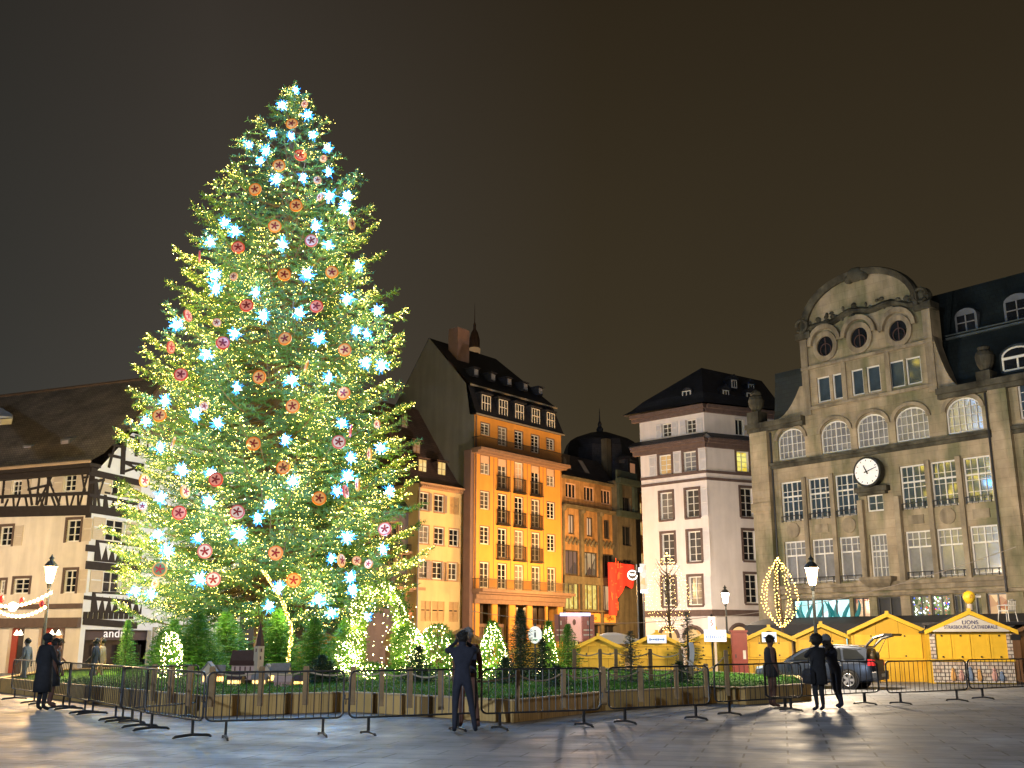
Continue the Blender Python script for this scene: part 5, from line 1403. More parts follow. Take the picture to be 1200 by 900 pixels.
def long_shed():
    a,b = at(452,752,52),at(512,752,52); t = thing('market_shed','long low shed with a tan sheet roof left of the photographing couple','market shed',((a.x+b.x)/2,52,0))
    w = (b.x-a.x)/2; z1 = at(480,741,52).z
    g = MB(); g.box(-w,w,0,2.5,0,z1-.5); g.build('wall',brown,t)
    g = MB(); g.loft([[(x,y,z) for y,z in ((-.5,z1-.62),(1.3,z1+.0),(2.8,z1-.5),(2.8,z1-.56),(1.3,z1-.06),(-.5,z1-.68))] for x in (-w-.1,w+.1)]); g.build('roof',pm('tan_sheet_roof',(.50,.34,.2),.6,.12,2),t)
long_shed()
def lions_details():
    t,w,ze,zr = H1; hw = w/2
    g = MB(); g.poly([(-hw*.86,-.385,ze+.02),(hw*.86,-.385,ze+.02),(0,-.385,zr-.17)]); g.poly([(-hw*.86,-.375,ze+.02),(hw*.86,-.375,ze+.02),(0,-.375,zr-.17)]); g.box(-hw*.86,hw*.86,-.384,-.376,ze-.02,ze+.02)
    o = g.build('gable_board',pm('white_sign_board',(.66,.62,.55),.6,.08,2),t)
    ink = pm('navy_ink',(.02,.025,.16),.6)
    text('LIONS',.22,ink,o,Matrix.Translation((0,-.39,ze+(zr-ze)*.42)),sx=.95); text('STRASBOURG CATHEDRALE',.185,ink,o,Matrix.Translation((0,-.39,ze+.15)),sx=.80)
    # brick-painted lower front and side posts
    b = bricky('painted_brick_pattern',(.62,.58,.52),(.55,.42,.33),(.16,.13,.12),.26,.14,.02,.7,'xz',.25,0,.1)
    g = MB(); g.box(-hw+.14,hw-.14,-.13,-.102,.06,.84); g.box(-hw+.12,-hw+.32,-.13,-.102,.94,ze-.1); g.box(hw-.32,hw-.12,-.13,-.102,.94,ze-.1); o = g.build('painted_front',b,t)
    g = MB()
    for k,(x,h) in enumerate(((-.75,.5),(-.45,.42),(-.12,.55),(.2,.45),(.75,.5),(1.0,.38))):
        g.lathe([(.05,0),(.11,.1),(.09,h*.6),(.05,h*.75),(.075,h*.85),(.02,h)],6,(x,-.135,.12),k%3)
    g.build('painted_figures',[pm('paint_ochre',(.55,.30,.10),.7),pm('paint_pink',(.5,.28,.25),.7),pm('paint_blue',(.16,.22,.35),.7)],o)
    # light bulb ornament on the ridge
    tp = t.matrix_basis @ Vector((0,-.3,zr))
    r = thing('bulb_ornament','yellow light-bulb shaped ornament standing on the gable of the painted hut','ornament',(t.location.x,t.location.y-.3,zr+.02)); r.scale = (.74,)*3
    g = MB(); g.lathe([(.13,0),(.15,.28),(.12,.33)],12); g.build('socket',pm('bulb_socket',(.6,.52,.45),.5),r)
    g = MB(); g.lathe([(.12,.33),(.2,.42),(.30,.58),(.32,.74),(.26,.9),(.12,1.0),(.01,1.02)],14); g.build('bulb',pm('bulb_yellow',(.85,.55,.03),.4),r,smooth=True)
    g = MB(); g.tube([(-.07,-.315,.62),(-.07,-.32,.8)],.015,4); g.tube([(.0,-.325,.62),(.0,-.325,.82)],.015,4); g.tube([(.07,-.315,.62),(.07,-.32,.8)],.015,4); g.build('filament',pm('bulb_line',(.3,.12,.01),.5),r)
    g = MB(); g.box(.33,.62,-.05,.0,.66,.76); g.build('arm',pm('arm_white',(.7,.68,.65),.5),r)
    # floodlight fixed at the right eave
    g = MB(); g.box(hw-.25,hw+.1,-.62,-.42,ze-.34,ze-.14); g.box(hw-.1,hw-.05,-.45,-.2,ze-.2,ze-.12); g.build('floodlight',IRON,t)
lions_details()
def plastic_chair():
    p = at(1181,728,44.5); t = thing('plastic_chair','white plastic garden chair standing on the stall roofs at the right','chair',(p.x,p.y,p.z-.02),R(-150)); m = pm('white_plastic',(.62,.60,.56),.45,.05,2)
    g = MB(); g.box(-.24,.24,-.22,.24,.42,.46); g.build('seat',m,t)
    g = MB()
    for k in range(5): x = -.2+.1*k; g.tube([(x,.24,.46),(x*1.05,.30,.85)],.022,4)
    g.tube([(-.23,.29,.84),(0,.33,.89),(.23,.29,.84)],.03,5); g.build('backrest',m,t)
    for x in (-.24,.24):
        for y in (-.2,.22): g = MB(); g.tube([(x,y,.44),(x*1.18,y*1.2,0)],.022,5); g.build('leg',m,t)
        g = MB(); g.tube([(x,-.2,.44),(x*1.1,-.22,.66),(x*1.1,.1,.67),(x,.28,.66)],.02,5); g.build('armrest',m,t)
    # shelf of roof behind the huts that carries it
    s = thing('stall_canopy','dark flat canopy running behind the huts at the right, under the white chair','canopy',(p.x-1.2,p.y+.4,0))
    g = MB(); g.box(-1.6,4,-.9,1.6,p.z-.14,p.z-.03); g.build('roof',pm('canopy_dark',(.04,.04,.045),.7,.2,2),s)
    for x in (-1.5,3.9):
        for y in (-.8,1.5): g = MB(); g.box(x-.05,x+.05,y-.05,y+.05,0,p.z-.142); g.build('post',IRON,s)
plastic_chair()
def red_cabinet():
    p = gnd(884,801); t = thing('cabinet','tall dark red utility cabinet beside the yellow huts','cabinet',(p.x,45.5,0),R(-5)); m = pm('dark_red_paint',(.22,.03,.02),.5,.2,3)
    g = MB(); g.box(-.32,.32,0,.4,0,2.0); g.box(-.36,.36,-.04,.44,2.002,2.08); g.build('body',m,t)
    g = MB(); g.box(-.28,.28,-.025,-.003,.1,1.92); o = g.build('door',m,t); g = MB(); g.box(.12,.24,-.03,-.027,.9,1.25); g.build('notice',pm('notice_pale',(.6,.55,.5),.7),o); g = MB(); g.box(-.2,-.16,-.06,-.026,.95,1.1); g.build('handle',IRON,o)
red_cabinet()
# ------------------------------------------------------------------ signs, banner, cables
def sign_i(px,py,Y,r,label,white,glyph=True,oval=1.2):
    p = at(px,py,Y); t = thing('information_sign',label,'sign',(p.x,p.y,0),0,None)
    g = MB(); g.tube([(0,.05,0),(0,.05,p.z+r*oval)],.035,8); g.build('pole',IRON,t)
    g = MB(); n = 24; g.prism([(r*math.cos(2*math.pi*i/n),p.z+r*oval*math.sin(2*math.pi*i/n)) for i in range(n)],-.04,.01,'y'); o = g.build('disc',emi('sign_white_'+str(px),white,.55,False,(.7,.7,.7)),t)
    ink = pm('sign_black',(.01,.01,.01),.5)
    text('i',r*1.55,ink,o,Matrix.Translation((0,-.055,p.z+r*.12)),sx=1.5)
    g = MB(); g.box(-r*.35,r*.35,-.05,-.042,p.z-r*.75,p.z-r*.6); g.build('green_line',pm('sign_green',(.1,.45,.2),.6),o)
    g = MB(); g.box(-.05,.05,-.08,.0,p.z+r*oval+.002,p.z+r*oval+.12); g.build('bracket',IRON,t)
sign_i(627,744,46,.30,'round white information sign with a black i above the firs',(.75,.85,.8))
def rect_sign():
    p = at(834,731,46); t = thing('information_sign','narrow white pole sign with a red mark above the market signboard','sign',(p.x,p.y,0))
    g = MB(); g.tube([(0,.06,0),(0,.06,p.z+.4)],.035,8); g.build('pole',IRON,t)
    g = MB(); g.box(-.15,.15,-.03,.02,p.z-.32,p.z+.3); o = g.build('panel',emi('panel_white',(.8,.78,.78),.6,False,(.7,.7,.7)),t)
    g = MB(); g.tube([(.0,-.04,p.z+.16),(-.05,-.04,p.z+.06),(.05,-.04,p.z),(-.04,-.04,p.z-.08)],.022,4); g.build('red_mark',pm('mark_red',(.6,.03,.08),.6),o)
    g = MB(); g.lathe([(.05,.3),(.06,.34),(.02,.42)],8,(0,-.0,p.z)); g.build('lamp_hood',IRON,t)
    q = at(838,745,45.2); s = thing('market_signboard','wide white signboard with pale blue lettering on a single post before the huts','sign',(q.x,q.y,0))
    g = MB(); g.box(-.05,.05,.0,.06,0,q.z-.25); g.build('post',pm('post_pale',(.55,.45,.35),.6),s)
    g = MB(); g.box(-.46,.46,-.035,.0,q.z-.24,q.z+.24); o = g.build('board',emi('lit_board',(.72,.80,.95),.5,False),s)
    g = MB()
    for k in range(10): x = -.36+.72*k/9; h_ = random.uniform(.06,.16); g.box(x-.02,x+.02,-.042,-.036,q.z-.05-h_/2,q.z-.05+h_/2)
    g.box(-.38,.38,-.042,-.036,q.z-.19,q.z-.165); g.build('board_lettering',pm('board_blue',(.12,.25,.6),.6),o)
rect_sign()
def red_banner():
    u0,z1 = DF.uv(712.5,659,-.9); u1,_ = DF.uv(744,657,-.9); _,z0 = DF.uv(717,721,-.9); um,zm = DF.uv(722,698,-.9); u2,_ = DF.uv(722,720,-.9)
    M = DF.M; o_ = DF.world(u0,-.9,0)
    t = thing('banner','long red banner with a ragged stepped edge hung before the dark store','banner',o_,math.atan2(DF.e.y,DF.e.x))
    g = MB(); w = u1-u0; pts = [(0,z1),(w,z1+.05),(w,z1-1.0),(w*.88,z1-2.1),(w*.62,zm+1.0),(w*.42,zm),(w*.33,zm-.2),(w*.33,z0),(0,z0)]
    cols = []
    nn = 12
    for i in range(nn):
        xa, xb = w*i/nn, w*(i+1)/nn
        def low(x):
            for (xa_,za),(xb_,zb) in zip(pts[1:],pts[2:]):
                if xb_ <= x <= xa_ and xa_ != xb_: return zb+(za-zb)*(x-xb_)/(xa_-xb_)
            return z0
        ya, yb = .08*math.sin(i*1.7), .08*math.sin((i+1)*1.7)
        la, lb = (z0 if xa < w*.33 else low(xa)), (z0 if xb <= w*.33+.01 else low(xb))
        for y_ in (0,.03): g.quad((xa,ya+y_,la),(xb,yb+y_,lb),(xb,yb+y_,z1+.02),(xa,ya+y_,z1))
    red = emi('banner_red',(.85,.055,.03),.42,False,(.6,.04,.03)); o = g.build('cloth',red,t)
    g = MB()
    for k in range(26):
        x = random.uniform(.1,w*.45); zz = random.uniform(z0+.2,z1-.2); L_ = random.uniform(.2,.7)
        if random.random() < .5: g.box(x,x+.05,-.13,-.11,zz,zz+L_)
        else: g.box(x,x+L_*.5,-.13,-.11,zz,zz+.05)
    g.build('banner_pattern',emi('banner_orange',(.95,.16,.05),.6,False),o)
    g = MB(); g.tube([(-.1,0,z1+.06),(w+.1,0,z1+.06)],.04,5); g.tube([(w*.5,0,z1+.06),(w*.5,.7,z1+.3)],.03,4); g.build('pole',IRON,t)
red_banner()
def round_light_sign():
    p = at(741,674,60); t = thing('round_sign','round white illuminated swirl sign on a slim pole before the dark store','sign',(p.x,p.y,0))
    g = MB(); g.tube([(.28,.1,0),(.28,.1,p.z+.6)],.05,6); g.tube([(.28,.1,p.z),(0,.05,p.z)],.03,5); g.build('pole',pm('pole_grey',(.2,.2,.21),.4,.1,4,0,.5,.6),t)
    g = MB(); n = 24; g.prism([(.27*math.cos(2*math.pi*i/n),p.z+.27*math.sin(2*math.pi*i/n)) for i in range(n)],-.05,.05,'y'); o = g.build('disc',pm('sign_disc_dark',(.22,.14,.10),.5),t)
    g = MB(); 
    for r in (.25,): g.tube([(r*math.cos(a*.24),-.07,p.z+r*math.sin(a*.24)) for a in range(3,27)],.03,5)
    g.tube([(-.17,-.07,p.z+.06),(0,-.07,p.z-.02),(.17,-.07,p.z+.06)],.028,5); g.ball((0,-.065,p.z+.02),(.13,.02,.05)); g.build('neon',emi('neon_white',(1,.95,.85),3.5,False),o)
    q = at(754,674,66); s = thing('lit_shop_sign','bright white and amber vertical shop sign in the alley gap','sign',(q.x,q.y,0))
    g = MB(); g.box(-.2,.2,0,.12,q.z-1.0,q.z+.7); o = g.build('panel',room('alley_sign',(.9,.6,.25),(1,.95,.85),1.0,3),s)
    g = MB(); g.box(-.2,.2,-.05,-.005,q.z-1.08,q.z-.9); g.box(-.3,-.1,-.06,-.006,q.z+.2,q.z+.45); g.build('neon',emi('neon_cool',(.75,.78,1),4,False),o)
    g = MB(); g.tube([(0,.3,0),(0,.3,q.z)],.06,6); g.build('pole',IRON,s)
round_light_sign()
def pennants():
    for px,col,lab in ((657.5,(.16,.055,.035),'dark brown shop banner with pale print, left of the pink one'),(673,(.70,.36,.28),'pale pink shop banner with a small emblem'),(689,(.20,.06,.04),'dark brown shop banner right of the pink one')):
        p = at(px,737,57); t = thing('shop_banner',lab,'banner',(p.x,p.y,0),0,'shop banners by the loggia')
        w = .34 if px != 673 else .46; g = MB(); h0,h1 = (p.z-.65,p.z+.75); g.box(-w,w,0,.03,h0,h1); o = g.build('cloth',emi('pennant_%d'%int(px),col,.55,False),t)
        g = MB()
        if px == 673: g.ball((0,-.01,p.z+.35),(.09,.015,.16),8,6); g.tube([(-.12,-.01,p.z-.1),(.1,-.01,p.z-.35)],.012,4); g.build('emblem',pm('emblem_brown',(.25,.12,.07),.6),o)
        else:
            for k in range(2): g.box(-w*.7,w*.7,-.012,-.003,p.z-.1-.25*k,p.z-.02-.25*k)
            g.box(-.04,.04,-.012,-.003,p.z+.2,p.z+.42); g.build('print',pm('print_cream',(.6,.5,.4),.6),o)
        g = MB(); g.tube([(0,.06,0),(0,.06,h1+.1)],.035,5); g.build('pole',IRON,t)
    p = at(673,720,56.6); t = thing('light_tube','cold white light bar above the shop banners','lamp',(p.x,p.y,0)); g = MB(); g.box(-.75,.85,0,.12,p.z-.08,p.z+.08); g.build('tube',emi('tube_cold',(.55,.62,1),1.6,False),t); g = MB(); g.tube([(-.8,.12,0),(-.8,.12,p.z)],.03,5); g.tube([(.8,.12,0),(.8,.12,p.z)],.03,5); g.build('post',IRON,t)
    p = at(722,747,54); t = thing('white_tent','low white tented roof between two yellow huts','tent',(p.x,p.y,0)); m = pm('tent_white',(.66,.6,.55),.6,.06,2)
    z = p.z; g = MB(); g.loft([[(-1.6,-1,z-.3),(1.6,-1,z-.3),(1.6,1.6,z-.3),(-1.6,1.6,z-.3)],[(-.9,-.3,z+.1),(.4,-.3,z+.15),(.4,.8,z+.15),(-.9,.8,z+.1)],[(-.4,.1,z+.24),(0,.1,z+.24),(0,.4,z+.24),(-.4,.4,z+.24)]]); g.build('canopy',m,t)
    for x in (-1.5,1.5):
        for y in (-.9,1.5): g = MB(); g.tube([(x,y,0),(x,y,z-.3)],.03,5); g.build('leg',IRON,t)
pennants()
def cables():
    cm = pm('cable_grey',(.35,.3,.26),.6)
    for k,(a,b,lab) in enumerate((((553,716,58),(838,722,58),'thin cable strung across the street in front of the loggia'),((840,723,58),(1190,641,47),'thin cable rising from the small lamp to the department store'))):
        A,Bp = at(*a),at(*b); g = MB(); g.tube([A+(Bp-A)*(i/16)-Vector((0,0,.5*4*(i/16)*(1-i/16))) for i in range(17)],.016,4); o = g.build('cable',cm); tag(o,lab,'cable')
cables()
# ------------------------------------------------------------------ foliage machinery
def tri_mesh(name, V, mats, parent=None, midx=None, verts_per=3):
    n = len(V)//verts_per
    me = bpy.data.meshes.new(name); me.vertices.add(len(V)); me.vertices.foreach_set('co', np.asarray(V,dtype=np.float32).ravel())
    me.loops.add(len(V)); me.loops.foreach_set('vertex_index', np.arange(len(V),dtype=np.int32))
    me.polygons.add(n); me.polygons.foreach_set('loop_start', np.arange(0,len(V),verts_per,dtype=np.int32))
    for m in mats: me.materials.append(m)
    if midx is not None: me.polygons.foreach_set('material_index', np.asarray(midx,dtype=np.int32))
    me.update(calc_edges=True); me.validate()
    return link(bpy.data.objects.new(name, me), parent)
def octa(P, r):
    """small light bulbs: one octahedron per point, as loose triangles"""
    P = np.asarray(P); r = np.broadcast_to(np.asarray(r,dtype=float),(len(P),))[:,None,None]
    d = np.array([[1,0,0],[-1,0,0],[0,1,0],[0,-1,0],[0,0,1],[0,0,-1]],float)
    f = np.array([[0,2,4],[2,1,4],[1,3,4],[3,0,4],[2,0,5],[1,2,5],[3,1,5],[0,3,5]])
    T = d[f.ravel()]                                              # 24,3
    return (P[:,None,:] + T[None]*r).reshape(-1,3)
def needles(O, D, L, W):
    """thin needle sprays: triangle from O along D, width W"""
    O = np.asarray(O); D = np.asarray(D); n = len(O)
    R_ = RNG.normal(size=(n,3)); S = np.cross(D,R_); S /= np.linalg.norm(S,axis=1,keepdims=True)+1e-9
    W = np.broadcast_to(np.asarray(W,dtype=float),(n,))[:,None]; L = np.broadcast_to(np.asarray(L,dtype=float),(n,))[:,None]
    return np.stack([O-S*W, O+S*W, O+D*L],1).reshape(-1,3)
def leafmat(name, c, var=.45, tr=.0):
    m = pm(name, c, .55, var, .55, 0, .35)
    return m
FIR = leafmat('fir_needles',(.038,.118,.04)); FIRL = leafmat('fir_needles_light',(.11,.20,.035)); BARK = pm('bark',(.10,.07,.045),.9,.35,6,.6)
WARM = (1,.80,.30)
LED = emi('fairy_light_warm',(1,.76,.14),24,False); LED2 = emi('fairy_light_dim',(1,.80,.18),9,False); LED3 = emi('fairy_light_bright',(1,.82,.34),44,False)
LEDW = emi('fairy_light_pale',(1,.84,.40),30,False)

TY = 46.0
TB = at(308,790,TY); TX = TB.x
prof_px = [(95,.02),(110,13),(130,24),(150,40),(175,60),(200,66),(225,88),(260,98),(300,108),(350,122),(400,137),(450,143),(500,152),(550,160),(600,170),(650,172),(690,166),(720,150),(738,120)]
PZ = []
for py,hw in prof_px:
    p = at(600,py,TY); d = ray(600,py); PZ.append((p.z, hw/FOC*TY/d.y))
PZ.sort()
ZS = np.array([a for a,_ in PZ]); RS = np.array([b for _,b in PZ])
def Rz(z): return float(np.interp(z,ZS,RS))
ZTOP = ZS.max(); ZBOT = ZS.min()
def great_tree():
    t = thing('christmas_tree','giant fir Christmas tree covered in warm fairy lights on the raised bed','tree',(TX,TY,0))
    g = MB(); g.lathe([(.62,.3),(.5,1.2),(.44,4),(.36,10),(.25,18),(.12,25),(.03,ZTOP-.2)],12); g.build('trunk',BARK,t,smooth=True)
    nO,nD,nL,nW,nM = [],[],[],[],[]; leds = []; br = MB(); bunch = []
    N = 400; ga = 2.39996
    for i in range(N):
        f = (i+.5)/N
        z = ZBOT+.9 + (ZTOP-ZBOT-1.3)*(1-(1-f)**1.0*1.0) if False else ZBOT+.6+(ZTOP-ZBOT-.9)*(1-math.sqrt(1-f*.985))/(1-math.sqrt(.015))
        az = i*ga + random.uniform(-.25,.25)
        # keep more of the crown on the side that is looked at and lit, the rest sparser
        Rr = Rz(z)*random.uniform(.80,1.10)
        if Rr < .35: Rr = .35
        hf = (z-ZBOT)/(ZTOP-ZBOT)
        rise = -.30+.75*hf                                         # low boughs sag, high ones climb
        droop = random.uniform(.10,.22)
        dx,dy = math.cos(az),math.sin(az)
        def pt(s): return np.array([dx*Rr*s, dy*Rr*s, z - Rr*(.0) + Rr*(rise*.55*(s-1) - droop*math.sin(math.pi*s*.9) + .10*s*s)])
        K = max(5,int(Rr/.34)); P = [pt(s) for s in np.linspace(.04,1,K)]
        br.tube(P,[.055*(1-s)+.012 for s in np.linspace(0,1,K)],4)
        lit = random.random() < .86
        dens = random.choice((.35,.7,1.0,1.3,1.8))*random.uniform(.8,1.2)
        for k in range(1,K):
            s = k/(K-1)
            if s < .3 and Rr > 3: continue
            fwd = P[k]-P[k-1]; fwd /= np.linalg.norm(fwd)+1e-9
            side = np.array([-dy,dx,0.])
            for sg in (-1,1):
                ln = (1.35*(1-s)**.7+.52)*min(1,Rr/3.2+.25)*random.uniform(.75,1.15)
                d = fwd*.62+side*sg*.8+np.array([0,0,random.uniform(-.22,.12)]); d /= np.linalg.norm(d)
                m = max(4,int(ln/.055)); q = np.linspace(.03,1,m)
                base = P[k][None]+d[None]*(q*ln)[:,None]; base[:,2] -= .12*ln*q**2
                for rep in range(2):
                    O = base+RNG.normal(0,.012,base.shape)
                    D = d[None]*.55+RNG.normal(0,.55,base.shape)+np.array([0,0,.12]); D /= np.linalg.norm(D,axis=1,keepdims=True)
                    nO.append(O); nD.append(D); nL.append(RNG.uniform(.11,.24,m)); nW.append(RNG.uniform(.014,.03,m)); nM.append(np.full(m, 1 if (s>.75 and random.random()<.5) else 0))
                if lit:
                    c = (1 if s > .35 else 0)*dens*(6.5 if s > .6 else 3.0)
                    c = int(c)+(random.random() < c-int(c))
                    for _ in range(c):
                        w = random.uniform(.2,1); p = P[k]+d*ln*w; leds.append(p+np.array([random.gauss(0,.03),random.gauss(0,.03),random.uniform(0,.08)-.12*ln*w*w]))
        # bough tip
        if lit and (dy < .45) and Rr > .5: q = pt(.93); bunch.append((Vector((q[0]*1.03,q[1]*1.03,q[2]+.22)),15*min(1.3,dens+.25)*min(1,Rr/3+.3)))
        if lit and dy < .3 and Rr > 3: q = pt(.70); bunch.append((Vector((q[0],q[1],q[2]+.3)),11*dens))
        tip = P[-1]; fwd = P[-1]-P[-2]; fwd /= np.linalg.norm(fwd)
        m = 40; O = tip[None]-fwd[None]*RNG.uniform(0,.4,m)[:,None]; D = fwd[None]*.8+RNG.normal(0,.5,(m,3)); D /= np.linalg.norm(D,axis=1,keepdims=True)
        nO.append(O); nD.append(D); nL.append(RNG.uniform(.12,.24,m)); nW.append(RNG.uniform(.010,.02,m)); nM.append(np.ones(m,int))
        if lit:
            for _ in range(7): leds.append(tip+np.array([random.gauss(0,.13),random.gauss(0,.13),random.gauss(0,.1)]))
    # leader
    m = 500; zz = RNG.uniform(ZTOP-2.2,ZTOP,m); O = np.stack([np.zeros(m),np.zeros(m),zz],1); D = RNG.normal(0,1,(m,3)); D[:,2] = abs(D[:,2])*.6; D /= np.linalg.norm(D,axis=1,keepdims=True)
    nO.append(O); nD.append(D); nL.append((ZTOP-zz)*.28+.12); nW.append(np.full(m,.014)); nM.append(np.ones(m,int))
    for _ in range(70): z = ZTOP-random.uniform(0,2.2); r = (ZTOP-z)*.22; a = random.uniform(0,6.28); leds.append(np.array([r*math.cos(a),r*math.sin(a),z]))
    br.build('boughs',BARK,t)
    V = needles(np.concatenate(nO),np.concatenate(nD),np.concatenate(nL),np.concatenate(nW))
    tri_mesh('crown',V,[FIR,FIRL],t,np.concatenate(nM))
    leds = np.array(leds); 
    # strings hanging straight down round the trunk
    for k in range(9):
        a = -math.pi/2+(k-4)*.30; r = random.uniform(.9,1.5)
        zs = np.arange(.9,5.2,.2); leds = np.concatenate([leds,np.stack([np.full(len(zs),r*math.cos(a)),np.full(len(zs),r*math.sin(a)),zs+random.uniform(0,.1)],1)])
    o = tri_mesh('fairy_lights',octa(leds,.005+.0145*RNG.random(len(leds))**1.8),[LED,LED2,LED3],None,np.repeat(RNG.choice(3,len(leds),p=[.38,.52,.10]),8))
    o.location = (TX,TY,0); tag(o,'countless warm fairy lights strung through the giant Christmas tree','fairy lights',kind='stuff')
    # the light the strings give: one lamp for every bunch of bulbs on an outer bough end
    for i,(q,w) in enumerate(bunch):
        ld = bpy.data.lights.new('string_fill_glow','POINT'); ld.energy = w*2.2; ld.color = (1,.72,.06); ld.shadow_soft_size = .22; ld.use_shadow = True
        l = bpy.data.objects.new('string_fill_glow',ld); link(l,o); l.location = q
    for k in range(9):  # unseen warm lamps added under the front boughs to brighten the firs
        a = R(180+22.5*(k-.0)); ld = bpy.data.lights.new('string_fill_glow','POINT'); ld.energy = 170; ld.color = (1,.82,.30); ld.shadow_soft_size = .25
        l = bpy.data.objects.new('string_fill_glow',ld); link(l,o); l.location = (6.2*math.cos(a),6.4*math.sin(a)-1.6,2.7)
    print('tree tris',len(V)//3,'leds',len(leds))
great_tree()
def on_tree(px,py,f=1.0):
    """point on the crown's outer skin, seen at that pixel"""
    d = ray(px,py); best = None
    for Y in np.arange(TY-8,TY+1.5,.05):
        k = Y/d.y; x = d.x*k; z = EYE+d.z*k; r = math.hypot(x-TX,Y-TY)
        if z < ZBOT-1.0: continue
        e = r-Rz(min(max(z,ZBOT),ZTOP))*f
        if best is None or abs(e) < best[0]: best = (abs(e),Vector((x,Y,z)))
        if e <= 0: return Vector((x,Y,z))
    return best[1]
STAR_PX = [(347,106),(331,124),(360,135),(319,157),(341,160),(367,159),(384,174),(292,170),(312,177),(324,211),(355,209),(386,230),(407,230),(404,244),(264,261),(276,271),(247,284),(370,265),(331,287),(385,287),(385,202),(305,189),
 (420,312),(252,322),(253,338),(300,343),(360,322),(407,350),(442,365),(309,371),(351,367),(275,391),(373,397),(417,388),(430,392),(242,416),(207,381),(447,429),(428,426),(341,446),(385,443),(194,470),(255,496),(401,496),(334,516),(188,525),(229,486),(446,525),(172,494),(411,537),(278,455),
 (247,554),(213,551),(343,565),(188,584),(245,587),(302,608),(281,627),(232,631),(185,627),(395,576),(407,559),(456,576),(407,630),(449,644),(388,655),(234,679),(158,693),(177,697),(327,688),(315,711),(388,718),(413,692),(411,677),(430,723),(373,703),(196,646),(316,593)]
DISC_PX = [(342,145,'o'),(352,182,'p'),(327,194,'o'),(299,222,'o'),(347,241,'o'),(322,265,'o'),(412,262,'e'),(365,282,'w'),(279,290,'p'),(372,211,'s'),(375,231,'s'),(379,186,'s'),(234,301,'r'),(357,122,'s'),
 (333,322,'o'),(389,319,'o'),(289,358,'p'),(371,359,'p'),(220,370,'r'),(254,378,'s'),(261,402,'p'),(334,397,'o'),(404,410,'o'),(359,429,'e'),(200,407,'r'),(212,439,'p'),(304,442,'o'),(403,461,'o'),(343,476,'o'),(239,476,'s'),(187,487,'o'),(297,520,'o'),(397,518,'w'),(411,505,'r'),(203,519,'e'),(442,497,'s'),(433,532,'e'),(274,324,'s'),
 (332,548,'o'),(374,584,'o'),(253,562,'p'),(210,601,'p'),(278,600,'w'),(240,646,'w'),(323,648,'o'),(250,679,'w'),(344,680,'o'),(187,667,'g'),(182,684,'s'),(169,563,'e'),(217,576,'e'),(167,593,'s'),(405,576,'r'),(419,568,'e'),(451,620,'w'),(400,657,'e'),(418,657,'s'),(432,661,'s'),(419,706,'e')]
ORD = ['topmost','second','third','fourth','fifth','sixth','seventh','eighth','ninth','tenth','eleventh','twelfth']
def where_words(pts, names, rowh):
    """plain words for which of the hung things this is: row from the top of the tree, then place in the row"""
    idx = sorted(range(len(pts)), key=lambda i: pts[i][1]); rows = []
    for i in idx:
        if rows and len(rows[-1]) < rowh: rows[-1].append(i)
        else: rows.append([i])
    out = {}
    for r,row in enumerate(rows):
        row.sort(key=lambda i: pts[i][0])
        for k,i in enumerate(row):
            n = len(row)
            pos = 'leftmost' if k == 0 else 'rightmost' if k == n-1 else {1:'second from left',2:'third from left',3:'fourth from left',4:'fifth from left',5:'sixth from left',6:'seventh from left'}[k]
            out[i] = '%s in the %s row from the top'%(pos, 'topmost' if r == 0 else ORD[r] if r < 12 else 'lowest') if r else '%s in the top row'%pos
    return out
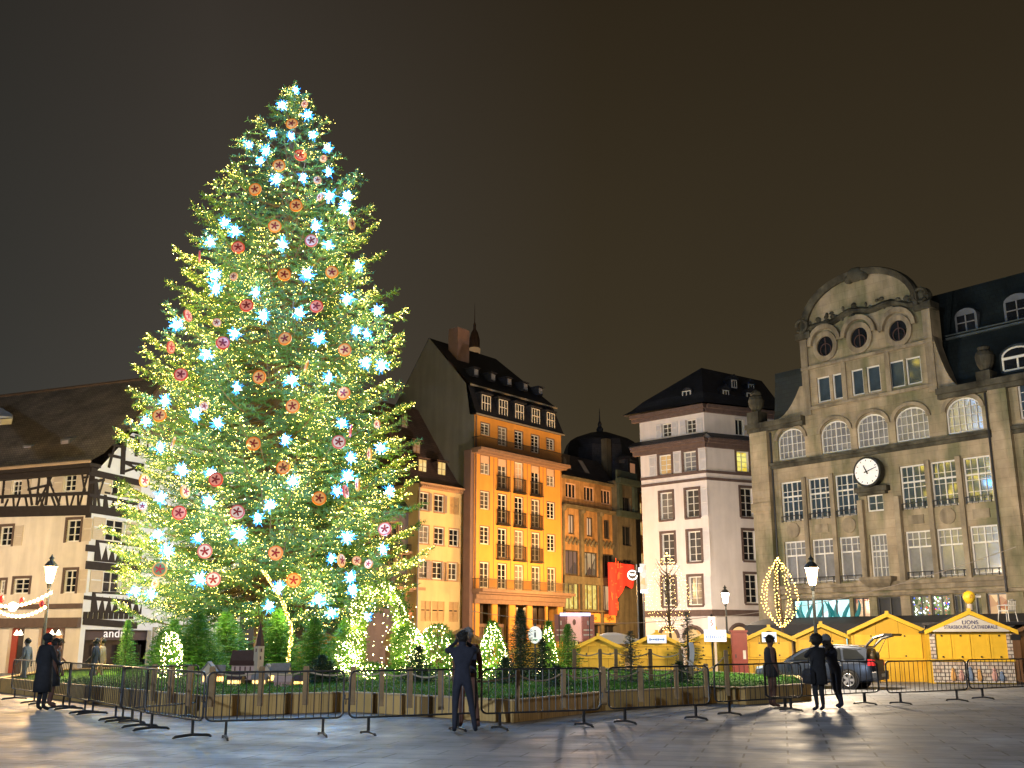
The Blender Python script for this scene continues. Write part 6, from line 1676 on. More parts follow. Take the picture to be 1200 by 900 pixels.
def stars_and_discs():
    # burst: a small core with fine lit spines
    core = emi('burst_white',(.8,.95,1),14,False); spine = emi('burst_blue',(.05,.40,1.0),2.2,False)
    def burst_mesh(seed):
        rr = random.Random(seed); g = MB(); g.ball((0,0,0),.115,8,6)
        for k in range(16):
            a = rr.uniform(0,6.28); c = rr.uniform(-1,1); q = math.sqrt(1-c*c); d = Vector((q*math.cos(a),q*math.sin(a),c)); g.tube([d*.03,d*rr.uniform(.15,.30)],[.024,.007],4)
        h = MB()
        for k in range(44):
            a = rr.uniform(0,6.28); c = rr.uniform(-1,1); s = math.sqrt(1-c*c); d = Vector((s*math.cos(a),s*math.sin(a),c)); L_ = rr.uniform(.14,.40)
            h.tube([d*.05,d*L_],[.013,.004],4)
        return g.mesh('burst_core',core), h.mesh('burst_spines',spine)
    meshes = [burst_mesh(k) for k in range(4)]
    W = where_words(STAR_PX,None,7)
    for i,(x,y) in enumerate(STAR_PX):
        p = on_tree(x,y,1.0); s = random.uniform(.8,1.15)*(1.0 if y > 200 else .85)
        t = thing('burst_light','blue-white starburst light, '+W[i],'light',p,random.uniform(0,6.28),'blue-white starburst lights hung on the Christmas tree'); t.scale = (s,s,s)
        ld = bpy.data.lights.new('burst_glow','POINT'); ld.energy = 150*s; ld.color = (.02,.34,.95); ld.shadow_soft_size = .2
        out = Vector((p.x-TX,p.y-TY,0)).normalized()*.22; l = bpy.data.objects.new('burst_glow',ld); link(l,t); l.location = Matrix.Rotation(-t.rotation_euler.z,3,'Z') @ out
        a,b = meshes[i%4]; link(bpy.data.objects.new('core',a),t); link(bpy.data.objects.new('spines',b),t)
    # painted discs with a dark star, weak glow added to look backlit
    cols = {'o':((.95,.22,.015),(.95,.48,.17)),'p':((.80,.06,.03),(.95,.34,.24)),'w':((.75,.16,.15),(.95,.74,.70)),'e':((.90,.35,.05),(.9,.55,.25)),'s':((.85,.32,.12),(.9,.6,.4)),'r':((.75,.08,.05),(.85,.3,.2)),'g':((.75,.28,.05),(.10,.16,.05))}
    words = {'o':'orange disc with dark star','p':'pink disc with dark red star','w':'whitish disc with crimson star','e':'orange disc turned edge-on','s':'small half-hidden orange disc','r':'red disc seen edge-on','g':'orange ring with dark middle'}
    MM = {}
    for k,(rim,face) in cols.items():
        r = .275 if k in 'opwg' else .26 if k in 'er' else .18
        n = 22; ring = [(math.cos(2*math.pi*i/n),math.sin(2*math.pi*i/n)) for i in range(n)]
        b = MB(); b.prism([(r*a,r*c) for a,c in ring],-.03,.03,'y'); q = MB(); q.prism([(r*.80*a,r*.80*c) for a,c in ring],-.042,-.031,'y')
        s = MB()
        for j in range(5):
            a = math.pi/2+j*2*math.pi/5; d = (math.cos(a),math.sin(a)); nn = (-d[1],d[0])
            s.prism([(-nn[0]*r*.07,-nn[1]*r*.07),(d[0]*r*.42-nn[0]*r*.13,d[1]*r*.42-nn[1]*r*.13),(d[0]*r*.62-nn[0]*r*.08,d[1]*r*.62-nn[1]*r*.08),(d[0]*r*.62+nn[0]*r*.08,d[1]*r*.62+nn[1]*r*.08),(d[0]*r*.42+nn[0]*r*.13,d[1]*r*.42+nn[1]*r*.13),(nn[0]*r*.07,nn[1]*r*.07)],-.052-.0006*j,-.0425,'y')
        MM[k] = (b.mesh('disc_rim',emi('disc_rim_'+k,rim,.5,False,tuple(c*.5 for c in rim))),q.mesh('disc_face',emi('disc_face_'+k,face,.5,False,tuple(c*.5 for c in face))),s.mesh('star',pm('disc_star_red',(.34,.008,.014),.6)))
    W = where_words(DISC_PX,None,5)
    for i,(x,y,k) in enumerate(DISC_PX):
        p = on_tree(x,y,1.05); az = math.atan2(p.y-TY,p.x-TX)            # face outwards, roughly to the front
        yaw = {'o':random.uniform(-.25,.25),'p':random.uniform(-.4,.4),'w':random.uniform(-.2,.2),'g':.2,'s':random.uniform(-.9,.9),'e':random.choice((-1,1))*1.15,'r':random.choice((-1,1))*1.3}[k]
        t = thing('disc_ornament',words[k]+', '+W[i],'ornament',p,yaw,'round star ornaments hung on the Christmas tree'); t.rotation_euler = (random.uniform(-.25,.1),random.uniform(-.3,.3),yaw)
        a,b,c = MM[k]; o = link(bpy.data.objects.new('rim',a),t); f = link(bpy.data.objects.new('face',b),o if False else t); link(bpy.data.objects.new('star',c),t)
stars_and_discs()

# ------------------------------------------------------------------ small firs, lit bushes
def fir(px,py_base,Y,h,r,label,mat=None,zb=None,n=None,name='fir_tree',group=None,cat='fir tree',sparse=1.0):
    p = at(px,py_base,Y); z0 = zb if zb is not None else bed_z(p.x,p.y)
    mat = mat or [FIR,FIRL]
    t = thing(name,label,cat,(p.x,p.y,z0),0,group)
    g = MB(); g.lathe([(.05*h/2+.01,0),(.03*h/2,h*.6),(.008,h)],7); g.build('trunk',BARK,t)
    O,D,Ls,Wd = [],[],[],[]
    n = n or int(150*h**.8)
    for i in range(n):
        f = i/n; z = h*(.04+.95*f); R_ = r*(1-f)**.85*random.uniform(.5,1.2)+.03; az = i*2.4
        K = max(6,int(R_/.035*sparse)); s = np.linspace(.1,1,K)
        base = np.stack([np.cos(az)*R_*s,np.sin(az)*R_*s,z+R_*(.25*s-.35*s**.7)],1)
        for rep in range(3):
            sd = np.array([-math.sin(az),math.cos(az),0])
            b2 = base+sd[None]*RNG.normal(0,.2,(K,1))*R_*(.25+.6*s[:,None])
            d = np.array([math.cos(az),math.sin(az),.1])[None]*.6+sd[None]*RNG.normal(0,.7,(K,1))+RNG.normal(0,.25,(K,3)); d /= np.linalg.norm(d,axis=1,keepdims=True)
            O.append(b2); D.append(d); Ls.append(RNG.uniform(.07,.17,K)*min(1.6,max(.6,r))); Wd.append(RNG.uniform(.007,.014,K))
    V = needles(np.concatenate(O),np.concatenate(D),np.concatenate(Ls),np.concatenate(Wd))
    tri_mesh('crown',V,mat,t,(RNG.random(len(V)//3)<.3).astype(int) if len(mat) > 1 else None)
    return t
DKF = [leafmat('dark_fir',(.025,.06,.03)),leafmat('dark_fir_tip',(.04,.08,.03))]
GRF = [leafmat('green_fir',(.06,.20,.025)),leafmat('green_fir_tip',(.11,.28,.025))]
fir(228,790,37,2.1,1.5,'broad bright green fir left of the miniature church',GRF)
fir(262,790,39,2.2,1.4,'green fir directly behind the miniature church',GRF)
fir(322,788,39,2.3,1.3,'green fir between the church spire and the glowing arch',GRF)
fir(366,790,38,2.0,1.1,'green fir right of the glowing arch',GRF)
fir(402,790,41,2.0,1.0,'green fir behind the round lit bush',GRF)
fir(200,790,41,2.0,1.2,'green fir at the left end of the row under the Christmas tree',GRF)
fir(145,790,40,2.0,.55,'small sparse fir before the shoe shop window',GRF,zb=.42,sparse=.8)
fir(610,800,33,2.1,.75,'dark bushy fir left of the round information sign',DKF)
fir(636,802,32,1.2,.6,'low dark fir below the round information sign',DKF)
fir(592,805,30,.7,.5,'low dark fir in front of the lit cone bush',DKF)
fir(666,797,36,1.7,.7,'mid green fir beside the slender lit fir',GRF)
fir(740,803,31,1.45,.5,'dark fir with level tiers before the pale-board hut',DKF,n=90)
fir(808,800,33,2.05,.58,'dark fir with a pale ribbon on the right end of the bed',DKF,n=110)
fir(376,806,31,.75,.9,'dark low fir behind the rope fence right of the miniature village',DKF)
fir(490,803,31,1.0,.7,'dark low fir below the pair of lit bushes',DKF)
fir(652,812,28,.55,.5,'dark ground-hugging fir close behind the fence ropes',DKF)
fir(797,806,31,.6,.4,'dark low fir at the foot of the ribboned fir',DKF)
def ribbon():
    p = at(808,775,32.3); t = thing('ribbon','pale silver ribbon strip hanging down the dark fir','ribbon',(p.x,p.y-.05,p.z)); g = MB()
    g.loft([[(-.07+.03*math.sin(k),-.30-.02*k*.5,.55-.16*k),(.07+.03*math.sin(k),-.30-.02*k*.5,.55-.16*k)] for k in range(7)],0,False,False); g.build('strip',pm('ribbon_silver',(.72,.72,.74),.35,.1,4),t)
ribbon()
def lit_bush(px,py_base,Y,h,r,label,shape='cone',n=150,half=None,mat=None,led=None):
    p = at(px,py_base,Y); z0 = bed_z(p.x,p.y)
    t = thing('lit_bush',label,'bush',(p.x,p.y,z0))
    g = MB(); g.lathe([(.06,0),(.04,h*.5),(.01,h*.9)],6); g.build('trunk',BARK,t)
    m = int(2600*h*r+900); z = RNG.random(m)**1.25*h; f = z/h
    Rr = r*((1-f)**.75 if shape == 'cone' else np.sqrt(np.clip(1-(2*f-1)**2,0,1)) if shape == 'round' else np.clip(1-f**4,0,1)**.5)+.03
    az = RNG.random(m)*6.283; k = RNG.uniform(.45,1.05,m)
    O = np.stack([np.cos(az)*Rr*k,np.sin(az)*Rr*k,z],1); D = np.stack([np.cos(az)*.7,np.sin(az)*.7,np.full(m,.3)],1)+RNG.normal(0,.5,(m,3)); D /= np.linalg.norm(D,axis=1,keepdims=True)
    tri_mesh('crown',needles(O,D,RNG.uniform(.08,.17,m),RNG.uniform(.012,.024,m)),mat or GRF,t,(RNG.random(m)<.4).astype(int))
    z = RNG.random(n)**1.2*h*.98; f = z/h; Rr = r*((1-f)**.75 if shape == 'cone' else np.sqrt(np.clip(1-(2*f-1)**2,0,1)) if shape == 'round' else np.clip(1-f**4,0,1)**.5)*1.06+.03
    if half == 'r': az = RNG.uniform(-1.6,.3,n)
    elif half == 'l': az = RNG.uniform(-3.4,-1.5,n)
    elif half == 'lt': az = RNG.uniform(-3.6,-.6,n)
    else: az = RNG.uniform(-3.6,.5,n)
    L_ = octa(np.stack([np.cos(az)*Rr,np.sin(az)*Rr,z],1),RNG.uniform(.007,.018,n)); o = tri_mesh('fairy_lights',L_,[led or LEDW],t); o['kind'] = 'stuff'
    for zz in (h*.25,h*.62):
        ld = bpy.data.lights.new('string_fill_glow','POINT'); ld.energy = 26*r*h; ld.color = (1,.80,.36); ld.shadow_soft_size = .15; l = bpy.data.objects.new('string_fill_glow',ld); link(l,t)
        sx = {'r':1,'l':-1,'lt':-.7}.get(half,0); l.location = (sx*(r+.15)*.8,-(r+.2)*.85,zz)
    return t
lit_bush(577,790,34,1.72,.62,'tall cone bush netted in dense pale lights right of the photographing couple',n=360)
lit_bush(512,790,36,1.65,.62,'round-topped lit bush with its left side glowing, nearer the photographing couple','dome',240,'lt')
lit_bush(477,790,36,1.6,.55,'round-topped lit bush with its right side glowing, beside the ivy arch','dome',240,'r')
lit_bush(395,788,36,1.15,.55,'round lit bush glowing on its right, right of the miniature village','round',190,'r')
lit_bush(643,790,36,1.75,.35,'slender lit fir behind the dark firs, right of the round sign','cone',170)
lit_bush(192,792,36,1.5,.5,'lit bush left of the green firs, glowing white along one side','dome',220,'r')
lit_bush(437,800,33,.45,.35,'knee-high lit tuft at the foot of the ivy arch','round',60)
def ivy_arch():
    p = at(443,790,37); z0 = bed_z(p.x,p.y); t = thing('ivy_arch','tall ivy-clad arch draped with strings of lights right of the miniature village','arch',(p.x,p.y,z0))
    w,h = .78,2.95; path = []
    for k in range(22):
        if k < 8: path.append(np.array([-w,0,h*.62*k/7]))
        elif k < 14: a = math.pi*(1-(k-7)/7); path.append(np.array([w*math.cos(a),0,h*.62+ (h*.38)*math.sin(a)]))
        else: path.append(np.array([w,0,h*.62*(1-(k-14)/7)]))
    g = MB()
    for y in (-.35,.35): g.tube([tuple(q+np.array([0,y,0])) for q in path],.03,5)
    g.build('frame',IRON,t)
    O=[];L=[]
    for a,b in zip(path,path[1:]):
        m = 800; s = RNG.random((m,1)); c = a+(b-a)*s; O.append(c+np.stack([RNG.normal(0,.13,m),RNG.normal(0,.28,m),RNG.normal(0,.10,m)],1))
        m = 52; s = RNG.random((m,1)); c = a+(b-a)*s; L.append(c+np.stack([RNG.normal(0,.15,m),-abs(RNG.normal(.3,.12,m)),RNG.normal(0,.1,m)],1))
    O = np.concatenate(O); D = RNG.normal(0,1,O.shape); D /= np.linalg.norm(D,axis=1,keepdims=True)
    IVY = [leafmat('ivy_leaf',(.06,.16,.02)),leafmat('ivy_leaf_pale',(.14,.24,.03))]
    tri_mesh('ivy',needles(O,D,RNG.uniform(.05,.11,len(O)),RNG.uniform(.025,.05,len(O))),IVY,t,(RNG.random(len(O))<.4).astype(int))
    for k in range(6):
        x = -.6+1.2*k/5+random.uniform(-.06,.06); zt = h*.62+h*.36*math.sqrt(max(0,1-(x/w)**2)); zs = np.sort(RNG.uniform(.1,zt,int(zt/.2))); L.append(np.stack([np.full(len(zs),x)+RNG.normal(0,.015,len(zs)),np.full(len(zs),-.36),zs],1))
    L = np.concatenate(L); o = tri_mesh('fairy_lights',octa(L,RNG.uniform(.007,.017,len(L))),[LEDW],t); o['kind'] = 'stuff'
    for x,zz in ((-.75,.6),(-.75,1.6),(.75,.6),(.75,1.6),(-.3,2.7),(.4,2.6),(0,1.2)):
        ld = bpy.data.lights.new('string_fill_glow','POINT'); ld.energy = 48; ld.color = (1,.80,.26); ld.shadow_soft_size = .15; l = bpy.data.objects.new('string_fill_glow',ld); link(l,t); l.location = (x,-.65,zz)
ivy_arch()
def light_arch():
    t = thing('glowing_arch','slender curved arch wrapped in warm lights beneath the Christmas tree','light arch',(0,0,0)); pts = []
    for px,py in ((337,792),(338,770),(341,750),(340,730),(334,712),(326,695),(316,680),(308,668)): pts.append(at(px,py,37.5))
    pts[0].z = .5
    g = MB(); g.tube(pts,[.045,.04,.036,.033,.03,.027,.022,.015],6); g.build('stem',pm('lit_stem',(.5,.36,.15),.7),t)
    L = []
    for a,b in zip(pts,pts[1:]):
        for k in range(26): q = a+(b-a)*random.random(); ang = random.uniform(0,6.28); L.append((q.x+.065*math.cos(ang),q.y+.065*math.sin(ang),q.z))
    o = tri_mesh('fairy_lights',octa(L,.014),[LED],t); o['kind'] = 'stuff'
light_arch()
# ------------------------------------------------------------------ net-lit trees on the far side of the square
def net_tree(px_c,px_hw,py_top,py_wide,py_bot,Y,label,strands,tree=True,led=LED,r=.028,step=.2):
    c = at(px_c,752,Y); zt,zw,zb = at(px_c,py_top,Y).z,at(px_c,py_wide,Y).z,at(px_c,py_bot,Y).z; w = at(px_c+px_hw,py_wide,Y).x-at(px_c,py_wide,Y).x
    t = thing('light_strung_tree',label,'lit tree',(c.x,c.y,0))
    g = MB(); g.tube([(0,0,0),(.05,0,zb*.6),(0,0,zw),(-.05,0,zt)],[.11,.08,.05,.015],6)
    g.build('trunk',BARK,t)
    if tree:
        g = MB()
        for k in range(26):
            z = zb+(zt-zb)*random.uniform(.0,.75); a = random.uniform(0,6.28); L_ = w*random.uniform(.4,.9); g.tube([(0,0,z),(math.cos(a)*L_*.5,math.sin(a)*L_*.5,z+L_*.4),(math.cos(a)*L_,math.sin(a)*L_,z+L_*1.1)],[.03,.018,.006],4)
        g.build('branches',BARK,t)
    L=[]
    for k in range(strands):
        a = 2*math.pi*k/strands+.2; pts=[]
        for q in range(41):
            f = q/40
            if f < .5: z = zt+(zw-zt)*(f*2); rr = w*math.sin(math.pi/2*f*2)**.9
            else: z = zw+(zb-zw)*(f-.5)*2; rr = w*math.cos(math.pi/2*(f-.5)*2)**.8*.98+.05
            pts.append(np.array([rr*math.cos(a),rr*math.sin(a),z]))
        pts = np.array(pts); seg = np.linalg.norm(np.diff(pts,axis=0),axis=1); cum = np.concatenate([[0],np.cumsum(seg)])
        s = np.arange(0,cum[-1],step); L.append(np.stack([np.interp(s,cum,pts[:,i]) for i in range(3)],1)+RNG.normal(0,.02,(len(s),3)))
    L = np.concatenate(L); o = tri_mesh('fairy_lights',octa(L,r),[led],t); o['kind'] = 'stuff'
LEDY = emi('fairy_light_amber',(1,.62,.14),16)
net_tree(917,21,654,700,735,49,'drop-shaped frame of warm light strands before the department store corner',9,False,LEDY,.022,.15)
net_tree(785,26,648,705,742,52,'bare young tree inside a net of faint light strings before the white townhouse',14,True,emi('fairy_light_faint',(1,.66,.22),13),.014,.2)
def net_lamp():
    pass
# ------------------------------------------------------------------ garland by the left lamp post
def garland():
    g = MB(); A = at(-10,707,39); B_ = at(62,692,39.8); L=[]
    t = thing('light_garland','sagging garland of warm bulbs with a bright lantern tied to the left lamp post','garland',(0,0,0))
    for a,b,sag,n in ((A,B_,.25,15),(at(-6,712,39),at(55,709,39.8),.32,13)):
        pts = [a+(b-a)*(i/20)-Vector((0,0,sag*4*(i/20)*(1-i/20))) for i in range(21)]; g.tube(pts,.012,4)
        for k in range(n):
            f = (k+.5)/n; q = a+(b-a)*f-Vector((0,0,sag*4*f*(1-f))); L.append((q.x,q.y,q.z-.04))
    g.build('cable',IRON,t)
    b = MB()
    for q in L: b.ball(q,.065,8,5)
    b.build('bulbs',emi('garland_bulb',(1,.62,.22),18),t)
    c = at(15,711,39.2); b = MB(); b.ball((c.x,c.y,c.z),.17,10,7); b.build('lantern',emi('garland_lantern',(1,.66,.28),22),t)
    for px,py in ((49,707),(2,702),(26,704)):
        h = MB(); q = at(px,py,39.6); h.ball((q.x,q.y,q.z),(.1,.08,.14),7,5); h.build('red_bow',pm('bow_red',(.5,.02,.03),.5),t)
garland()
# ------------------------------------------------------------------ miniature village
def village():
    pink = pm('model_pink_wall',(.55,.38,.34),.7,.1,6); rose = pm('model_cream_wall',(.62,.52,.40),.7,.1,6); dark = pm('model_brown_roof',(.07,.035,.028),.7,.2,8); grey = pm('model_grey_roof',(.25,.24,.24),.7,.2,8)
    glow = emi('model_lit_window',(1,.62,.18),3.2,False)
    Y = 31; k = Y/FOC
    p = at(290,787,Y); z0 = p.z
    s = MB(); t = thing('model_church','miniature pink church with a tall dark spire on the lawn','model church',(p.x,p.y,bed_z(p.x,p.y)-.03),0)
    zz = z0-t.location.z
    def X(px): return at(px,775,Y).x-p.x
    def Z(py): return at(290,py,Y).z-t.location.z
    g = MB(); g.box(X(272),X(298),-.02,.5,0,Z(778)); g.build('nave',pink,t)
    g = MB(); g.prism([(X(269.5),Z(779)),(X(298),Z(779)),(X(298),Z(762)),(X(272),Z(762))],.0,.05,'y'); g.loft([[(x,y,zq) for x in (X(269.5),X(298))] for y,zq in ((-.1,Z(779.5)),(.22,Z(762)),(.55,Z(779.5)))],0,False,False); g.build('roof',dark,t)
    g = MB(); xa,xb = X(297),X(309); tw = xb-xa
    g.add([(xa,0,0),(xa+tw*.55,-.16,0),(xb,0,0),(xa+tw*.45,.2,0),(xa,0,Z(757)),(xa+tw*.55,-.16,Z(757)),(xb,0,Z(757)),(xa+tw*.45,.2,Z(757))],[(0,1,5,4),(1,2,6,5),(2,3,7,6),(3,0,4,7),(4,5,6,7)]); w = g.build('tower',rose,t)
    g = MB(); g.lathe([(tw*.52,Z(757)),(tw*.4,Z(750)),(tw*.2,Z(738)),(.008,Z(728))],6,((xa+xb)/2,0,0)); g.build('spire',dark,t)
    g = MB()
    for x in (276,282,288,294): g.box(X(x)-.02,X(x)+.02,-.03,-.021,Z(786),Z(781))
    for x,y in ((300.5,762),(306.5,762),(306,771)): g.box(X(x)-.012,X(x)+.012,-.13 if x<303 else -.11,-.06,Z(y+2),Z(y-2))
    g.build('window',pm('model_dark_window',(.10,.02,.02),.5),t)
    houses = [(243,795,15,18,'g',rose,grey,'leftmost miniature house, gable to the front with glowing windows'),(256,791,12,11,'s',pink,grey,'tiny pink miniature house with a grey roof left of the church'),
      (274,801,16,12,'s',rose,dark,'miniature house with a row of lit windows in front of the church nave'),(303,801,15,12,'s',rose,grey,'miniature lit house in front of the church tower'),
      (312,790,11,11,'g',rose,grey,'miniature cream gabled house just right of the church tower'),(327,790,20,12,'s',rose,grey,'miniature long house with a grey roof behind the others'),
      (330,808,18,15,'s',pink,pink,'miniature pink house nearest the rope fence'),(350,802,12,10,'s',rose,dark,'small miniature house with glowing windows at the right end'),(305,797,8,7,'g',pink,grey,'smallest miniature house tucked under the tower')]
    for px,py,wp,hp,kind,wm,rm,lab in houses:
        q = at(px,py,29.5+ (803-py)*.12); w = wp*q.y/FOC; h = hp*q.y/FOC
        zg = bed_z(q.x,q.y)-.03
        zt = q.z+h
        t = thing('model_house',lab,'model house',(q.x,q.y,zg),random.uniform(-.25,.25),'miniature village houses'); H = max(.25,zt-zg); d = .3; he = H*.55
        g = MB()
        if kind == 'g': g.prism([(-w/2,0),(w/2,0),(w/2,he),(0,H-.03),(-w/2,he)],0,d,'y')
        else: g.box(-w/2,w/2,0,d,0,he); g.prism([(0,he+.001),(d,he+.001),(d/2,H-.03)],-w/2,w/2,'x')
        g.build('wall',wm,t)
        g = MB()
        if kind == 'g':
            for s_ in (-1,1): g.loft([[(0,y,H-.03),(s_*(w/2+.04),y,he-.03),(s_*(w/2+.04),y,he+.01),(0,y,H+.01)] for y in (-.05,d+.05)])
        else: g.loft([[(x,y,zq) for x in (-w/2-.03,w/2+.03)] for y,zq in ((-.05,he-.03),(d/2,H),(d+.05,he-.03))],0,False,False)
        g.build('roof',rm,t)
        if 'pink house nearest' in lab: gm_ = pm('model_shutter',(.35,.2,.18),.6)
        else: gm_ = glow
        g = MB()
        nw = 4 if kind == 's' else 2
        for j in range(nw): x = -w/2+w*(j+.5)/nw; g.box(x-w*.08,x+w*.08,-.012,-.002,he*.25,he*.68)
        g.build('window',gm_,t)
village()
# ------------------------------------------------------------------ people: one skinned body each, hair and garments as children
SKIN = pm('skin',(.42,.26,.19),.55,.1,8,0,.35)
def person(label, loc, yaw, J, cols, hair=None, coat=None, extra=None, H=1.75, name='person'):
    """J overrides joints (x right, y forward, z up, metres for a 1.75 m figure); cols: jacket, trousers, shoes materials"""
    B = dict(pel=(0,0,.94),spi=(0,.0,1.14),che=(0,.0,1.34),nek=(0,.0,1.49),hd0=(0,.02,1.57),hd1=(0,.03,1.655),
        hL=(-.095,0,.90),kL=(-.105,.02,.50),aL=(-.11,-.02,.09),tL=(-.125,.14,.035), hR=(.095,0,.90),kR=(.105,.02,.50),aR=(.11,-.02,.09),tR=(.125,.14,.035),
        sL=(-.175,0,1.42),eL=(-.235,-.03,1.15),wL=(-.24,.07,.92),pL=(-.24,.10,.85), sR=(.175,0,1.42),eR=(.235,-.03,1.15),wR=(.24,.07,.92),pR=(.24,.10,.85))
    LOOK = J.pop('look',None); B.update(J)
    rad = dict(pel=.145,spi=.125,che=.15,nek=.058,hd0=.085,hd1=.098,hL=.095,kL=.064,aL=.045,tL=.04,hR=.095,kR=.064,aR=.045,tR=.04,sL=.075,eL=.05,wL=.034,pL=.036,sR=.075,eR=.05,wR=.034,pR=.036)
    order = list(B); idx = {k:i for i,k in enumerate(order)}
    E = [('pel','spi'),('spi','che'),('che','nek'),('nek','hd0'),('hd0','hd1'),('pel','hL'),('hL','kL'),('kL','aL'),('aL','tL'),('pel','hR'),('hR','kR'),('kR','aR'),('aR','tR'),('che','sL'),('sL','eL'),('eL','wL'),('wL','pL'),('che','sR'),('sR','eR'),('eR','wR'),('wR','pR')]
    me = bpy.data.meshes.new('tmp'); me.from_pydata([B[k] for k in order],[(idx[a],idx[b]) for a,b in E],[])
    o = bpy.data.objects.new('tmp',me); COL.objects.link(o)
    md = o.modifiers.new('s','SKIN'); md.use_smooth_shade = True
    for k in order: me.skin_vertices[0].data[idx[k]].radius = (rad[k],rad[k]*(.8 if k in ('pel','spi','che') else 1)) ; me.skin_vertices[0].data[idx[k]].use_root = (k == 'pel')
    ss = o.modifiers.new('u','SUBSURF'); ss.levels = 2; ss.render_levels = 2
    dg = bpy.context.evaluated_depsgraph_get(); ev = o.evaluated_get(dg); m2 = bpy.data.meshes.new_from_object(ev)
    bpy.data.objects.remove(o); 
    bm = bmesh.new(); bm.from_mesh(m2)
    Bv = {k:Vector(v) for k,v in B.items()}
    jac,tro,sho = cols
    mats = [jac,tro,sho,SKIN]
    def near(p):
        best=None
        for a,b in E:
            A,C=Bv[a],Bv[b]; d=C-A; t=max(0,min(1,(p-A).dot(d)/d.length_squared)); q=(p-A-d*t).length-(rad[a]+(rad[b]-rad[a])*t)*.8
            if best is None or q<best[0]: best=(q,a,b,t)
        return best
    for f in bm.faces:
        _,a,b,t = near(f.calc_center_median())
        if (a,b) in (('aL','tL'),('aR','tR')): f.material_index = 2
        elif a in ('kL','kR') and t > .93: f.material_index = 2
        elif b in ('kL','kR','aL','aR') or (b in ('hL','hR') and t > .6): f.material_index = 1
        elif b in ('pL','pR') or a == 'hd0' or (b == 'hd0'): f.material_index = 3
        else: f.material_index = 0
    # face: nose, brow sockets, ears, mouth; fingers rooted in the palms
    hc = Bv['hd1']; fw = (hc-Bv['hd0']); 
    ext = MB(); fd = Vector(LOOK or (0,1,0)).normalized(); rt = Vector((fd.y,-fd.x,0)).normalized() if abs(fd.z) < .95 else Vector((1,0,0)); up = rt.cross(fd)
    c = hc+Vector((0,0,-.02))
    ext.ball(tuple(c+fd*.105+up*-.01),(.016,.022,.022),6,4,3)
    for s in (-1,1): ext.ball(tuple(c+rt*.10*s),(.014,.022,.032),6,4,3); ext.ball(tuple(c+fd*.092+rt*.034*s+up*.02),.012,6,4,4)
    ext.ball(tuple(c+fd*.094-up*.05),(.024,.01,.007),6,3,5)
    for w,p,e in (('wL','pL','eL'),('wR','pR','eR')):
        P = Bv[p]; d = (Bv[p]-Bv[w]).normalized(); sd = d.cross(Vector((0,1,.2))).normalized() if abs(d.y) < .9 else Vector((1,0,0)); nn = sd.cross(d)
        for q,L_ in ((-.027,.070),(-.009,.082),(.009,.076),(.027,.058)):
            b0 = P+sd*q+d*.01; b1 = b0+d*L_*.5+nn*.008; b2 = b1+d*L_*.35+nn*.03
            ext.tube([b0,b1,b2],[.0095,.009,.006],5,3)
        ext.tube([P+sd*-.03-d*.03,P+sd*-.058+d*.01,P+sd*-.058+d*.04+nn*.012],[.012,.011,.007],5,3)
    me3 = ext.mesh('e',mats)
    me3.polygons.foreach_set('use_smooth',[True]*len(me3.polygons)); bm.from_mesh(me3)
    bm.to_mesh(m2); bm.free()
    m2.materials.clear()
    for m in mats+[pm('eye_dark',(.02,.015,.012),.2),pm('lips',(.30,.12,.10),.5)]: m2.materials.append(m)
    m2.name = 'body'
    t = thing(name,label,'person',loc,yaw); s = H/1.75; t.scale = (s,s,s)
    link(bpy.data.objects.new('body',m2),t)
    if hair:
        kind,mat = hair; g = MB()
        c2 = tuple(c+Vector((0,0,.03))-fd*.02)
        if kind == 'short': g.ball(c2,(.107,.115,.10),12,8)
        elif kind == 'afro': g.ball(tuple(c+Vector((0,0,.05))-fd*.03),(.155,.155,.145),14,9)
        elif kind == 'hood': g.ball(tuple(c+Vector((0,0,.02))-fd*.03),(.13,.14,.15),12,8); g.ball(tuple(Bv['nek']-fd*.05),(.14,.12,.10),10,6)
        elif kind == 'cap': g.ball(c2,(.112,.12,.10),12,8); g.box(c2[0]-.08,c2[0]+.08,c2[1]+.08,c2[1]+.19,c2[2]+.02,c2[2]+.035)
        if kind in ('short','afro'):
            rr = random.Random(3)
            for k in range(60):
                a=rr.uniform(0,6.28); e=rr.uniform(.0,1.5); d=Vector((math.cos(a)*math.cos(e),math.sin(a)*math.cos(e),math.sin(e)))
                if d.dot(fd) > .75: continue
                rr2 = .15 if kind=='afro' else .105; g.ball(tuple(Vector(c2)+d*rr2),rr.uniform(.015,.035),5,4)
        o = g.build('hair' if kind in ('short','afro') else kind,mat,t,smooth=True)
    if coat:
        mat,zb,flare = coat; g = MB(); sp,ch,pe = Bv['spi'],Bv['che'],Bv['pel']; rings=[]; n=18
        for f,c_,rx,ry in ((0,ch+Vector((0,0,.14)),.10,.085),(0,ch+Vector((0,0,.10)),.20,.125),(0,ch,.215,.15),(0,sp,.195,.15),(0,pe,.205,.165),(0,Vector((pe.x,pe.y,(pe.z+zb)/2)),.215+flare*.5,.175+flare*.5),(0,Vector((pe.x,pe.y,zb)),.22+flare,.18+flare)):
            rings.append([(c_.x+rx*math.cos(2*math.pi*i/n)*(1+.03*math.sin(i*3.1+c_.z*9)),c_.y+ry*math.sin(2*math.pi*i/n)*(1+.04*math.sin(i*2.3+c_.z*7)),c_.z) for i in range(n)])
        g.loft(rings,0,True); g.build('coat',mat,t,smooth=True)
    if extra: extra(t,Bv)
    return t
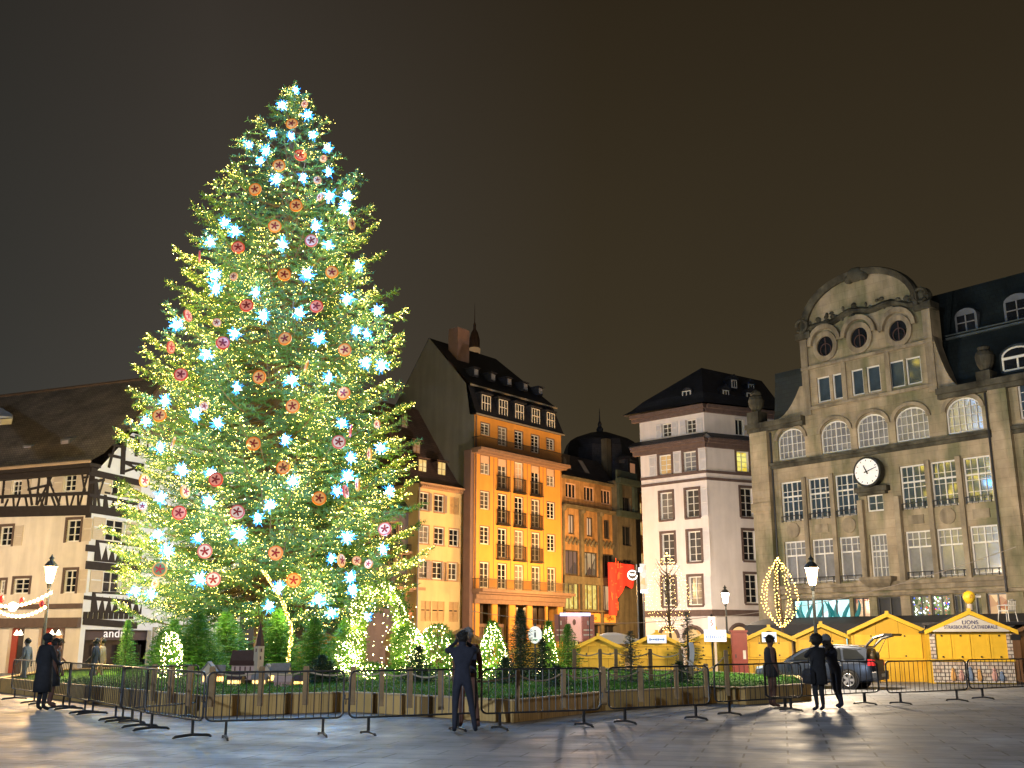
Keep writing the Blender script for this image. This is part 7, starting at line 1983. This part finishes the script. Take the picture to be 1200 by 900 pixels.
BLK = pm('black_cloth',(.022,.023,.028),.85,.3,6,.2,.2); NAVY = pm('navy_cloth',(.024,.027,.042),.8,.3,6,.2,.2); JEAN = pm('dark_denim',(.05,.053,.06),.85,.3,8,.2,.2); SHOE = pm('black_shoe',(.015,.015,.015),.5); SNEAK = pm('pale_sneaker',(.5,.46,.42),.6,.15,8)
HAIRB = pm('black_hair',(.01,.008,.007),.6,.3,10,.5); HAIRG = pm('grey_hair',(.16,.15,.15),.7,.3,10,.5); GREYC = pm('grey_cloth',(.13,.13,.14),.85,.25,6,.2,.2); BRN = pm('brown_jacket',(.12,.06,.045),.8,.3,6,.2,.2)
# man in a long coat at the left, back to us, looking to the tree
p = gnd(47,833)
def bag(t,Bv):
    g = MB(); g.loft([[(.24-w,.12-d,z),(.24+w,.12-d,z),(.24+w,.12+d,z),(.24-w,.12+d,z)] for w,d,z in ((.03,.03,.86),(.10,.06,.78),(.12,.07,.55),(.10,.06,.50))]); g.build('bag',BLK,t)
person('man in a long black coat and cap, back turned, before the left barriers',p,R(-28),dict(hL=(-.095,0,.9),kL=(-.1,.05,.5),aL=(-.1,.0,.09),eR=(.24,.08,1.17),wR=(.2,.24,1.05),pR=(.18,.31,1.05)),(BLK,JEAN,SHOE),('cap',BLK),(BLK,.42,.015),None,1.80)
p2 = gnd(58,829)
person('second person in dark clothes close behind the man in the long coat',p2,R(-60),dict(tL=(-.13,.13,.035)),(BRN,BLK,SNEAK),('short',HAIRB),(BLK,.55,.02),None,1.66)
# couple hugging on the right
p = gnd(962,833.5)
person('person in black with round dark hair, hugging a companion',p,R(20),dict(look=(.4,.9,-.1),hd1=(.03,.05,1.65),eL=(-.25,.14,1.27),wL=(-.06,.30,1.30),pL=(.02,.36,1.32),eR=(.25,.12,1.25),wR=(.16,.34,1.28),pR=(.12,.42,1.30),kR=(.10,.06,.5),aR=(.1,.02,.09),tR=(.12,.17,.035)),(BLK,BLK,SNEAK),('afro',HAIRB),(BLK,.62,.0),
       lambda t,B: (lambda g: (g.loft([[(-.30-w,-.02-d,z),(-.30+w,-.02-d,z),(-.30+w,-.02+d,z),(-.30-w,-.02+d,z)] for w,d,z in ((.02,.1,1.0),(.06,.16,.92),(.07,.17,.70),(.05,.15,.64))]), g.tube([(-.28,0,.98),(-.2,.08,1.40),(-.12,-.1,1.42),(-.27,-.06,.98)],.012,4), g.build('shoulder_bag',BLK,t)))(MB()),1.73)
p = gnd(982.5,830)
person('person in navy with a grey hood, leaning into the hug',p,R(118),dict(look=(-.2,.95,-.15),spi=(0,.08,1.14),che=(-.02,.19,1.34),nek=(-.03,.26,1.48),hd0=(-.04,.30,1.56),hd1=(-.05,.33,1.64),sL=(-.19,.2,1.42),sR=(.15,.19,1.42),eL=(-.22,.40,1.30),wL=(-.12,.60,1.30),pL=(-.08,.68,1.30),eR=(.22,.38,1.27),wR=(.10,.58,1.26),pR=(.05,.66,1.27),kR=(.14,-.06,.5),aR=(.17,-.26,.10),tR=(.19,-.11,.035),kL=(-.11,.06,.5),aL=(-.12,-.02,.09),tL=(-.14,.14,.035)),(NAVY,JEAN,SNEAK),('hood',GREYC),None,None,1.76)
# the photographing couple in the middle
p = gnd(541,859)
def cam(t,Bv):
    q = (Bv['pL']+Bv['pR'])/2+Vector((0,.05,.02)); g = MB(); g.box(q.x-.075,q.x+.075,q.y-.006,q.y+.006,q.z-.02,q.z+.085); o = g.build('phone',pm('phone_black',(.01,.01,.01),.3),t); g = MB(); g.box(q.x-.068,q.x+.068,q.y-.0085,q.y-.0065,q.z-.012,q.z+.078); g.build('screen',emi('phone_screen',(.35,.75,.9),2.2,False),o)
person('person in a dark jacket and jeans with raised arms photographing the tree with a phone',p,R(8),dict(look=(0,.95,.3),eL=(-.29,.12,1.42),wL=(-.10,.30,1.56),pL=(-.07,.34,1.62),eR=(.29,.12,1.42),wR=(.10,.30,1.56),pR=(.07,.34,1.62),kR=(.17,.04,.5),aR=(.24,.02,.09),tR=(.27,.17,.035),hR=(.095,0,.9),kL=(-.12,.03,.5),aL=(-.13,-.02,.09)),(NAVY,JEAN,SHOE),('short',HAIRB),None,cam,1.78)
p = gnd(547,853)
person('taller companion in a brown jacket standing just behind the photographing person',p,R(5),dict(kR=(.15,.02,.5),aR=(.2,-.02,.09),tR=(.22,.13,.035)),(BRN,JEAN,SHOE),('short',HAIRG),None,lambda t,B: (lambda g: (g.loft([[(.0-w,-.20-d,z),(.0+w,-.20-d,z),(.0+w,-.20+d,z),(.0-w,-.20+d,z)] for w,d,z in ((.11,.04,1.38),(.15,.08,1.32),(.16,.09,1.02),(.12,.05,.97))]), g.build('backpack',NAVY,t)))(MB()),1.84)
# dark figure by the huts
p = gnd(906,829)
person('dark-clothed person standing alone left of the parked car',p,R(-80),dict(),(BRN,BLK,SHOE),('short',HAIRB),(BLK,.75,.01),None,1.74)
# passers-by before the left house
for px,py,lab,cl,yw in ((27,808,'passer-by in a pale jacket before the cream house front',GREYC,80),(66,806,'passer-by in a brown coat beside the lamp post',BRN,-70),(108,806,'passer-by in dark blue before the shoe shop window',NAVY,85),(116,805,'passer-by in beige walking along the shoe shop window',pm('beige_cloth',(.32,.24,.18),.85,.2,6),90)):
    person(lab,gnd(px,py),R(yw),dict(kR=(.1,.16,.52),aR=(.1,.26,.12),tR=(.12,.42,.09),kL=(-.1,-.06,.5),aL=(-.1,-.24,.12),tL=(-.12,-.1,.035),wR=(.22,-.08,.93),pR=(.22,-.08,.86),wL=(-.22,.2,.95),pL=(-.22,.25,.88)),(cl,JEAN,SHOE),('short',HAIRB),None,None,1.7)

# ------------------------------------------------------------------ parked estate car with its tailgate up
def car():
    p = gnd(956,806); t = thing('parked_car','grey-blue estate car with its tailgate open before the yellow huts','car',(p.x+.1,p.y,0),R(-32))
    paint = pm('car_paint_blue',(.03,.042,.07),.3,.06,1.5,0,.6,.45); dark = pm('car_black',(.012,.012,.014),.45,.2,5); gl = pm('car_glass',(.012,.014,.016),.12,.3,1,0,.3); chrome = pm('alloy',(.55,.55,.56),.3,.1,5,0,.5,.8)
    # local: x along the car, nose at -x; y across, near side at -y
    ST = [(-2.16,.50,.32,.60,.0),(-2.10,.70,.26,.68,0),(-1.75,.82,.20,.80,0),(-1.0,.88,.18,.92,0),(-.75,.885,.18,.95,0),(.2,.89,.18,.97,0),(1.2,.885,.18,.99,0),(1.85,.86,.20,1.0,0),(2.12,.80,.26,.98,0),(2.2,.70,.36,.92,0)]
    g = MB(); rings=[]
    for x,w,zb,zt,_ in ST:
        r=[]
        for y,z in ((-w*.86,zb),(-w*.98,zb+.12),(-w,(zb+zt)/2),(-w*.97,zt-.08),(-w*.88,zt),(w*.88,zt),(w*.97,zt-.08),(w,(zb+zt)/2),(w*.98,zb+.12),(w*.86,zb)): r.append((x,y,z))
        rings.append(r)
    g.loft(rings); b = g.build('body',paint,t,smooth=False)
    bv = b.modifiers.new('b','SUBSURF'); bv.levels = 1; bv.render_levels = 2
    g = MB(); rings=[]
    for x,w,zt in ((-.95,.80,.94),(-.25,.68,1.36),(.1,.66,1.44),(.9,.66,1.47),(1.7,.64,1.43),(1.95,.66,1.36)):
        rings.append([(x,-.82,.93),(x,-w-.04,zt-.10),(x,-w+.06,zt),(x,w-.06,zt),(x,w+.04,zt-.10),(x,.82,.93)])
    g.loft(rings,0,True); g.build('roof',paint,t)
    # side glazing, both sides; windscreen
    for s in (-1,1):
        for pts in ([(-.72,.98),(-.1,1.33),(.28,1.37),(.28,.98)],[(.34,.98),(.34,1.37),(1.05,1.375),(1.1,.99)],[(1.18,1.0),(1.14,1.37),(1.6,1.34),(1.86,1.10),(1.86,1.03)]):
            g = MB()
            def yy(z): return s*(.825-(z-.93)*.24+.012)
            g.poly([(x,yy(z),z) for x,z in pts]); g.poly([(x,yy(z)-s*.01,z) for x,z in pts]); g.build('side_window',gl,t)
        g = MB(); g.loft([[(-.70,s*.88,.99),(-.60,s*1.04,.98),(-.60,s*1.04,1.12),(-.70,s*.88,1.11)],[(-.62,s*.88,.99),(-.52,s*1.03,.98),(-.52,s*1.03,1.12),(-.62,s*.88,1.11)]]); g.build('wing_mirror',paint,t)
        g = MB(); g.tube([(-.0,s*.71,1.455),(.9,s*.71,1.50),(1.7,s*.70,1.46)],.018,5); g.build('roof_rail',dark,t)
        for x in (-.0,.95): g = MB(); g.box(x+.0,x+.16,s*.895-.012,s*.895+.012,.80,.83); g.build('door_handle',chrome,t)
        g = MB()
        for x in (-.62,.31,1.14): g.box(x,x+.012,s*.893-.006,s*.893+.006,.35,.93)
        g.box(-.9,1.0,s*.9-.01,s*.9+.01,.28,.33); g.build('door_seam',dark,t)
    g = MB(); g.poly([(-.90,-.74,.985),(-.30,-.60,1.345),(-.30,.60,1.345),(-.90,.74,.985)]); 
    for v in range(len(g.v)): x,y,z = g.v[v]; g.v[v] = (x-.02,y,z+.012)
    g.build('windscreen',gl,t)
    for x in (-1.32,1.32):
        for s in (-1,1):
            w = MB(); n=20; y0=s*.90
            a = MB(); a.prism([(x+.37*math.cos(2*math.pi*k/n),.33+.37*math.sin(2*math.pi*k/n)) for k in range(n)],s*.80,s*.905,'y'); a.build('wheel_arch',dark,t)
            for k in range(n): pass
            w.loft([[(x+r*math.cos(2*math.pi*k/n),y,.32+r*math.sin(2*math.pi*k/n)) for k in range(n)] for r,y in ((.20,s*.72),(.31,s*.72),(.32,s*.76),(.32,s*.90),(.30,s*.925),(.21,s*.925),(.20,s*.88))]); wo = w.build('wheel',pm('tyre',(.012,.012,.012),.8),t)
            q = MB()
            for k in range(5):
                a0 = 2*math.pi*k/5; d=(math.cos(a0),math.sin(a0)); nn=(-d[1],d[0]); q.prism([(x+d[0]*r-nn[0]*v,.32+d[1]*r-nn[1]*v) for r,v in ((.03,-.035),(.2,-.05),(.2,.05),(.03,.035))],s*.90,s*.932,'y')
            q.lathe([(.0,0)],3); q.tube([(x+.2*math.cos(2*math.pi*k/n),s*.925,.32+.2*math.sin(2*math.pi*k/n)) for k in range(n+1)],.014,4); q.prism([(x+.06*math.cos(2*math.pi*k/10),.32+.06*math.sin(2*math.pi*k/10)) for k in range(10)],s*.895,s*.935,'y'); q.build('rim',chrome,wo)
    # open rear: dark load bay, tail lamps, bumper, raised tailgate
    g = MB(); g.box(1.955,2.215,-.56,.56,.60,.985); g.prism([(-.60,.99),(.60,.99),(.56,1.36),(-.56,1.36)],1.952,1.958,'x'); g.build('load_bay',dark,t)
    for s in (-1,1):
        g = MB(); g.loft([[(2.0,s*.80,.80),(2.0,s*.86,.80),(2.0,s*.83,1.02),(2.0,s*.72,1.02)],[(2.235,s*.58,.80),(2.20,s*.80,.80),(2.15,s*.80,.99),(2.2,s*.62,.99)]]); g.build('tail_lamp',emi('tail_lamp_red',(.75,.015,.02),.35,False,(.5,.01,.01)),t)
        g = MB(); g.ball((2.06,s*.38,1.12),(.07,.16,.16),8,6); g.build('head_rest',pm('seat_cream',(.4,.32,.2),.8),t)
        g = MB(); g.loft([[(-2.15,s*.45,.62),(-2.0,s*.72,.64),(-2.0,s*.70,.74),(-2.12,s*.45,.70)],[(-1.85,s*.6,.66),(-1.75,s*.80,.68),(-1.75,s*.78,.78),(-1.85,s*.6,.77)]]); g.build('headlight',pm('headlamp_glass',(.5,.5,.5),.1),t)
    g = MB(); g.loft([[(2.1,-w,z0),(2.30,-w*.96,z0+.02),(2.30,w*.96,z0+.02),(2.1,w,z0)] for w,z0 in ((.80,.30),(.84,.40),(.84,.56),(.80,.60))]); g.build('bumper',pm('bumper_grey',(.06,.065,.075),.5,.1,3),t)
    g = MB(); g.box(2.302,2.306,-.26,.26,.42,.53); g.build('number_plate',pm('plate_white',(.6,.6,.58),.5,.05),t)
    # tailgate: a frame with its window, swung up from the roof edge
    fr = [(1.88,1.42),(2.18,1.73),(2.72,1.86),(2.82,1.80)]
    tg = MB()
    for s in (-1,1): tg.tube([(1.9,s*.58,1.43),(2.2,s*.62,1.72),(2.62,s*.66,1.84)],[.04,.05,.06],6)
    tg.loft([[(2.55,y*1.0,1.80),(2.86,y*1.02,1.80),(2.88,y*1.02,1.88),(2.58,y*1.0,1.89)] for y in (-.72,-.66,.66,.72)]); tg.box(1.86,1.96,-.56,.56,1.40,1.46)
    o = tg.build('tailgate',pm('tailgate_dark',(.02,.022,.026),.4,.15,3),t)
    g = MB(); 
    for s in (-1,1): g.tube([(1.98,s*.58,1.05),(2.35,s*.60,1.74)],.012,5)
    g.build('gas_strut',IRON,t)
car()

# ------------------------------------------------------------------ other lamps, none with a visible fixture; some inferred, some added
def lamp(kind,loc,power,color,size=.15,aim=None,spot=None,blend=.6):
    ld = bpy.data.lights.new('lamp_light',kind); ld.energy = power; ld.color = color
    if kind != 'SUN': ld.shadow_soft_size = size
    if kind == 'SPOT': ld.spot_size = R(spot); ld.spot_blend = blend
    o = bpy.data.objects.new('lamp_light',ld); COL.objects.link(o); o.location = loc
    if aim is not None: o.rotation_euler = (Vector(aim)-Vector(loc)).to_track_quat('-Z','Y').to_euler()
    return o
# sodium street lamps of the street behind the huts, in front of the orange terrace
q = OF.world(OF.L*.5,-6,5.0);  lamp('POINT',q,2600,(1,.50,.14),.3)
q = OF.world(OF.L*.5,-9,6.0);  lamp('SPOT',q,5200,(1,.50,.14),.3,OF.world(OF.L*.5,0,11),100)
q = YF.world(YF.L*.45,-8,5.5); lamp('POINT',q,2200,(1,.56,.18),.3)
q = DF.world(DF.L*.5,-6,5.0);  lamp('POINT',q,3600,(1,.52,.16),.3)
# unseen lamps added to light the department store evenly and the white townhouse
q = CLOCKF.world(8,-13,5.0);   lamp('SPOT',q,2450,(1,.79,.56),.3,CLOCKF.world(8,0,10),135,.9)
q = CLOCKF.world(19,-12,5.0);  lamp('SPOT',q,1700,(1,.79,.56),.3,CLOCKF.world(18,0,10),135,.9)
q = WF1.world(WF1.L*.6,-12,6); lamp('POINT',q,4000,(1,.83,.72),.3)
# cream house front
q = TFA.world(TFA.L-6,-9,5.0); lamp('POINT',q,2400,(1,.72,.46),.3)
# lamps of the open square behind the photographer
lamp('POINT',(-14,-8,9),26000,(.74,.86,1),.3)
lamp('POINT',(15,-6,9),2200,(1,.72,.42),.3)
# unseen cool spot added to light the timbered gable
q = TFB.world(6,-11,7.0); lamp('SPOT',q,2600,(.80,.90,1),.3,TFB.world(5,0,6),120,.8)
